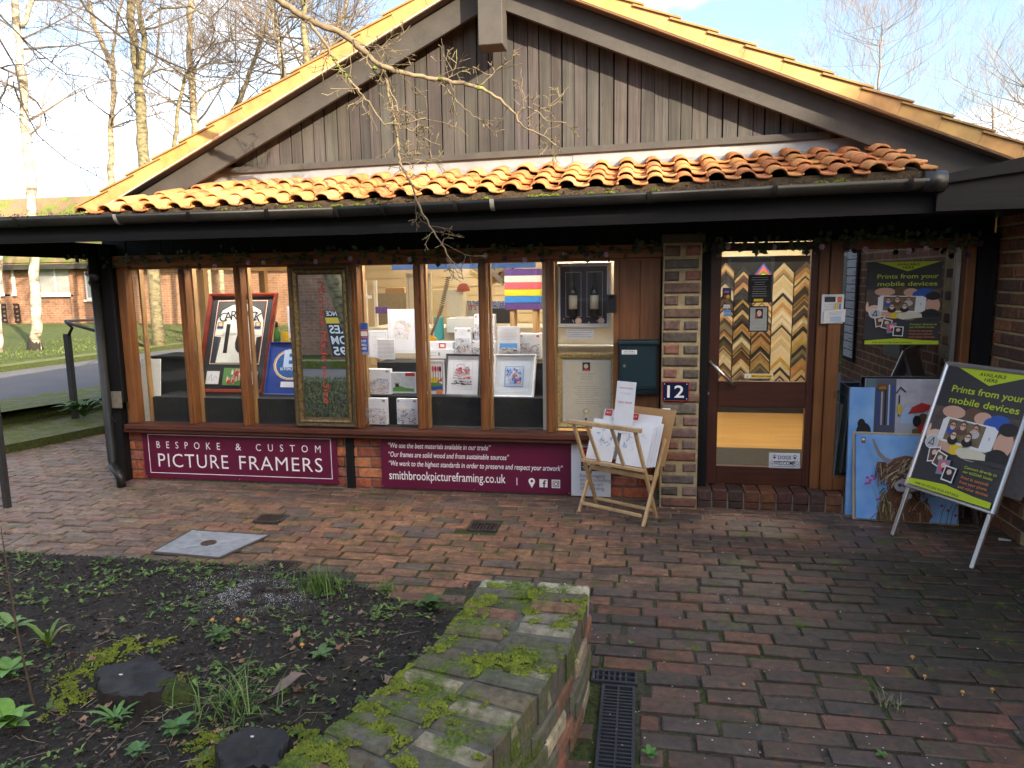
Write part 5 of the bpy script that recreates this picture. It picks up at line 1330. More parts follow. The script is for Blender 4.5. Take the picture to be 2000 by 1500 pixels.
# broken white tag on the pillar
k_ = W(1300, 803, -.185);
T = thing('door_bell', k_, 'small white plastic bell push on the pillar under the house number', 'bell'); MB().box(k_.x - .03, k_.x + .035, -.20, -.184, k_.z - .025, k_.z + .022).build('case', WHITE, T, bevel=.006); MB().tube([(k_.x, -.201, k_.z), (k_.x, -.206, k_.z)], .009, 12).build('button', INKG, T)
# letter box
TEAL = plain('dark_teal_metal', (.010, .030, .042), .35, .06, 8)
x0, x1, z0, z1 = WR(1206, 664, 1287, 765, -.13)
T = thing('letter_box', ((x0 + x1) / 2, -.1, z0), 'dark teal metal letter box on the brown boards beside the window', 'letter box')
MB().box(x0 + .012, x1 - .012, -.125, -.031, z0 + .02, z1 - .03).build('body', TEAL, T, bevel=.004)
MB().prism([(0, 0), (.11, 0), (.11, .028), (.02, .036), (0, .022)], (x0, -.145, z1 - .032), (0, 1, 0), (0, 0, 1), (x1 - x0, 0, 0)).build('lid', TEAL, T, bevel=.003)
MB().box(x0 + .025, x1 - .025, -.130, -.1255, z0 + .04, z1 - .055).build('front_door', TEAL, T, bevel=.002)
MB().prism([(0, 0), (.095, 0), (.095, -.05), (.02, -.04)], (x0 + .004, -.127, z0 + .018), (0, 1, 0), (0, 0, 1), (x1 - x0 - .008, 0, 0)).build('tray', TEAL, T)
p = Pan((x0 + .03, -.1305, z1 - .105), (.11, 0, 0), (0, 0, .032)); p.slab('name_label', WHITE, T, .0008); p.text('LETTERS', .5, .55, .012, INKB, .7); p.text('NEWS & MAIL', .5, .18, .010, INKB, .8); p.build('print', T)
kz = z0 + .19; MB().tube([(x0 + .05, -.1305, kz), (x0 + .05, -.137, kz)], .012, 14).build('lock', STEEL, T)
# black sensor box on the window edge
x0, x1, z0, z1 = WR(1185, 575, 1204, 611, -.06)
T = thing('wall_bracket', ((x0 + x1) / 2, -.05, z0), 'small black metal bracket box on the window edge next to the wine bottles', 'bracket')
mb = MB(); mb.box(x0, x1, -.085, -.041, z0, z0 + .012).box(x0, x1, -.085, -.041, z1 - .012, z1).box(x0, x0 + .014, -.085, -.041, z0 + .0122, z1 - .0122).box(x1 - .014, x1, -.085, -.041, z0 + .0122, z1 - .0122); mb.build('case', INKB, T); bx('back_plate', CHAR, T, x0 + .012, x1 - .012, -.05, -.041, z0 + .01, z1 - .01)

# ================================================================== mirror
GOLD = plain('antique_gold_moulding', (.30, .21, .09), .38, .35, 40, .3, metal=.45); GOLDD = plain('dark_antique_gold', (.12, .085, .042), .5, .3, 40, .3, metal=.3)
PALEGOLD = plain('pale_gold_moulding', (.58, .44, .20), .4, .25, 60, .5, metal=.35)
x0, x1, z0, z1 = -2.742, -2.222, .530, 1.822
T = thing('framed_mirror', ((x0 + x1) / 2, -.08, z0), 'tall mirror in an antique gold frame with red handwriting, hung at the shop window', 'mirror')
pm_ = Pan((x0, -.055, z0), (x1 - x0, 0, 0), (0, 0, z1 - z0))
pm_.molding('frame', GOLDD, T, .038, .030); q_ = pm_.inset(.036); q_.molding('inner_frame', GOLD, T, .030, .026); q2 = q_.inset(.028); q2.molding('slip', GOLDD, T, .012, .012)
MIR = NT('mirror_glass'); MIR.set((.86, .87, .86), .0, Metallic=1.0); q3_ = q2.inset(.008); q3_.slab('glass', MIR.mat, T, .004)
RED = ink('red_chalk_ink', (.55, .05, .03)); q3_.text("Mirrors Made to Size", .46, .95, .075, RED, 1.06 * q3_.h / q3_.w * .80, 'L', -.006, 1, .15, rot=-math.pi / 2); q3_.build('handwriting', T)

# ================================================================== framed things in the window
def picture(name, label, pan, fw, fm, bm, draw=None, d=.018, cat='picture', group=None, back=.02):
    T = thing(name, pan.P(.5, 0), label, cat, group)
    pan.molding('frame', fm, T, fw, d); q = pan.inset(fw * .8); q.slab('mount', bm, T, .004)
    if draw: draw(q); q.build('print', T)
    MB().obox(pan.o - pan.n * back, pan.u, pan.v, pan.n * (back - .006)).build('backing', MDF, T)
    return T
def d_shirt(q):
    q.frame(.10, .275, .90, .96, .006, CREAM); q.frame(.115, .285, .885, .95, .003, INKR)
    q.poly([(.13, .29), (.87, .29), (.87, .94), (.13, .94)], plain('grey_green_felt', (.07, .075, .07), .9, .1))
    q.box(.13, .29, .19, .58, plain('navy_stripe', (.02, .035, .06), .8, .05)); q.box(.81, .29, .87, .58, INKB)
    SH = plain('white_shirt_cloth', (.78, .78, .72), .8, .08, 9, .3)
    q.poly([(.20, .29), (.81, .29), (.80, .60), (.70, .62), (.72, .55), (.885, .575), (.875, .74), (.81, .85), (.66, .905), (.56, .925), (.44, .925), (.34, .905), (.20, .85), (.135, .74), (.125, .575), (.28, .56), (.27, .62), (.24, .60)], SH)
    q.ell(.50, .918, .075, .015, plain('collar_gold', (.45, .38, .2), .8)); 
    q.box(.135, .578, .275, .590, plain('cuff_cream', (.66, .63, .42), .8)); q.box(.725, .572, .875, .586, MATS['cuff_cream'])
    for i, ch in enumerate('CARRICK'):
        a = (i - 3) * .13; q.text(ch, .505 + .27 * math.sin(a * 2.3) / .78, .715 + .04 * math.cos(a * 3), .115, INKB, None, 'C', .004, rot=-a * .5)
    q.text('16', .50, .40, .36, INKB, .40, bold=.012)
    for cx in (.20, .80): q.box(cx - .05, .665, cx + .05, .725, plain('badge_gold', (.45, .33, .12), .6)); q.ell(cx, .70, .028, .018, SKIN2); q.box(cx - .05, .655, cx + .05, .682, plain('badge_navy', (.03, .05, .16), .6))
    for a, b in ((.09, .30), (.70, .91)): q.box(a, .06, b, .20, CREAM); q.box(a + .012, .068, b - .012, .192, PAPER); q.line([(a + .03, .10), (a + .08, .17), (a + .10, .09), (a + .15, .15), (a + .18, .12)], .003, INKG)
    q.box(.35, .04, .66, .245, INKB); q.box(.362, .05, .648, .235, GREENP)
    rr = random.Random(2)
    for i in range(16): cx, cy_ = rr.uniform(.42, .63), rr.uniform(.07, .21); q.box(cx - .015, cy_ - .03, cx + .015, cy_ + .012, rr.choice([INKR, PAPER, INKR, SKIN]), None); q.ell(cx, cy_ + .018, .012, .012, SKIN, 8)
MAHOG = plain('red_mahogany_moulding', (.20, .028, .015), .3, .25, 9, .1)
picture('framed_shirt', 'white football shirt with black name and number in a red mahogany frame', Pan.px((383, 767), (516, 769), (411, 574), .22, .40), .035, MAHOG, plain('black_mount', (.018, .022, .028), .7, .05), d_shirt, .03, 'framed shirt')
def d_disc(q):
    BL = plain('royal_blue_mount', (.012, .045, .24), .6, .05)
    q.ell(.47, .58, .37, .31, plain('cream_ring', (.60, .52, .30), .6)); q.ell(.47, .58, .35, .293, INKR); q.ell(.47, .58, .34, .285, CREAM); q.ell(.47, .58, .315, .264, plain('glitter_blue', (.03, .14, .45), .4, .3, 90))
    q.text('E', .47, .54, .20, LBLU, .32, bold=.03); q.text('ELTON JOHN', .47, .47, .03, INKW, .42, bold=.01)
    q.box(.30, .13, .65, .24, PAPER); q.lines(.33, .62, .15, .22, 3, INKG, .002)
picture('framed_disc', 'royal blue frame with a round blue emblem and a white caption beside the shirt', Pan.px((516, 771), (613, 773), (528, 668), .20, .30), .014, plain('blue_frame', (.01, .04, .22), .4, .05), plain('royal_blue_mount2', (.012, .045, .26), .6, .06), d_disc, .016)
def scribble(q, cols, x0, y0, x1, y1, n, t, seed):
    rr = random.Random(seed)
    for i in range(n):
        x, y = rr.uniform(x0, x1), rr.uniform(y0, y1); P = [(x, y)]
        for _ in range(3): P.append((min(max(P[-1][0] + rr.gauss(0, (x1 - x0) * .09), x0), x1), min(max(P[-1][1] + rr.gauss(0, (y1 - y0) * .09), y0), y1)))
        q.line(P, t, rr.choice(cols))
def d_london(q):
    q.frame(.20, .14, .80, .86, .003, GREYP); scribble(q, [INKG, GREYP], .28, .60, .72, .80, 26, .003, 1)
    for i, (z, c) in enumerate(((.66, INKR), (.60, INKR), (.54, INKR), (.50, GREYP), (.42, INKR), (.32, INKB), (.27, INKB))): scribble(q, [c, c, INKG], .30 - .02 * i, z - .02, .70 + .02 * i, z + .03, 14, .006, i + 4)
picture('framed_print', 'dark and silver framed drawing of stacked red and black lines', Pan.px((868, 773), (936, 775), (872, 691), .22, .30), .016, plain('dark_silver_moulding', (.10, .11, .13), .3, .1, 20, metal=.6), PAPER, d_london)
def d_blue(q): q.frame(.10, .08, .90, .92, .004, CREAM); q.frame(.26, .24, .74, .74, .003, BLUE); q.box(.28, .26, .72, .72, LBLU); scribble(q, [SKYB, BLUE, WHITE, LBLU, INKO], .32, .32, .68, .70, 60, .006, 9)
picture('framed_print', 'white framed abstract blue print leaning on the black display stand', Pan.px((960, 777), (1043, 778), (966, 692), .22, .30), .018, WHITE, plain('pale_blue_mount', (.60, .68, .78), .7, .03), d_blue)
def d_wine(q):
    PB = plain('purple_black_mount', (.020, .016, .040), .7, .05); q.box(.04, .03, .96, .97, PB)
    for cx in (.30, .72): q.frame(cx - .155, .14, cx + .155, .88, .003, GREYP); q.box(cx - .135, .155, cx + .135, .865, INKB)
    for i, cx in enumerate((.40, .85)): q.ell(cx, .075, .065, .055, SKIN2); q.ell(cx, .085, .03, .03, CREAM, 8)
    rr = random.Random(3)
    for _ in range(8): q.ell(rr.uniform(.1, .9), rr.uniform(.04, .12), .012, .012, PAPER, 6)
wp = Pan.rect(1086, 512, 1194, 640, .10)
wt_ = picture('wine_bottle_frame', 'white box frame holding two dark wine bottles on a purple black mount', wp, .022, plain('white_box_moulding', (.70, .68, .60), .5, .05), WHITE, d_wine, .03, 'picture')
for cx in (.315, .70):
    c = wp.P(cx, .17, .028); s = wp.h
    MB().lathe(c, [(.030, 0), (.032, .01), (.032, s * .36), (.026, s * .43), (.011, s * .48), (.010, s * .62), (.013, s * .625), (.013, s * .66), (.001, s * .665)], 14).build('bottle', plain('dark_bottle_glass', (.012, .012, .010), .12, .05), wt_, True)
    MB().lathe(c + V3(0, 0, s * .12), [(.0325, 0), (.0325, s * .21)], 14).build('label', CREAM, wt_, True)
T, p = board('caption_card', *WR(1106, 641, 1160, 662, .095), .095, PAPER, 'small pale caption card under the framed wine bottles', 'card', .002); p.lines(.05, .95, .1, .9, 4, INKG, .003); p.build('print', T)
bx_ = WR(1083, 672, 1205, 676, .10); T = tag(bx('display_ledge', plain('cream_ledge', (.55, .50, .40), .6, .05), None, -.635, -.192, .06, .20, bx_[2] - .006, bx_[2] + .004), 'narrow cream ledge between the wine bottles and the gold framed certificate', 'shelf')
bx('pane_backing', CREAM, shop, -.636, -.191, .215, .225, .52, 1.83)
def d_cert(q):
    q.frame(.06, .05, .94, .95, .006, LBLU); q.box(.42, .80, .57, .93, INKB); q.ell(.49, .87, .045, .035, SKIN2); q.box(.44, .80, .55, .83, INKR)
    q.text('The Fine Art Trade Guild', .5, .745, .016, INKG, .36); q.text('This is to certify that', .5, .61, .013, INKG, .28); q.lines(.25, .75, .28, .58, 9, INKG, .003, .4, seed=5); q.lines(.35, .65, .65, .73, 3, INKG, .003, .3, seed=6)
    q.ell(.5, .19, .06, .045, plain('gold_seal', (.50, .40, .18), .5)); q.ell(.5, .19, .04, .03, CREAM); q.box(.475, .055, .515, .085, INKB)
cp_ = Pan.rect(1086, 688, 1206, 836, .09)
picture('framed_certificate', 'certificate in a wide pale gold frame behind the print rack', cp_, .052, PALEGOLD, plain('cream_paper', (.62, .58, .46), .7, .04), d_cert, .03, 'certificate')

# ================================================================== display stand and stock in the window
BLK = plain('black_display_cloth', (.014, .016, .020), .85, .25, 7, .2)
za = W(900, 770, .30).z; zb = W(900, 704, .48).z
T = thing('display_stand', (-1.4, .3, .14), 'stepped black display stand behind the middle of the shop window', 'display stand')
bx('front_step', BLK, T, -2.17, -.70, .14, .30, .15, W(900, 771, .14).z - .02); bx('back_step', BLK, T, -2.17, -.70, .301, .60, .15, zb); bx('lower_step', BLK, T, -2.19, -.69, .06, .139, .15, .520)
T = thing('display_stand', (-3.4, .3, .14), 'low black display stand under the framed shirt', 'display stand'); bx('platform', BLK, T, -4.15, -2.24, .08, .60, .15, W(450, 771, .22).z - .006)
T = thing('black_cabinet', (-3.8, .5, .5), 'black cabinet behind the left window pane', 'cabinet'); x0, x1, z0, z1 = WR(302, 700, 372, 800, .45); bx('body', BLK, T, x0, x1 + .1, .45, .8, z0 - .1, z1); bx('top_board', BLK, T, x0 - .02, x1 + .12, .44, .82, z1 + .0005, z1 + .02)
x0, x1, z0, z1 = WR(281, 702, 306, 822, .12); tag(MB().add([(x0 - .02, .10, z0), (x1, .13, z0), (x1 + .03, .16, z1), (x0, .12, z1), (x0 - .02, .112, z0), (x1, .142, z0), (x1 + .03, .172, z1), (x0, .132, z1)], [(0, 1, 2, 3), (4, 7, 6, 5), (0, 4, 5, 1), (1, 5, 6, 2), (2, 6, 7, 3), (3, 7, 4, 0)]).build('white_sheet', plain('translucent_white_sheet', (.66, .70, .68), .6, .05), None), 'upright white sheet in the left corner of the window', 'sheet')
def carton(label, x0, y0, x1, y1, Y, d, seed, draw=None, m=None, name='gift_box', cat='box', group='boxed prints in the shop window', rotk=.0):
    X0, X1, Z0, Z1 = WR(x0, y0, x1, y1, Y); T = thing(name, ((X0 + X1) / 2, Y, Z0), label, cat, group)
    MB().box(X0, X1, Y, Y + d, Z0, Z1).build('carton', m or PAPER, T, bevel=.002); p = Pan((X0, Y, Z0), (X1 - X0, 0, 0), (0, 0, Z1 - Z0)); rr = random.Random(seed)
    if draw: draw(p)
    else:
        p.box(.05, .88, .14, .95, INKG); p.box(.80, .87, .93, .95, rr.choice([INKG, INKR])); p.lines(.3, .7, .72, .92, 3, GREYP, .003, .5, seed=seed); scribble(p, [INKG, GREYP, LBLU, INKB, SKIN2], .06, .06, .94, .62, 95, .0030, seed)
    p.build('print', T); return T
carton('white jigsaw style box, left one on the front step of the black stand', 717, 721, 763, 770, .13, .05, 1)
def d_hill(p): p.box(.04, .04, .96, .96, plain('pale_sky_print', (.60, .64, .66), .7)); p.poly([(.08, .08), (.92, .08), (.92, .22), (.6, .26), (.3, .38), (.08, .24)], GREENP); p.box(.18, .30, .33, .46, INKB); p.box(.15, .44, .36, .50, INKG); p.box(.60, .82, .98, .99, INKR)
carton('small picture of a green hill with a red price label', 763, 727, 812, 768, .13, .012, 2, d_hill, name='small_picture', cat='picture')
carton('white patterned box, left one of the pair on the window sill', 710, 778, 756, 829, .055, .04, 3)
carton('white patterned box, right one of the pair on the window sill', 775, 779, 816, 829, .055, .04, 4)
def d_trees(p):
    p.frame(.08, .10, .92, .92, .003, INKB); p.box(.10, .12, .90, .90, WHITE); p.poly([(.10, .15), (.90, .15), (.90, .30), (.6, .40), (.3, .32), (.10, .45)], GREENP); p.poly([(.10, .12), (.90, .12), (.90, .26), (.5, .22), (.2, .28), (.10, .20)], BLUE); p.ell(.55, .42, .2, .08, YEL); p.poly([(.6, .34), (.9, .38), (.9, .5)], PINKP)
    for i, x in enumerate((.18, .32, .48, .60, .72, .82)): p.line([(x, .38), (x + .01, .70)], .004, INKB); p.ell(x, .74, .055, .09, [INKG, INKB, PINKP, INKR, PINKP, INKB][i], 10)
    p.box(.62, .02, .90, .14, INKO)
carton('colourful picture of trees by a river with an orange sticker', 826, 703, 868, 770, .16, .012, 5, d_trees, name='small_picture', cat='picture')
carton('flat white box on a stack in front of the guitar', 831, 668, 884, 682, .50, .10, 6, lambda p: (p.box(.5, .15, .75, .85, INKR), p.box(.55, .3, .7, .7, WHITE)))
carton('white box at the bottom of the stack in front of the guitar', 831, 683, 886, 700, .48, .12, 7, lambda p: (p.box(.45, .3, .52, .7, INKG), p.lines(.1, .4, .2, .8, 2, INKG, .003)))
carton('upright white box with a red logo left of the tall box', 888, 641, 920, 692, .52, .06, 8)
carton('tall white box covered in fine grey writing', 926, 614, 966, 664, .58, .08, 9)
carton('white patterned box under the tall box of fine writing', 920, 666, 968, 700, .54, .10, 10)
carton('white patterned box beside the flyer under the rainbow boxes', 1015, 652, 1056, 700, .50, .10, 11)
def d_fly(p): p.lines(.1, .9, .5, .92, 8, GREYP, .003, .2, seed=3); p.box(.10, .06, .90, .40, SKYB); p.poly([(.10, .06), (.90, .06), (.90, .2), (.7, .25), (.5, .2), (.3, .27), (.1, .2)], GREYP); scribble(p, [INKB, INKG, WHITE], .12, .08, .88, .24, 20, .004, 3)
carton('white flyer with a bright blue photo standing behind the blue print', 972, 637, 1015, 692, .46, .004, 12, d_fly, name='flyer', cat='flyer')
carton('pale grey card with rows of lines leaning behind the left boxes', 737, 662, 771, 702, .45, .004, 13, lambda p: p.lines(.02, .98, .05, .95, 14, INKG, .003, .02), name='lined_card', cat='card')
def d_oval(p): p.frame(.06, .05, .95, .92, .003, GREYP); scribble(p, [CREAM, GREYP, SKIN2, INKG], .25, .3, .85, .75, 40, .003, 4); p.ring(.5, .55, .28, .22, .012, CREAM)
carton('large white mounted pencil drawing standing behind the boxes', 758, 604, 812, 690, .75, .02, 14, d_oval, name='mounted_drawing', cat='picture')
carton('smaller white mounted drawing beside the blue stickers', 718, 646, 757, 699, .70, .02, 15, lambda p: (p.frame(.08, .06, .92, .94, .003, GREYP), scribble(p, [GREYP, CREAM], .2, .2, .8, .8, 18, .003, 8)), name='mounted_drawing', cat='picture')
def d_stk(p): p.box(.0, .80, .9, 1.0, BLUE); p.box(.0, .55, 1, .78, INKR); p.box(.08, .60, .9, .74, WHITE); p.box(0, .10, .9, .53, BLUE); p.text('SHOP', .45, .40, .028, INKW, .6, bold=.02); p.text('SMALL', .45, .28, .028, INKW, .7, bold=.02); p.text('HERE', .45, .16, .028, INKW, .6, bold=.02)
T, p = board('window_sticker', *WR(702, 631, 720, 693, .009), .009, plain('clear_film', (.30, .32, .40), .3, 0), 'strip of blue and red stickers reading shop small here on the glass', 'sticker', .0006); d_stk(p); p.build('print', T)
# rainbow stack of boxes on wooden legs
xa, xb, _, _ = WR(986, 525, 1055, 605, .75)
T = thing('box_tower_stand', ((xa + xb) / 2, .8, .5), 'pale wooden trestle frame carrying the rainbow coloured boxes', 'stand')
zt = W(1020, 605, .75).z; zl = W(1020, 652, .75).z
for s in (0, 1):
    for yy in (.76, .90): bx('leg', PINE, T, (xa + .04) if s == 0 else (xb - .07), (xa + .075) if s == 0 else (xb - .03), yy, yy + .035, zl - .4, zt - .002)
bx('rail', PINE, T, xa, xb + .02, .752, .94, zl - .02, zl)
for i, (nm, c) in enumerate((('purple', (.09, .03, .20)), ('cream', (.74, .70, .58)), ('pink', (.70, .10, .13)), ('yellow', (.72, .60, .02)), ('blue', (.03, .20, .55)), ('violet', (.10, .045, .20)))):
    z1 = W(1020, 525 + i * 13.4, .75).z; z0 = W(1020, 525 + (i + 1) * 13.4, .75).z + .002
    tag(MB().prism([(0, 0), (xb - xa, 0), (xb - xa + .015, .2), (-.02, .2)], (xa, .74, z0), (1, 0, 0), (0, 1, 0), (0, 0, z1 - z0)).build('coloured_box', plain(nm + '_box_card', c, .55, .06), None, bevel=.003), '%s coloured box in the rainbow stack behind the window' % nm, 'box', 'rainbow stack of boxes')
bx('shelf_upright', plain('pale_shelf_upright', (.60, .56, .44), .5, .05), shop, *WR(1060, 512, 1071, 835, .06)[:2], .052, .075, .52, 1.82)
# things at the back of the workshop
def slab_at(name, label, x0, y0, x1, y1, Y, d, m, cat, draw=None):
    X0, X1, Z0, Z1 = WR(x0, y0, x1, y1, Y); T = thing(name, ((X0 + X1) / 2, Y, Z0), label, cat); MB().box(X0, X1, Y, Y + d, Z0, Z1).build('board', m, T, bevel=.003)
    p = Pan((X0, Y, Z0), (X1 - X0, 0, 0), (0, 0, Z1 - Z0))
    if draw: draw(p); p.build('print', T)
    return T
slab_at('ornate_panel', 'tall cream panel with fine dark outline corners at the back of the workshop', 793, 532, 843, 640, 2.2, .03, plain('cream_panel', (.62, .54, .36), .6, .05), 'panel', lambda p: (p.frame(.1, .04, .9, .94, .008, INKG), p.ring(.14, .93, .06, .04, .02, INKG), p.ring(.86, .93, .06, .04, .02, INKG), p.ring(.5, .7, .12, .06, .03, INKG)))
slab_at('cardboard_sheet', 'grey cardboard sheets leaning at the back left of the workshop', 738, 572, 795, 640, 2.6, .05, plain('grey_cardboard', (.34, .28, .18), .8, .1), 'cardboard')
slab_at('brown_carton', 'brown carton on top of the cardboard sheets', 752, 562, 790, 573, 2.6, .2, MDF, 'carton')
slab_at('mount_board', 'cream mount board beside the ornate panel', 846, 565, 880, 640, 2.3, .03, plain('cream_board2', (.60, .52, .33), .7, .05), 'board')
slab_at('teal_folder', 'teal folder standing on the workshop bench', 848, 620, 862, 664, 1.2, .1, plain('teal_card', (.03, .30, .32), .6, .05), 'folder')
slab_at('work_bench', 'cream work bench across the workshop', 715, 640, 1060, 700, 1.5, .6, plain('cream_bench', (.56, .50, .38), .6, .05), 'bench')
slab_at('poster_sheet', 'pale poster with blue and red words left of the screens', 908, 588, 938, 620, 2.0, .02, plain('pale_poster', (.42, .42, .42), .6, .05), 'poster', lambda p: (p.text("IT'S THE", .5, .72, .07, BLUE, .8, bold=.02), p.text("IT'S", .5, .45, .07, INKR, .5, bold=.02)))
slab_at('poster_sheet', 'pale poster reading to the return right of the first one', 955, 588, 990, 620, 2.0, .02, MATS['pale_poster'], 'poster', lambda p: (p.text('TO THE', .5, .70, .07, BLUE, .75, bold=.02), p.text('RETURN', .5, .42, .07, BLUE, .8, bold=.02)))
slab_at('dark_picture', 'dark picture under the second poster', 962, 602, 1000, 632, 1.9, .02, INKB, 'picture'); slab_at('printer', 'white printer on the work bench', 872, 622, 930, 650, 1.4, .4, WHITE, 'printer')
slab_at('white_speaker', 'tall cream cabinet end with rounded top by the hanging cable', 872, 565, 903, 618, 1.8, .2, plain('cream_plastic', (.60, .54, .40), .5, .05), 'cabinet')
k_ = W(905, 565, 1.8); T = thing('red_cap', k_, 'red cap hanging at the back of the workshop', 'cap'); MB().lathe(k_ + V3(0, 0, -.02), [(.07, 0), (.065, .04), (.04, .075), (.005, .085)], 12).build('crown', plain('red_felt', (.40, .05, .03), .8), T, True); bx('brim', MATS['red_felt'], T, k_.x - .05, k_.x + .05, k_.y - .12, k_.y - .05, k_.z - .022, k_.z - .012)
gk = W(836, 662, .95); T = thing('guitar', gk, 'small yellow guitar standing by the stacked boxes', 'guitar')
MB().prism([(.0 + .07 * math.cos(a) * (1 + .18 * math.cos(2 * a)), .06 + .06 * math.sin(a)) for a in [i * 6.283 / 16 for i in range(16)]], gk + V3(0, 0, -.08), (1, 0, 0), (0, 0, 1), (0, .04, 0)).build('body', plain('yellow_varnish', (.62, .30, .02), .3, .05), T); MB().bar(gk + V3(.02, .02, .02), gk + V3(.14, .02, .30), .02, .02).build('neck', BROWNP, T)
# rack of dark mouldings at the back
T = thing('moulding_rack', W(965, 540, 2.6), 'dark picture moulding samples hanging at the back of the workshop', 'moulding samples'); rr = random.Random(4)
for i in range(16):
    c = W(945 + rr.uniform(0, 42), 520 + rr.uniform(0, 42), 2.6 + .01 * i); a = rr.uniform(.5, .9); MB().bar(c, c + V3(.28 * math.cos(a), 0, .28 * math.sin(a)), .05, .02, (0, 1, 0)).bar(c, c + V3(-.28 * math.cos(a), 0, .28 * math.sin(a)), .05, .02, (0, 1, 0)).build('sample', [CHAR, GOLDD, GREYP, PALEGOLD][i % 4], T)
cab = MB(); P = []
for i in range(120): t_ = i / 119; c = W(876 - t_ * 18, 540 + t_ * 78, 1.3); P.append(c + V3(.022 * math.cos(i * 1.1), .022 * math.sin(i * 1.1), 0))
cab.tube(P, .003, 4); tag(cab.build('coiled_cable', INKB, None, True), 'black coiled cable hanging over the workshop bench', 'cable')
x0, x1, z0, z1 = WR(703, 530, 707, 640, 1.7); T = thing('pipe_rack', (x0, 1.7, z0), 'pale upright rack with a cross bar at the left of the workshop', 'rack')
for px in (711, 731): X = W(px, 600, 1.7).x; bx('upright', CREAM, T, X, X + .03, 1.7, 1.73, .2, W(px, 548, 1.7).z)
bx('cross_bar', WHITE, T, W(700, 580, 1.7).x, W(727, 580, 1.7).x, 1.66, 1.695, W(715, 583, 1.7).z, W(715, 577, 1.7).z)
bx('dark_tool', PURP, T, W(735, 600, 1.65).x, W(758, 600, 1.65).x, 1.62, 1.66, W(745, 612, 1.65).z, W(745, 599, 1.65).z)
# left: bottle, cards behind the disc
k_ = W(541, 663, .5); T = thing('spray_bottle', k_ + V3(0, 0, -.1), 'green bottle with a black top between the shirt and the mirror', 'bottle'); MB().lathe(k_ + V3(0, 0, -.1), [(.03, 0), (.03, .16), (.014, .19), (.014, .21)], 12).build('body', plain('green_plastic', (.05, .22, .05), .4, .05), T, True); MB().lathe(k_ + V3(0, 0, .1101), [(.018, 0), (.018, .04), (.008, .05)], 10).build('cap', INKB, T, True)
carton('white card with a blue photo standing behind the blue emblem frame', 562, 598, 592, 660, .45, .01, 21, lambda p: (p.box(.12, .15, .88, .5, SKYB), p.box(.12, .15, .88, .26, INKO)), name='photo_card', cat='card')
carton('small yellow box beside the green bottle', 549, 648, 561, 668, .50, .05, 22, lambda p: p.box(.1, .1, .9, .9, YEL), m=YEL, name='yellow_box')
# chevron moulding samples on the wall behind the door
SC = [(.55, .38, .12), (.10, .07, .05), (.62, .48, .24), (.03, .028, .026), (.36, .20, .08), (.22, .19, .12), (.60, .55, .40), (.14, .06, .035), (.42, .33, .16), (.06, .06, .055), (.48, .28, .12)]
SM = [plain('moulding_sample_%s' % n, c, .35, .15, 20, metal=.2 if i in (0, 2, 8) else 0) for i, (n, c) in enumerate(zip('gold black paleGold ebony walnut olive cream mahogany brass charcoal oak'.split(), SC))]
CRM = [plain('cream_sample', (.66, .58, .38), .45, .06), plain('white_sample', (.62, .57, .46), .5, .05), plain('buff_sample', (.56, .47, .28), .5, .08)]
T = thing('moulding_display', (1.3, 2.95, .6), 'wall of gold, black and cream chevron moulding samples behind the shop door', 'moulding samples'); rr = random.Random(8)
edges = [W(x, 620, 2.94).x for x in (1398, 1432, 1468, 1507, 1548, 1592)]
for c in range(5):
    X0, X1 = edges[c] + .006, edges[c + 1] - .006; xm = (X0 + X1) / 2; h = (X1 - X0) / 2 * 1.05
    z = W(1500, 512 + (0, 8, 62, 2, 0)[c], 2.94).z; zend = .42; i = 0
    while z > zend:
        wd = rr.choice((.012, .016, .022, .030, .040)); g = .003
        m = rr.choice(CRM) if c == 3 and rr.random() < .85 else SM[rr.choice((0, 1, 2, 3, 3, 4, 5, 6, 7, 8, 9, 10, 1))]
        y = 2.94 - .0 + .0015 * (i % 3)
        mb = MB()
        for s, xx in ((1, X0), (-1, X1)):
            pts = [(xm, z), (xm, z - wd * 1.3), (xx, z - wd * 1.3 - h), (xx, z - h)]
            vs = [(a, y, b) for a, b in pts] + [(a, y + .03, b) for a, b in pts]; mb.add(vs, [(0, 1, 2, 3), (7, 6, 5, 4), (0, 4, 5, 1), (1, 5, 6, 2), (2, 6, 7, 3), (3, 7, 4, 0)])
            pts = [(xm, z - wd * .2), (xm, z - wd * .45), (xx, z - wd * .45 - h), (xx, z - wd * .2 - h)]
            vs = [(a, y - .006, b) for a, b in pts] + [(a, y - .0001, b) for a, b in pts]; mb.add(vs, [(0, 1, 2, 3), (0, 4, 5, 1), (1, 5, 6, 2), (2, 6, 7, 3), (3, 7, 4, 0)])
        mb.build('sample', m, T); z -= wd * 1.3 + g; i += 1
z = W(1490, 514, 2.93).z; X0, X1 = W(1475, 530, 2.9).x, W(1507, 530, 2.9).x; xm = (X0 + X1) / 2
for i, c in enumerate((BLUE, PINKP, INKO, GREENP, YEL, INKR)):
    mb = MB(); w_ = .026; zz = z - i * .027
    for s, xx in ((1, X0), (-1, X1)): pts = [(xm, zz), (xm, zz - w_), (xx, zz - w_ - .11 + i * .012), (xx, zz - .11 + i * .012)]; mb.add([(a, 2.90, b) for a, b in pts] + [(a, 2.92, b) for a, b in pts], [(0, 1, 2, 3), (7, 6, 5, 4), (0, 4, 5, 1), (1, 5, 6, 2), (2, 6, 7, 3), (3, 7, 4, 0)])
    mb.build('rainbow_sample', c, T)
rp_ = MB(); P = []
x_ = W(1588, 620, 2.6).x
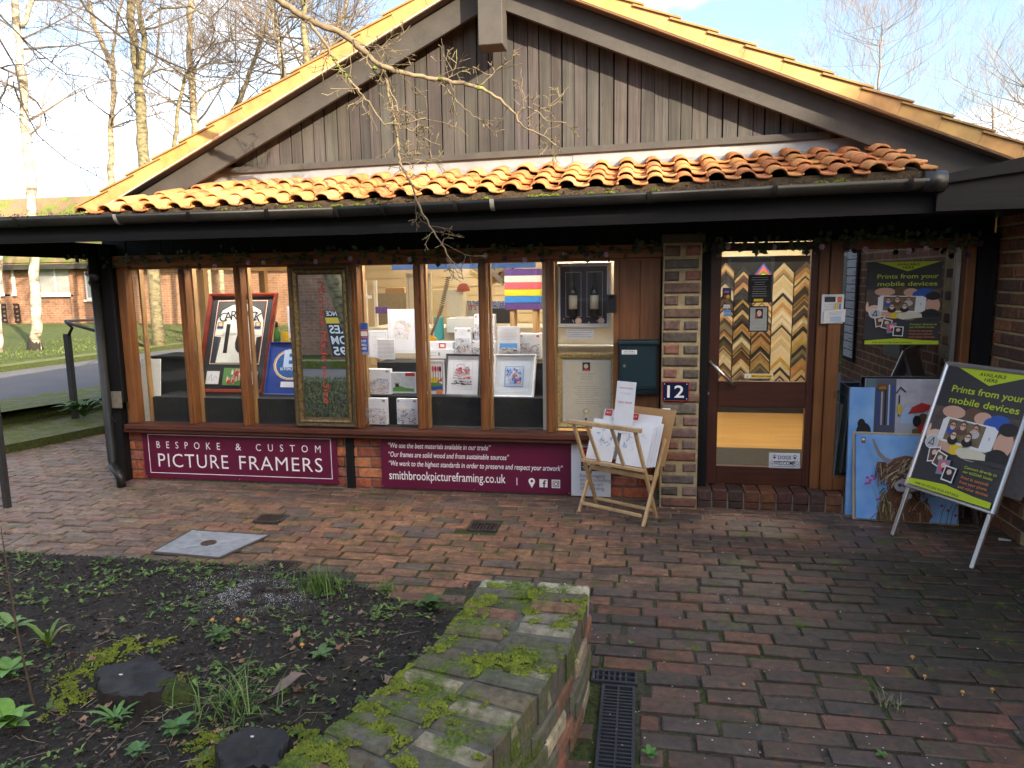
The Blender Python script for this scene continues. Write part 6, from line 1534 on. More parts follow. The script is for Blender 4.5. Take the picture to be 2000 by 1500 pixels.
for i in range(26): zz = W(1588, 495 + i * 10.5, 2.6).z; rp_.add([(x_ - .05, 2.6, zz), (x_ + .03, 2.6, zz + .02), (x_ - .04, 2.6, zz - .075), (x_ - .05, 2.63, zz), (x_ + .03, 2.63, zz + .02), (x_ - .04, 2.63, zz - .075)], [(0, 2, 1), (3, 4, 5), (0, 1, 4, 3), (1, 2, 5, 4), (2, 0, 3, 5)])
tag(rp_.build('corner_sample_string', CRM[1], None), 'string of cream corner offcuts hanging at the right of the door glass', 'samples')
# on the door glass
def gl(name, label, x0, y0, x1, y1, m, draw=None, cat='sticker', Y=.0155, t=.0012): T, p = board(name, *WR(x0, y0, x1, y1, Y), Y, m, label, cat, t); (draw and (draw(p), p.build('print', T))); return T
gl('price_list', 'black price list with small gold words on the door glass', 1461, 537, 1506, 591, INKB, lambda p: (p.lines(.1, .9, .2, .95, 9, GREYP, .003, .5, seed=4), p.box(.25, .05, .65, .14, YEL)), 'notice')
def d_small(p): p.box(.02, .015, .98, .985, INKB); p.box(.07, .05, .93, .95, plain('grey_card', (.42, .44, .42), .6)); p.box(.33, .52, .72, .90, INKB); p.ell(.53, .72, .12, .12, SKIN2); p.box(.36, .53, .45, .7, INKR); p.lines(.2, .8, .30, .45, 3, GREYP, .003); p.text('framersguild.co.uk', .5, .14, .012, INKG, .7)
gl('framed_notice', 'small black framed notice with a portrait on the door glass', 1462, 598, 1500, 648, INKB, d_small, 'notice', .0155, .006)
gl('card_sticker', 'purple and red payment stickers on the door glass', 1411, 562, 1428, 584, PURP, lambda p: (p.box(0, 0, 1, .45, INKB), p.ell(.35, .22, .22, .17, INKR), p.ell(.65, .22, .22, .17, YEL), p.text('pay', .5, .6, .02, INKW, .5)))
gl('card_sticker', 'small white payment sticker on the door glass', 1413, 595, 1426, 602, WHITE, lambda p: p.text('CARD', .5, .2, .014, INKG, .8))
gl('card_sticker', 'light blue payment sticker on the door glass', 1413, 605, 1427, 617, SKYB, lambda p: p.text('AM EX', .5, .3, .018, INKW, .8))
gl('step_sticker', 'yellow and white mind your step sticker at the foot of the upper door glass', 1454, 730, 1510, 739, WHITE, lambda p: (p.box(.22, .12, .98, .88, YEL), p.poly([(.05, .15), (.17, .15), (.11, .85)], YEL), p.text('Mind your step', .6, .3, .018, INKB, .66, bold=.01)))
gl('round_sticker', 'round blue and white sticker at the top corner of the door glass', 1566, 482, 1583, 497, WHITE, lambda p: (p.ell(.5, .5, .5, .5, INKG), p.ell(.5, .72, .4, .22, TEALP), p.box(.1, .3, .9, .55, WHITE)))
def d_dogs(p):
    p.text('DOGS', .5, .60, .038, INKB, .42, bold=.01); p.text('WELCOME', .5, .20, .046, INKB, .70, bold=.006)
    for a in (.17, .83):
        p.ell(a, .70, .045, .07, INKB, 10)
        for k in (-.05, -.018, .018, .05): p.ell(a + k, .82 + (.05 if abs(k) < .03 else 0), .014, .035, INKB, 8)
    for s in (-1, 1): p.ring(.5 + s * .42, .20, .05, .11, .008, INKB); p.ring(.5 + s * .42, .36, .05, .11, .008, INKB)
    p.line([(.13, .44), (.87, .44)], .003, INKB); p.line([(.13, .12), (.87, .12)], .003, INKB)
gl('dogs_sign', 'white sign with paw prints reading dogs welcome on the lower door glass', 1502, 885, 1562, 914, PAPER, d_dogs, 'sign', -.004, .003)
# leaflets on the door jamb
xj = WR(1605, 575, 1648, 632, -.07); T = thing('leaflet_holder', ((xj[0] + xj[1]) / 2, -.06, xj[2]), 'white leaflets pinned to the door jamb', 'leaflets')
p = Pan((xj[0], -.062, xj[2]), (xj[1] - xj[0], 0, 0), (0, 0, xj[3] - xj[2])); p.slab('leaflet', PAPER, T, .005); p.box(.12, .74, .62, .92, CHAR); p.box(.70, .72, .90, .92, INKO); p.lines(.1, .6, .45, .68, 4, GREYP, .003); p.box(.60, .5, .72, .7, YEL); p.line([(.82, .68), (.82, .5)], .008, BLUE); p.build('print', T)
p2 = Pan((xj[0] + .015, -.070, xj[2]), (.14, 0, .01), (0, -.01, .09)); p2.slab('flyer', WHITE, T, .004); p2.box(.3, .1, .8, .5, LBLU); p2.lines(.2, .9, .6, .9, 3, GREYP, .003); p2.build('flyer_print', T)

# ================================================================== posters and A board
def poster_art(p):
    p.box(0, 0, 1, 1, CHAR); p.poly([(.12, 1), (.98, 1), (.54, .885)], LIME); p.text('AVAILABLE', .545, .953, p.h * .038, INKB, .30, bold=.015); p.text('HERE', .545, .915, p.h * .038, INKB, .15, bold=.015)
    p.text('Prints from your', .545, .800, p.h * .075, LIME, .82, bold=.012); p.text('mobile devices', .545, .710, p.h * .075, LIME, .80, bold=.012)
    bl = [(.02, .46, .10, .06, SKIN2), (.25, .64, .14, .05, SKIN), (.48, .655, .10, .045, BROWNP), (.60, .63, .10, .05, SKIN), (.78, .62, .12, .06, BLUE), (.70, .60, .08, .05, BLUE), (.90, .50, .13, .13, BROWNP), (.90, .47, .10, .10, SKIN), (.90, .585, .12, .05, INKB), (.12, .42, .10, .06, SKIN2), (.35, .36, .16, .05, YEL), (.60, .345, .18, .05, CREAM), (.25, .35, .1, .05, SKIN), (.88, .36, .14, .07, INKB)]
    p.box(0, .30, 1, .67, plain('blurred_grey_photo', (.12, .09, .085), .6, .3, 12))
    for a, b, c, d, m in bl:
        x0 = min(c, a, 1 - a) if a - c < 0 or a + c > 1 else c
        p.ell(a, b, max(.02, x0), d, m)
    p.poly([(0, .30), (1, .30), (1, .335), (.75, .325), (.5, .30), (.25, .33), (0, .345)], CHAR)
    ph = [(.16, .40), (.74, .385), (.80, .41), (.81, .56), (.76, .585), (.20, .595), (.16, .57)]; p.poly(ph, WHITE); p.poly([(.23, .415), (.66, .405), (.67, .575), (.235, .583)], plain('photo_wall_tan', (.22, .16, .09), .6, .2, 20)); p.ell(.74, .49, .012, .016, GREYP, 10)
    for a, b, m1, m2 in ((.30, .53, BLUE, SKIN), (.42, .54, BROWNP, SKIN), (.57, .535, GREYP, SKIN), (.35, .455, INKB, SKIN2), (.52, .46, INKB, SKIN2)):
        p.ell(a, b - .035, .06, .035, m1, 12); p.ell(a, b + .012, .042, .036, BROWNP, 12); p.ell(a, b, .033, .030, m2, 12); p.box(a - .026, b + .004, a - .003, b + .013, INKB); p.box(a + .003, b + .004, a + .026, b + .013, INKB); p.box(a - .012, b - .018, a + .012, b - .014, WHITE)
    p.ell(.125, .375, .085, .058, WHITE); p.ell(.125, .375, .076, .052, GREYP); p.line([(.09, .35), (.135, .41), (.15, .35), (.09, .36)], .006, INKB)
    for a, b, r_, m in ((.20, .28, .2, WHITE), (.29, .25, -.2, WHITE), (.36, .20, .1, TEALP), (.45, .16, -.05, WHITE)):
        c, s = math.cos(r_), math.sin(r_); q = [(-.07, -.06), (.07, -.06), (.07, .06), (-.07, .06)]; P = [(a + x * c - y * s, b + x * s + y * c) for x, y in q]; p.poly(P, m); P2 = [(a + .82 * (x * c - y * s), b + .82 * (x * s + y * c)) for x, y in q]; p.poly(P2, PINKP if m is TEALP else [SKIN, INKB, BROWNP][int(a * 10) % 3]); p.ell(a, b + .015, .03, .022, SKIN2, 10); p.ell(a + .02, b - .02, .028, .02, INKB, 10)
    p.text('Connect directly to', .60, .235, p.h * .030, LIME, .36, 'L', .006); p.text('our KODAK kiosks', .60, .200, p.h * .030, LIME, .33, 'L', .006)
    for i, (s, w) in enumerate((('Print in seconds', .31), ('from your phone', .31), ('and other devices', .34))): p.text(s, .60, .155 - i * .037, p.h * .031, INKO, w, 'L', .006)
    p.poly([(0, 0), (1, 0), (1, .045), (.8, .05), (.45, .075), (.2, .06), (0, .045)], LIME); p.text('ASK IN STORE FOR DETAILS', .10, .013, p.h * .026, INKB, .54, 'L', .012)
pp = Pan.rect(1691, 511, 1836, 672, .008)
T = thing('window_poster', pp.P(.5, 0), 'black and lime poster about prints from mobile devices on the right window', 'poster'); pp.slab('sheet', CHAR, T, .003); poster_art(pp); pp.build('print', T)
# A board
f1, f2 = G(1745, 1046), G(1900, 1111); u_ = (f2 - f1); Wd = u_.length; u_.normalize(); nb = V3(-u_.y, u_.x, 0)
tilt = V3(nb.x * .375, nb.y * .375, 1.09); tilt_l = tilt.length; tv = tilt.normalized(); fn = u_.cross(tv).normalized()
T = thing('pavement_sign', mean([f1, f2]), 'aluminium pavement A board with a black and lime poster standing in front of the paintings', 'pavement sign')
leg = .0
for s, f in ((0, f1), (1, f2)):
    MB().obox(f + u_ * (-.012 if s == 0 else -.012), u_ * .026, tv * (.36), -fn * -.02).build('leg', ALU, T, bevel=.003)
    b_ = f + nb * .70; MB().bar(b_, f + tilt * .985, .026, .02, fn).build('rear_leg', ALU, T)
LO = .285
po = f1 + tv * (tilt_l * LO) + fn * .012 - u_ * .03; pw = Wd + .06; phh = tilt_l * (1 - LO) + .03
pan = Pan(po, u_ * pw, tv * phh)
pan.slab('back_panel', plain('white_back_panel', (.6, .6, .62), .5), T, .012)
pan.molding('snap_frame', ALU, T, .030, .016, 0, [(0, -.012), (0, .008), (.006, .015), (.018, .016), (.028, .008), (.030, -.002)])
q = pan.inset(.028); poster_art(q); q.build('print', T)
q.slab('poster_sheet', CHAR, T, .002)
for a, b in ((0, 0), (1, 0), (1, 1), (0, 1)): k_ = pan.P(a, b, .004); MB().obox(k_ - pan.u.normalized() * .008 - pan.v.normalized() * .008, pan.u.normalized() * .016, pan.v.normalized() * .016, pan.n * .014).build('corner_cap', plain('dark_plastic_corner', (.06, .06, .065), .4), T)
rear = Pan(f2 + nb * .70 + tv * 0 + V3(0, 0, .28) - nb * .09, -u_ * Wd, (f1 + tilt - (f1 + nb * .70)).normalized() * .8)
rear.slab('rear_panel', MATS['white_back_panel'], T, .008)

# ================================================================== paintings leaning by the step
def canvas(name, label, o, u, v, draw, m, t=.035, cat='painting', fr=None):
    p = Pan(o, u, v); T = thing(name, p.P(.5, 0), label, cat)
    if fr: p.molding('frame', fr, T, .018, .006, t, None)
    q = p.inset(.016) if fr else p
    q.slab('canvas', m, T, t - .004); draw(q); q.build('paint', T)
    return T
SKYP = NT('painted_blue_sky'); _n = SKYP.noise(5, 5); SKYP.set(SKYP.ramp(_n, [(.3, (.13, .33, .72)), (.7, (.30, .52, .82))]), .6); SKYP = SKYP.mat
def hair(p, x0, x1, y0, y1, n, cols, seed, dx=.06, dy=-.12, t=.006):
    rr = random.Random(seed)
    for _ in range(n):
        x, y = rr.uniform(x0, x1), rr.uniform(y0, y1); a, b = rr.gauss(dx, .05), rr.gauss(dy, .03); p.line([(x, y), (min(.99, max(.01, x + a * .5)), min(.99, max(.01, y + b * .35))), (min(.99, max(.01, x + a)), min(.99, max(.01, y + b)))], t * rr.uniform(.5, 1.3), rr.choice(cols))
FURLL = ink('pale_straw_fur_paint', (.52, .43, .30)); FUR = ink('brown_fur_paint', (.17, .07, .03)); FURL = ink('straw_fur_paint', (.42, .32, .20)); FURD = ink('dark_fur_paint', (.06, .03, .02)); FURG = ink('grey_muzzle_paint', (.34, .31, .34)); MAG = ink('magenta_flower_paint', (.35, .04, .25))
def d_cow(p):
    p.poly([(.20, 0), (.72, 0), (.76, .08), (.70, .18), (.60, .30), (.56, .40), (.36, .40), (.28, .28), (.22, .14)], FUR); hair(p, .22, .72, .08, .40, 130, [FUR, FURD, FURL, FUR], 1, .0, -.09, .007)
    p.poly([(.20, .68), (.28, .685), (.33, .62), (.34, .50), (.27, .46), (.24, .54), (.20, .58)], FUR); hair(p, .20, .30, .55, .67, 40, [FUR, FURD, FURL], 2, .03, -.14, .006)
    p.poly([(.30, .66), (.36, .73), (.48, .77), (.60, .75), (.66, .66), (.66, .46), (.60, .38), (.42, .36), (.32, .42)], FUR); hair(p, .34, .64, .50, .74, 130, [FURL, FUR, FURL, FURD, FUR, FURD, FURLL], 3, -.06, -.10, .006); hair(p, .34, .64, .44, .58, 70, [FURD, FUR, FURL], 5, .05, -.04, .007)
    p.ell(.46, .42, .115, .085, FURG); p.ell(.50, .45, .035, .032, INKB, 12); p.ell(.40, .43, .02, .02, FURD, 10); p.line([(.36, .355), (.46, .345), (.57, .36)], .010, FURD); p.ell(.47, .31, .05, .04, FURG)
    p.poly([(.30, .675), (.24, .705), (.185, .76), (.15, .86), (.125, .95), (.145, .955), (.175, .88), (.21, .80), (.26, .745), (.33, .715)], ink('grey_horn_paint', (.22, .19, .20)))
    rr = random.Random(4)
    for cx, cy_ in ((.08, .50), (.11, .47), (.13, .52), (.10, .44), (.07, .43), (.15, .49), (.18, .25), (.80, .22), (.93, .12), (.86, .17)): p.ell(cx, cy_, .018, .016, MAG, 8)
    for x in (.12, .18, .22): p.line([(x, .42), (x + .07, .2), (x + .1, .02)], .003, GREENP)
    for x in (.78, .84, .88, .94): p.line([(x, .02), (x + .02, .14), (x + .06, .24)], .004, ink('dark_stem_paint', (.03, .06, .03)))
    p.box(.02, .90, .06, .97, FUR); p.ell(.04, .945, .015, .015, PAPER, 8)
OAK = wood('pale_oak_frame', (.52, .38, .20), (.64, .50, .30), .5, 'z', False, .05)
o, e = G(1667, 1016), G(1876, 1029); Hc = .605
canvas('cow_painting', 'painting of a shaggy brown cow on blue in a pale wooden frame', o, e - o, V3(0, .11, Hc), d_cow, SKYP, .035, 'painting', OAK)
GWALL = NT('painted_misty_street'); _n = GWALL.noise(7, 5); GWALL.set(GWALL.ramp(_n, [(.3, (.40, .39, .44)), (.7, (.68, .66, .70))]), .6); GWALL = GWALL.mat
def d_umb(p):
    p.box(0, .0, .10, 1, ink('teal_edge_paint', (.10, .17, .20))); p.box(.10, .42, .30, 1, ink('dark_house_paint', (.10, .10, .14)))
    for i in range(5): p.box(.12 + i * .035, .60, .135 + i * .035, .95, [BLUE, GREYP, INKB, LBLU, BLUE][i])
    p.box(.06, 0, .30, .46, ink('stone_house_paint', (.30, .27, .20))); p.box(.10, .05, .16, .35, INKB)
    for cx in (.42, .75): p.ell(cx, .62, .07, .14, LBLU); p.box(cx - .07, .35, cx + .07, .62, GREYP)
    p.poly([(.03, 0), (1, 0), (1, .18), (.8, .30), (.6, .33), (.4, .22), (.2, .08)], ink('bridge_shadow_paint', (.05, .045, .05)))
    for i in range(16): x = .16 + i * .052; y = .10 + .26 * math.sin(min(1, (x - .1) / .5) * 1.57) - max(0, x - .65) * .25; p.line([(x, y - .12), (x, y + .04)], .006, INKB)
    p.line([(.12, .06), (.3, .22), (.5, .37), (.65, .385), (.85, .34), (.99, .27)], .012, INKB)
    p.poly([(.50, .36), (.53, .34), (.62, .34), (.64, .40), (.66, .60), (.60, .66), (.54, .62), (.49, .55)], INKR); p.box(.555, .30, .60, .40, INKB); p.poly([(.46, .40), (.52, .36), (.53, .58), (.47, .57)], ink('olive_coat_paint', (.16, .13, .05))); p.ell(.57, .66, .05, .05, BROWNP); p.ell(.51, .64, .04, .05, INKB)
    p.poly([(.42, .70), (.46, .76), (.55, .80), (.66, .775), (.66, .755), (.56, .72), (.48, .715)], INKR); p.line([(.33, .86), (.33, .68)], .008, INKB); p.line([(.30, .88), (.34, .93), (.39, .89)], .008, INKB); p.ell(.335, .74, .022, .05, YEL, 8)
    p.ell(.16, .93, .055, .035, FUR); p.text('£75', .16, .915, .02, YEL, .06)
umo = W(1683, 960, -.10); umo.z = .145
canvas('street_painting', 'painting of a couple under a red umbrella on a bridge, behind the cow painting', V3(umo.x, -.105, .15), V3(.66, 0, 0), V3(0, .05, W(1700, 741, -.09).z - .15), d_umb, GWALL, .03)
def d_side(p): p.ell(.60, .66, .30, .07, INKB); p.ell(.70, .60, .25, .07, INKB); p.ell(.50, .72, .16, .04, INKB); p.box(.55, .50, .68, .62, INKB); p.line([(.35, .30), (.55, .20)], .01, INKB); p.box(.40, .08, .60, .14, INKR)
lo_ = W(1653, 972, -.15)
canvas('small_painting', 'narrow blue painting with dark tree shapes left of the cow painting', V3(W(1653, 960, -.16).x, -.165, .002), V3(.16, 0, 0), V3(0, .04, W(1660, 757, -.12).z), d_side, SKYP, .03)
T = thing('canvas_stack', (1.5, .05, .24), 'row of pale canvases standing inside the right window', 'canvases')
for i in range(5): X = W(1626 + i * 6, 900, .06 + .03 * i).x; MB().obox((X, .04 + .02 * i, .238), (.014, 0, 0), (0, .25, 0), (.035, .0, .52 + .06 * (i % 3))).build('canvas', [CREAM, plain('green_grey_canvas', (.22, .27, .25), .7), WHITE, MATS['green_grey_canvas'], CREAM][i], T)
bx('rear_display', BLK, shop, 1.70, 2.16, .25, .30, .15, .75)

# ================================================================== folding print rack
fl, fr_, bl, brr = G(1131, 1000), G(1256, 1029), G(1162, 985), G(1290, 1008)
u_ = (fr_ - fl).normalized(); nb = V3(-u_.y, u_.x, 0); wd = (fr_ - fl).length
T = thing('print_rack', mean([fl, fr_, bl, brr]), 'folding beech wood print rack with an open slatted front', 'rack')
S = .026; sides = []
topF = V3(*(fl - nb * .10)) + V3(0, 0, .69); bfoot = fl + nb * .22; topB = fl + nb * .42 + V3(0, 0, .70)
for k_ in (0, 1):
    o = u_ * (wd * k_); i_ = u_ * (.016 if k_ == 0 else -.016)
    MB().bar(bfoot + o + i_, topF + o + i_, S, S * .8, u_).build('front_leg', BEECH, T, bevel=.003)
    MB().bar(fl + o, fl + nb * .30 + o + V3(0, 0, .56), S, S * .8, u_).build('rear_leg', BEECH, T, bevel=.003)
at = lambda t: bfoot.lerp(topF, t)
def rail(a, ext, name='rail', w=.022, h=.03): return MB().bar(a - u_ * ext, a + u_ * (wd + ext), w, h, nb).build(name, BEECH, T, bevel=.003)
rail(topF + V3(0, 0, .0), .035, 'top_rail', .028, .028); rail(at(.56) - nb * .014, .0, 'lower_rail'); rail(fl.lerp(fl + nb * .30 + V3(0, 0, .56), .55) - nb * .018, -.013, 'cross_rail', .034, .022); rail(fl + V3(0, 0, .075), -.013, 'stretcher', .022, .02); rail(at(.09), -.013, 'stretcher', .022, .02)
for t_ in (.30, .68): MB().bar(at(.57) + u_ * (wd * t_) - nb * .014, topF + u_ * (wd * t_ - .03), .022, .014, nb).build('slat', BEECH, T)
bk = fl + nb * .235 + V3(0, 0, .38); bp = Pan(bk + u_ * .03, u_ * (wd - .0), nb * .17 + V3(0, 0, .37)); bp.slab('back_board', MDF, T, .006)
def sleeve(label, a, off, w, h, seed, price):
    o = at(.57) + nb * off + u_ * (wd * a); p = Pan(o, u_ * w, (nb * .30 + V3(0, 0, .72)).normalized() * h); t = thing('print_sleeve', p.P(.5, 0), label, 'print', 'prints in the folding rack'); p.slab('card', PAPER, t, .004)
    rr = random.Random(seed); scribble(p, [LBLU, GREYP, SKYB, INKG], .15, .35, .85, .85, 16, .004, seed)
    if price: p.box(.06 + price * .0, .86, .30, .99, INKR); p.text('BUY', .18, .91, .02, INKW, .15); p.box(.06, .78, .30, .86, WHITE)
    p.build('print', t)
sleeve('white mounted print at the back left of the folding rack with a red sticker', .06, .12, .24, .36, 1, 1); sleeve('white mounted print at the back right of the folding rack with a red sticker', .46, .13, .26, .35, 2, 1)
sleeve('front left print in the folding rack in a shiny clear sleeve', .02, .03, .22, .30, 3, 0)
for i in range(4): sleeve(['front right print in the folding rack', 'second print from the front on the right of the folding rack', 'third print from the front on the right of the folding rack', 'fourth print from the front on the right of the folding rack'][i], .50 + i * .025, .03 + i * .02, .24, .29 + i * .006, 5 + i, 0)
o = at(.57) + nb * .11 + u_ * (wd * .36) + V3(0, 0, .2); p = Pan(o, u_ * .155, (nb * .12 + V3(0, 0, .72)).normalized() * .37); t = thing('price_card', p.P(.5, 0), 'tall white card with faint red price lettering standing up from the print rack', 'card'); p.slab('card', PAPER, t, .002); p.text('HAND MOUNTED', .5, .86, .014, INKR, .7); p.text('ART PRINTS', .5, .76, .014, LBLU, .6); p.text('ONLY £25.00', .5, .58, .022, INKR, .75); p.build('print', t)

# ================================================================== flower garland
gar = thing('flower_garland', (-1.2, -.1, 1.85), 'artificial garland of green leaves with pale and dark purple flowers along the window head', 'garland')
rr = random.Random(17); vine = MB(); P = []
X = -4.62
while X < 2.2: P.append(V3(X, -.085 + rr.gauss(0, .008), 1.895 + .02 * math.sin(X * 5) + rr.gauss(0, .008) + (.02 if X > .4 else 0))); X += .07
vine.tube(P, .0035, 4); vine.build('vine', plain('green_vine', (.03, .06, .02), .7), gar)
lv = MB()
for p_ in P:
    for _ in range(5 if p_.x < .35 else 8):
        if rr.random() < .18: continue
        a = rr.uniform(0, 6.28); d = V3(math.cos(a), 0, math.sin(a)); q = p_ + V3(rr.gauss(0, .03), rr.uniform(-.03, .005), rr.gauss(-.002, .026)); l = rr.uniform(.028, .06); s = V3(-d.z, rr.uniform(-.6, .6), d.x).normalized() * l * .36; m1 = q + d * l * .55 + V3(0, -.008, 0)
        lv.add([q, m1 + s, q + d * l + V3(0, rr.uniform(-.02, .01), 0), m1 - s], [(0, 1, 2, 3)], 0, hsv(rr.choice([(.035, .07, .022), (.05, .10, .03), (.022, .045, .018), (.09, .13, .05)]), rr, .2))
lo = lv.build('leaves', LEAFA, gar, fix=False); lo['kind'] = 'stuff'
def flower(c, s, col):
    mb = MB()
    for k, (n, rad) in enumerate(((6, 1), (5, .65), (3, .35))):
        for i in range(n):
            a = 6.283 * i / n + k * .5; d = V3(math.cos(a), 0, math.sin(a)); t_ = V3(-d.z, 0, d.x); y = -k * s * .22
            mb.add([c + V3(0, y, 0), c + d * s * rad * .6 + t_ * s * rad * .42 + V3(0, y - s * .1, 0), c + d * s * rad + V3(0, y - s * .25, 0), c + d * s * rad * .6 - t_ * s * rad * .42 + V3(0, y - s * .1, 0)], [(0, 1, 2, 3)], 0, hsv(col, rr, .12))
    mb.build('flower', LEAFA, gar, fix=False)
for px, py, dk in ((485, 513, 0), (515, 512, 0), (545, 512, 1), (617, 511, 0), (585, 513, 1), (650, 508, 1), (685, 505, 0), (700, 512, 1), (722, 512, 1), (800, 507, 0), (770, 510, 1), (830, 508, 1), (876, 507, 0), (905, 505, 1), (948, 500, 0), (985, 505, 1), (1025, 508, 0), (1060, 507, 1), (1102, 498, 0), (1145, 498, 1), (1184, 497, 0), (1240, 482, 1), (420, 520, 0), (390, 522, 1), (352, 530, 1), (180, 530, 1), (172, 535, 0), (178, 552, 1), (1395, 485, 1), (1422, 482, 0), (1468, 482, 1), (1512, 483, 0), (1605, 482, 0), (1655, 485, 1), (1690, 487, 0), (1775, 490, 0), (1808, 486, 0), (1890, 498, 1), (1915, 475, 1)):
    flower(W(px, py, -.11), (.023 if px > 300 else .03), (.06, .035, .11) if dk else (.60, .42, .58))
# litter of paper near the A board
q = G(1960, 1056); tag(MB().add([q + V3(-.035, -.01, .004), q + V3(.03, -.025, .006), q + V3(.05, .01, .004), q + V3(-.02, .025, .010)], [(0, 1, 2, 3)]).build('paper_scrap', WHITE, None), 'white scrap of paper on the paving right of the A board', 'paper')

# ================================================================== handrail, left post
RAILM = plain('dark_grey_painted_steel', (.035, .035, .038), .5, .15, 30)
hb_ = G(146, 800, .2); T = thing('handrail', hb_, 'dark steel handrail with a square post beside the ramp at the left', 'handrail')
Yh = hb_.y; top = W(143, 652, Yh)
MB().box(hb_.x - .03, hb_.x + .03, Yh - .03, Yh + .03, .05, top.z).build('post', RAILM, T)
MB().tube([V3(hb_.x, Yh, top.z - .05), W(141, 640, Yh), W(130, 630, Yh), W(128, 627, Yh + .05), W(150, 626, Yh + .9), W(240, 622, Yh + 4)], .018, 8).build('top_rail', RAILM, T, True)
MB().tube([W(130, 630, Yh), W(165, 640, Yh), W(200, 650, Yh), W(290, 678, Yh)], .018, 8).build('side_rail', RAILM, T, True)
g = G(15, 992); T = thing('steel_post', g, 'dark square steel post at the left edge of the yard', 'post'); bx('post', RAILM, T, g.x - .02, g.x + .02, g.y - .02, g.y + .02, -.01, 1.05); MB().tube([(g.x, g.y, 1.05), (g.x, g.y, 1.12), (g.x - .9, g.y - .4, 1.12)], .018, 8).build('top_rail', RAILM, T)

# ================================================================== brick house in the background
BH = walltex('background_house_brick', (.34, .16, .09), (.26, .115, .065), (.34, .26, .18))
HY = 15.6; bA = W(-260, 640, HY); 
T = thing('brick_house', (-20, HY, .3), 'low sunlit brick house with white windows and mossy roof behind the lawn', 'house')
xL, xR = -27.0, -9.0; ez = W(100, 507, HY).z
bx('wall', BH, T, xL, xR, HY, HY + 5, -.05, ez)
MR = NT('mossy_tiled_roof'); _w = MR.new('ShaderNodeTexWave'); _w.inputs['Scale'].default_value = 4; MR.l.new(MR.map((1, 1, 1)), _w.inputs['Vector']); MR.set(MR.mix(MR.ramp(MR.noise(2.0, 6), [(.42, 0), (.58, 1)]), MR.mix(1, (.34, .20, .12), MR.ramp(_w.outputs['Fac'], [(.2, .5), (.6, 1)]), 'MULTIPLY'), (.16, .19, .03)), .9).bump(MR.noise(20, 5), .8, .05); MR = MR.mat
mb = MB(); rz = W(120, 385, HY + 2.5).z
mb.add([(xL - .3, HY - .45, ez - .10), (xR + .3, HY - .45, ez - .10), (xR + .3, HY + 2.5, rz), (xL - .3, HY + 2.5, rz), (xR + .3, HY + 5.45, ez - .1), (xL - .3, HY + 5.45, ez - .1)], [(0, 1, 2, 3), (3, 2, 4, 5)])
mb.add([(xL - .3, HY - .45, ez - .16), (xR + .3, HY - .45, ez - .16), (xR + .3, HY + 2.5, rz - .06), (xL - .3, HY + 2.5, rz - .06), (xR + .3, HY + 5.45, ez - .16), (xL - .3, HY + 5.45, ez - .16)], [(3, 2, 1, 0), (5, 4, 2, 3)]); mb.build('roof', MR, T)
bx('fascia', plain('dark_eaves', (.05, .045, .04), .7), T, xL - .2, xR + .2, HY - .44, HY - .41, ez - .32, ez - .162)
UPVC = plain('white_window_plastic', (.70, .70, .70), .4, .02); WGL = plain('grey_blind_glass', (.36, .37, .36), .15, .1, 3)
for (a, c, b, d) in ((-50, 512, 28, 575), (76, 520, 142, 576), (168, 530, 196, 585)):
    X0, X1, Z0, Z1 = WR(a, c, b, d, HY - .02)
    w = MB().box(X0, X1, HY - .05, HY - .001, Z0, Z1).build('window', UPVC, T); m = (X0 + X1) / 2; f = .07
    for q0, q1 in ((X0 + f, m - f / 2), (m + f / 2, X1 - f)): bx('glass', WGL, w, q0, q1, HY - .056, HY - .0505, Z0 + f, Z1 - f)
    bx('sill', UPVC, w, X0 - .05, X1 + .05, HY - .12, HY - .0505, Z0 - .06, Z0 - .001)
for px in (24, 152): X = W(px, 600, HY).x; bx('pier', BH, T, X - .12, X + .12, HY - .12, HY - .001, 0, ez - .35)
X0, X1, Z0, Z1 = WR(4, 594, 38, 628, HY - .06); tr = MB()
for i in range(5): tr.box(X0 + (X1 - X0) * i / 4 - .025, X0 + (X1 - X0) * i / 4 + .025, HY - .07, HY - .05, Z0, Z1).box(X0, X1, HY - .09, HY - .0702, Z0 + (Z1 - Z0) * i / 4 - .025, Z0 + (Z1 - Z0) * i / 4 + .025)
tag(tr.build('trellis', INKB, None), 'square black trellis on the wall of the background house', 'trellis')

# ================================================================== what stands behind the viewer (seen in mirror and glass, and shading the yard)
OB = walltex('opposite_brick', (.38, .20, .13), (.29, .15, .10), (.34, .28, .21))
T = thing('opposite_building', (-9, -10.8, 0), 'old brick building across the road, seen in the gold framed mirror', 'building')
bx('wall', OB, T, -17, -5.5, -15, -10.75, -.05, 4.2); MB().prism([(-.4, 0), (4.65, 0), (2.1, 1.9)], (-17.2, -14.95, 4.2), (0, 1, 0), (0, 0, 1), (11.9, 0, 0)).build('roof', plain('opposite_roof_tile', (.25, .12, .07), .9, .2), T)
dr = MB().box(-9.6, -8.2, -10.749, -10.70, 0, 2.2).build('door', plain('dark_red_door', (.10, .02, .02), .5), T)
def MX(px, py, d): v = W(px, py, d); return V3(v.x, -v.y, v.z)      # a place seen in the mirror at a distance d behind the glass
T = thing('bike_sign', MX(670, 700, 9.0), 'leaning shop sign about bikes, seen in the gold framed mirror', 'sign')
a_, b_, c_ = MX(720, 700, 9.0), MX(652, 700, 9.0), MX(700, 604, 9.3)
p = Pan(b_, a_ - b_, MX(632, 604, 9.3) - b_); p = Pan(a_, b_ - a_, c_ - a_)
if p.n.y < 0: p = Pan(b_, a_ - b_, MX(632, 604, 9.3) - b_)
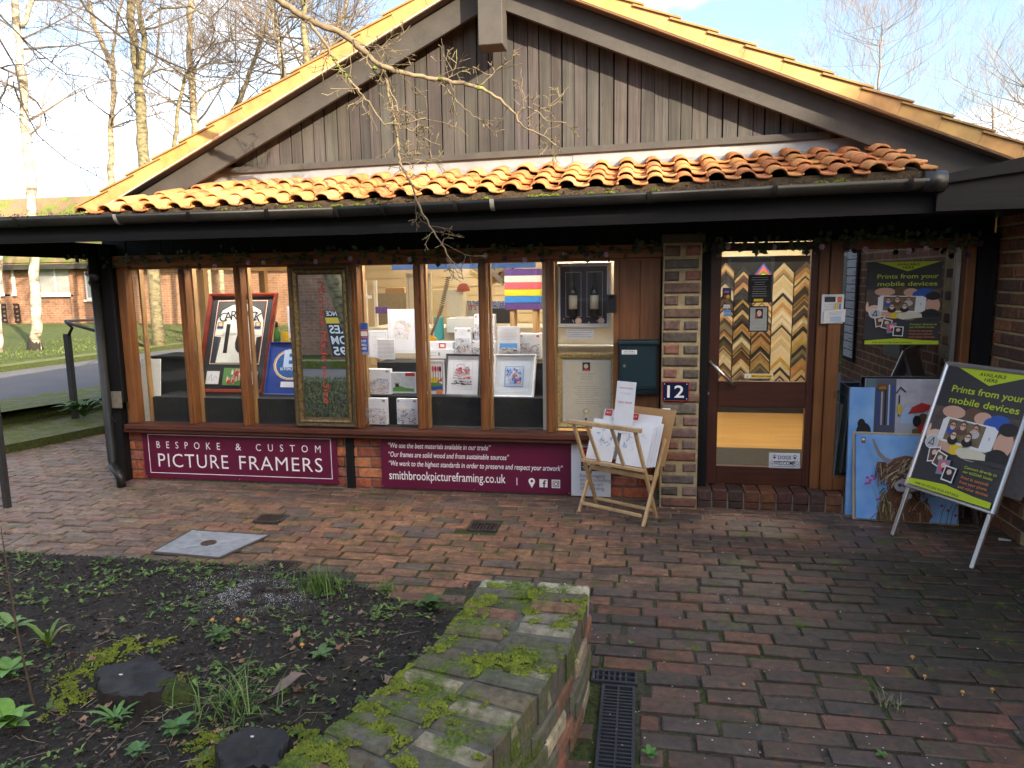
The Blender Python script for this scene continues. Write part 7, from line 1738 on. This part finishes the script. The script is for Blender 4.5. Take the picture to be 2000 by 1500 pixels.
p.slab('board', INKB, T, .05); p.text('ENTRANCE', .5, .88, .14, INKW, .8, bold=.02); p.box(.05, .72, .95, .84, YEL); p.text('BIKES', .5, .52, .26, INKW, .8, bold=.02); p.text('FROM', .5, .30, .26, INKW, .8, bold=.02); p.text('£495', .5, .08, .26, INKW, .8, bold=.02); p.frame(0, 0, 1, 1, .04, FUR); p.build('print', T)
tp_ = [MX(745, 760, 7.0), MX(715, 700, 7.0), MX(690, 640, 7.0), MX(668, 580, 7.0), MX(650, 530, 7.0), MX(630, 470, 7.0)]
T = thing('tree_behind', tp_[0], 'leaning mossy trunk across the road, seen in the gold framed mirror', 'tree'); MB().tube(tp_, [.2, .17, .16, .15, .14, .1], 10).build('trunk', ALDER, T, True)
tw = MB(); rr = random.Random(3)
for i in range(12): grow(tw, tp_[-1] + V3(0, 0, .1 * i), V3(rr.gauss(0, 1), rr.gauss(0, 1), .5).normalized(), 2.2, .05, 0, rr, .5, .2, 4)
tw.build('crown', TWIG, T)
struct(MB().add([(-30, -8.1, -.03), (9, -8.1, -.03), (9, -5.85, -.03), (-30, -5.85, -.03)], [(0, 1, 2, 3)]).build('back_road', GRAVEL))
struct(MB().box(-30, 9, -8.45, -8.11, -.05, .12).build('back_kerb', STEPM))
gv = MB(); pts = []
for _ in range(12000):
    y_ = rr.uniform(-5.7, -2.3); pts.append(V3(rr.uniform(-7.2, -3.35 - .12 * (y_ + 2.3)), y_, .12))
blades(gv, pts, rr, .06, .006, [(.09, .14, .03), (.13, .18, .04), (.06, .10, .025), (.16, .15, .06)]); tag(gv.build('verge_grass', LEAFA, None, fix=False), 'green grass verge beside the bed, seen in the gold framed mirror', 'grass', kind='stuff')
T = thing('added_brick_row', (1, -17, 0), 'long low brick row behind the viewer, added to keep bright sky out of the shop glass', 'building')  # row added so the panes mirror brick instead of bright sky
bx('wall', OB, T, -5.2, 6.6, -20, -16.5, -.05, 4.4); MB().prism([(-.4, 0), (3.9, 0), (1.75, 1.7)], (-5.3, -20, 4.4), (0, 1, 0), (0, 0, 1), (12, 0, 0)).build('roof', MATS['opposite_roof_tile'], T)
for i in range(5): w_ = bx('window', UPVC, T, -4.4 + i * 2.3, -3.1 + i * 2.3, -16.499, -16.45, 1.0, 2.3); bx('glass', WGL, w_, -4.3 + i * 2.3, -3.2 + i * 2.3, -16.449, -16.44, 1.1, 2.2)
# unseen tall neighbour on the right, outline shaped to shade yard and canopy end
CASTER = thing('shade_building', (18, -17, 0), 'unseen tall brick building behind the viewer, shaped to keep the yard in shade', 'building')
SY = -14.0
bx('wall', OB, CASTER, 7.0, 15.6, SY - 6, SY, -.05, 9.75)
MB().prism([(15.6, -.05), (26.5, -.05), (26.5, 9.6), (21.0, 13.0), (15.6, 9.75)], (0, SY + .02, 0), (1, 0, 0), (0, 0, 1), (0, -6, 0)).build('gable', OB, CASTER)
for i in range(7):
    for k_ in range(3): bx('window', WGL, CASTER, 8 + i * 2.4, 9.1 + i * 2.4, SY + .021, SY + .04, 1.2 + k_ * 2.8, 2.8 + k_ * 2.8)
# directory board and meter box on the return wall (seen reflected in the side window)
T = thing('directory_board', (RWX - .02, -3.3, .9), 'white directory board with black frame on the side wall, seen reflected in the right window', 'sign')
p = Pan(V3(RWX - .02, -3.05, .72), V3(0, -.42, 0), V3(0, 0, 1.35)); p.slab('board', INKB, T, .02)
for i in range(14): p.box(.08, .03 + i * .068, .92, .09 + i * .068, PAPER); p.text(['CAFE', 'GALLERY', 'FRAMING', 'BIKES', 'GIFTS', 'FLORIST', 'BEAUTY'][i % 7], .12, .045 + i * .068, .035, INKB, None, 'L')
p.build('print', T)
T = thing('meter_box', (RWX, -1.45, 1.0), 'grey meter box on the side wall, seen reflected in the right window', 'box'); bx('case', plain('grey_meter_box', (.20, .20, .19), .6), T, RWX - .12, RWX - .012, -1.75, -1.25, .95, 1.75); bx('door', MATS['grey_meter_box'], T, RWX - .13, RWX - .1205, -1.72, -1.28, .98, 1.72)
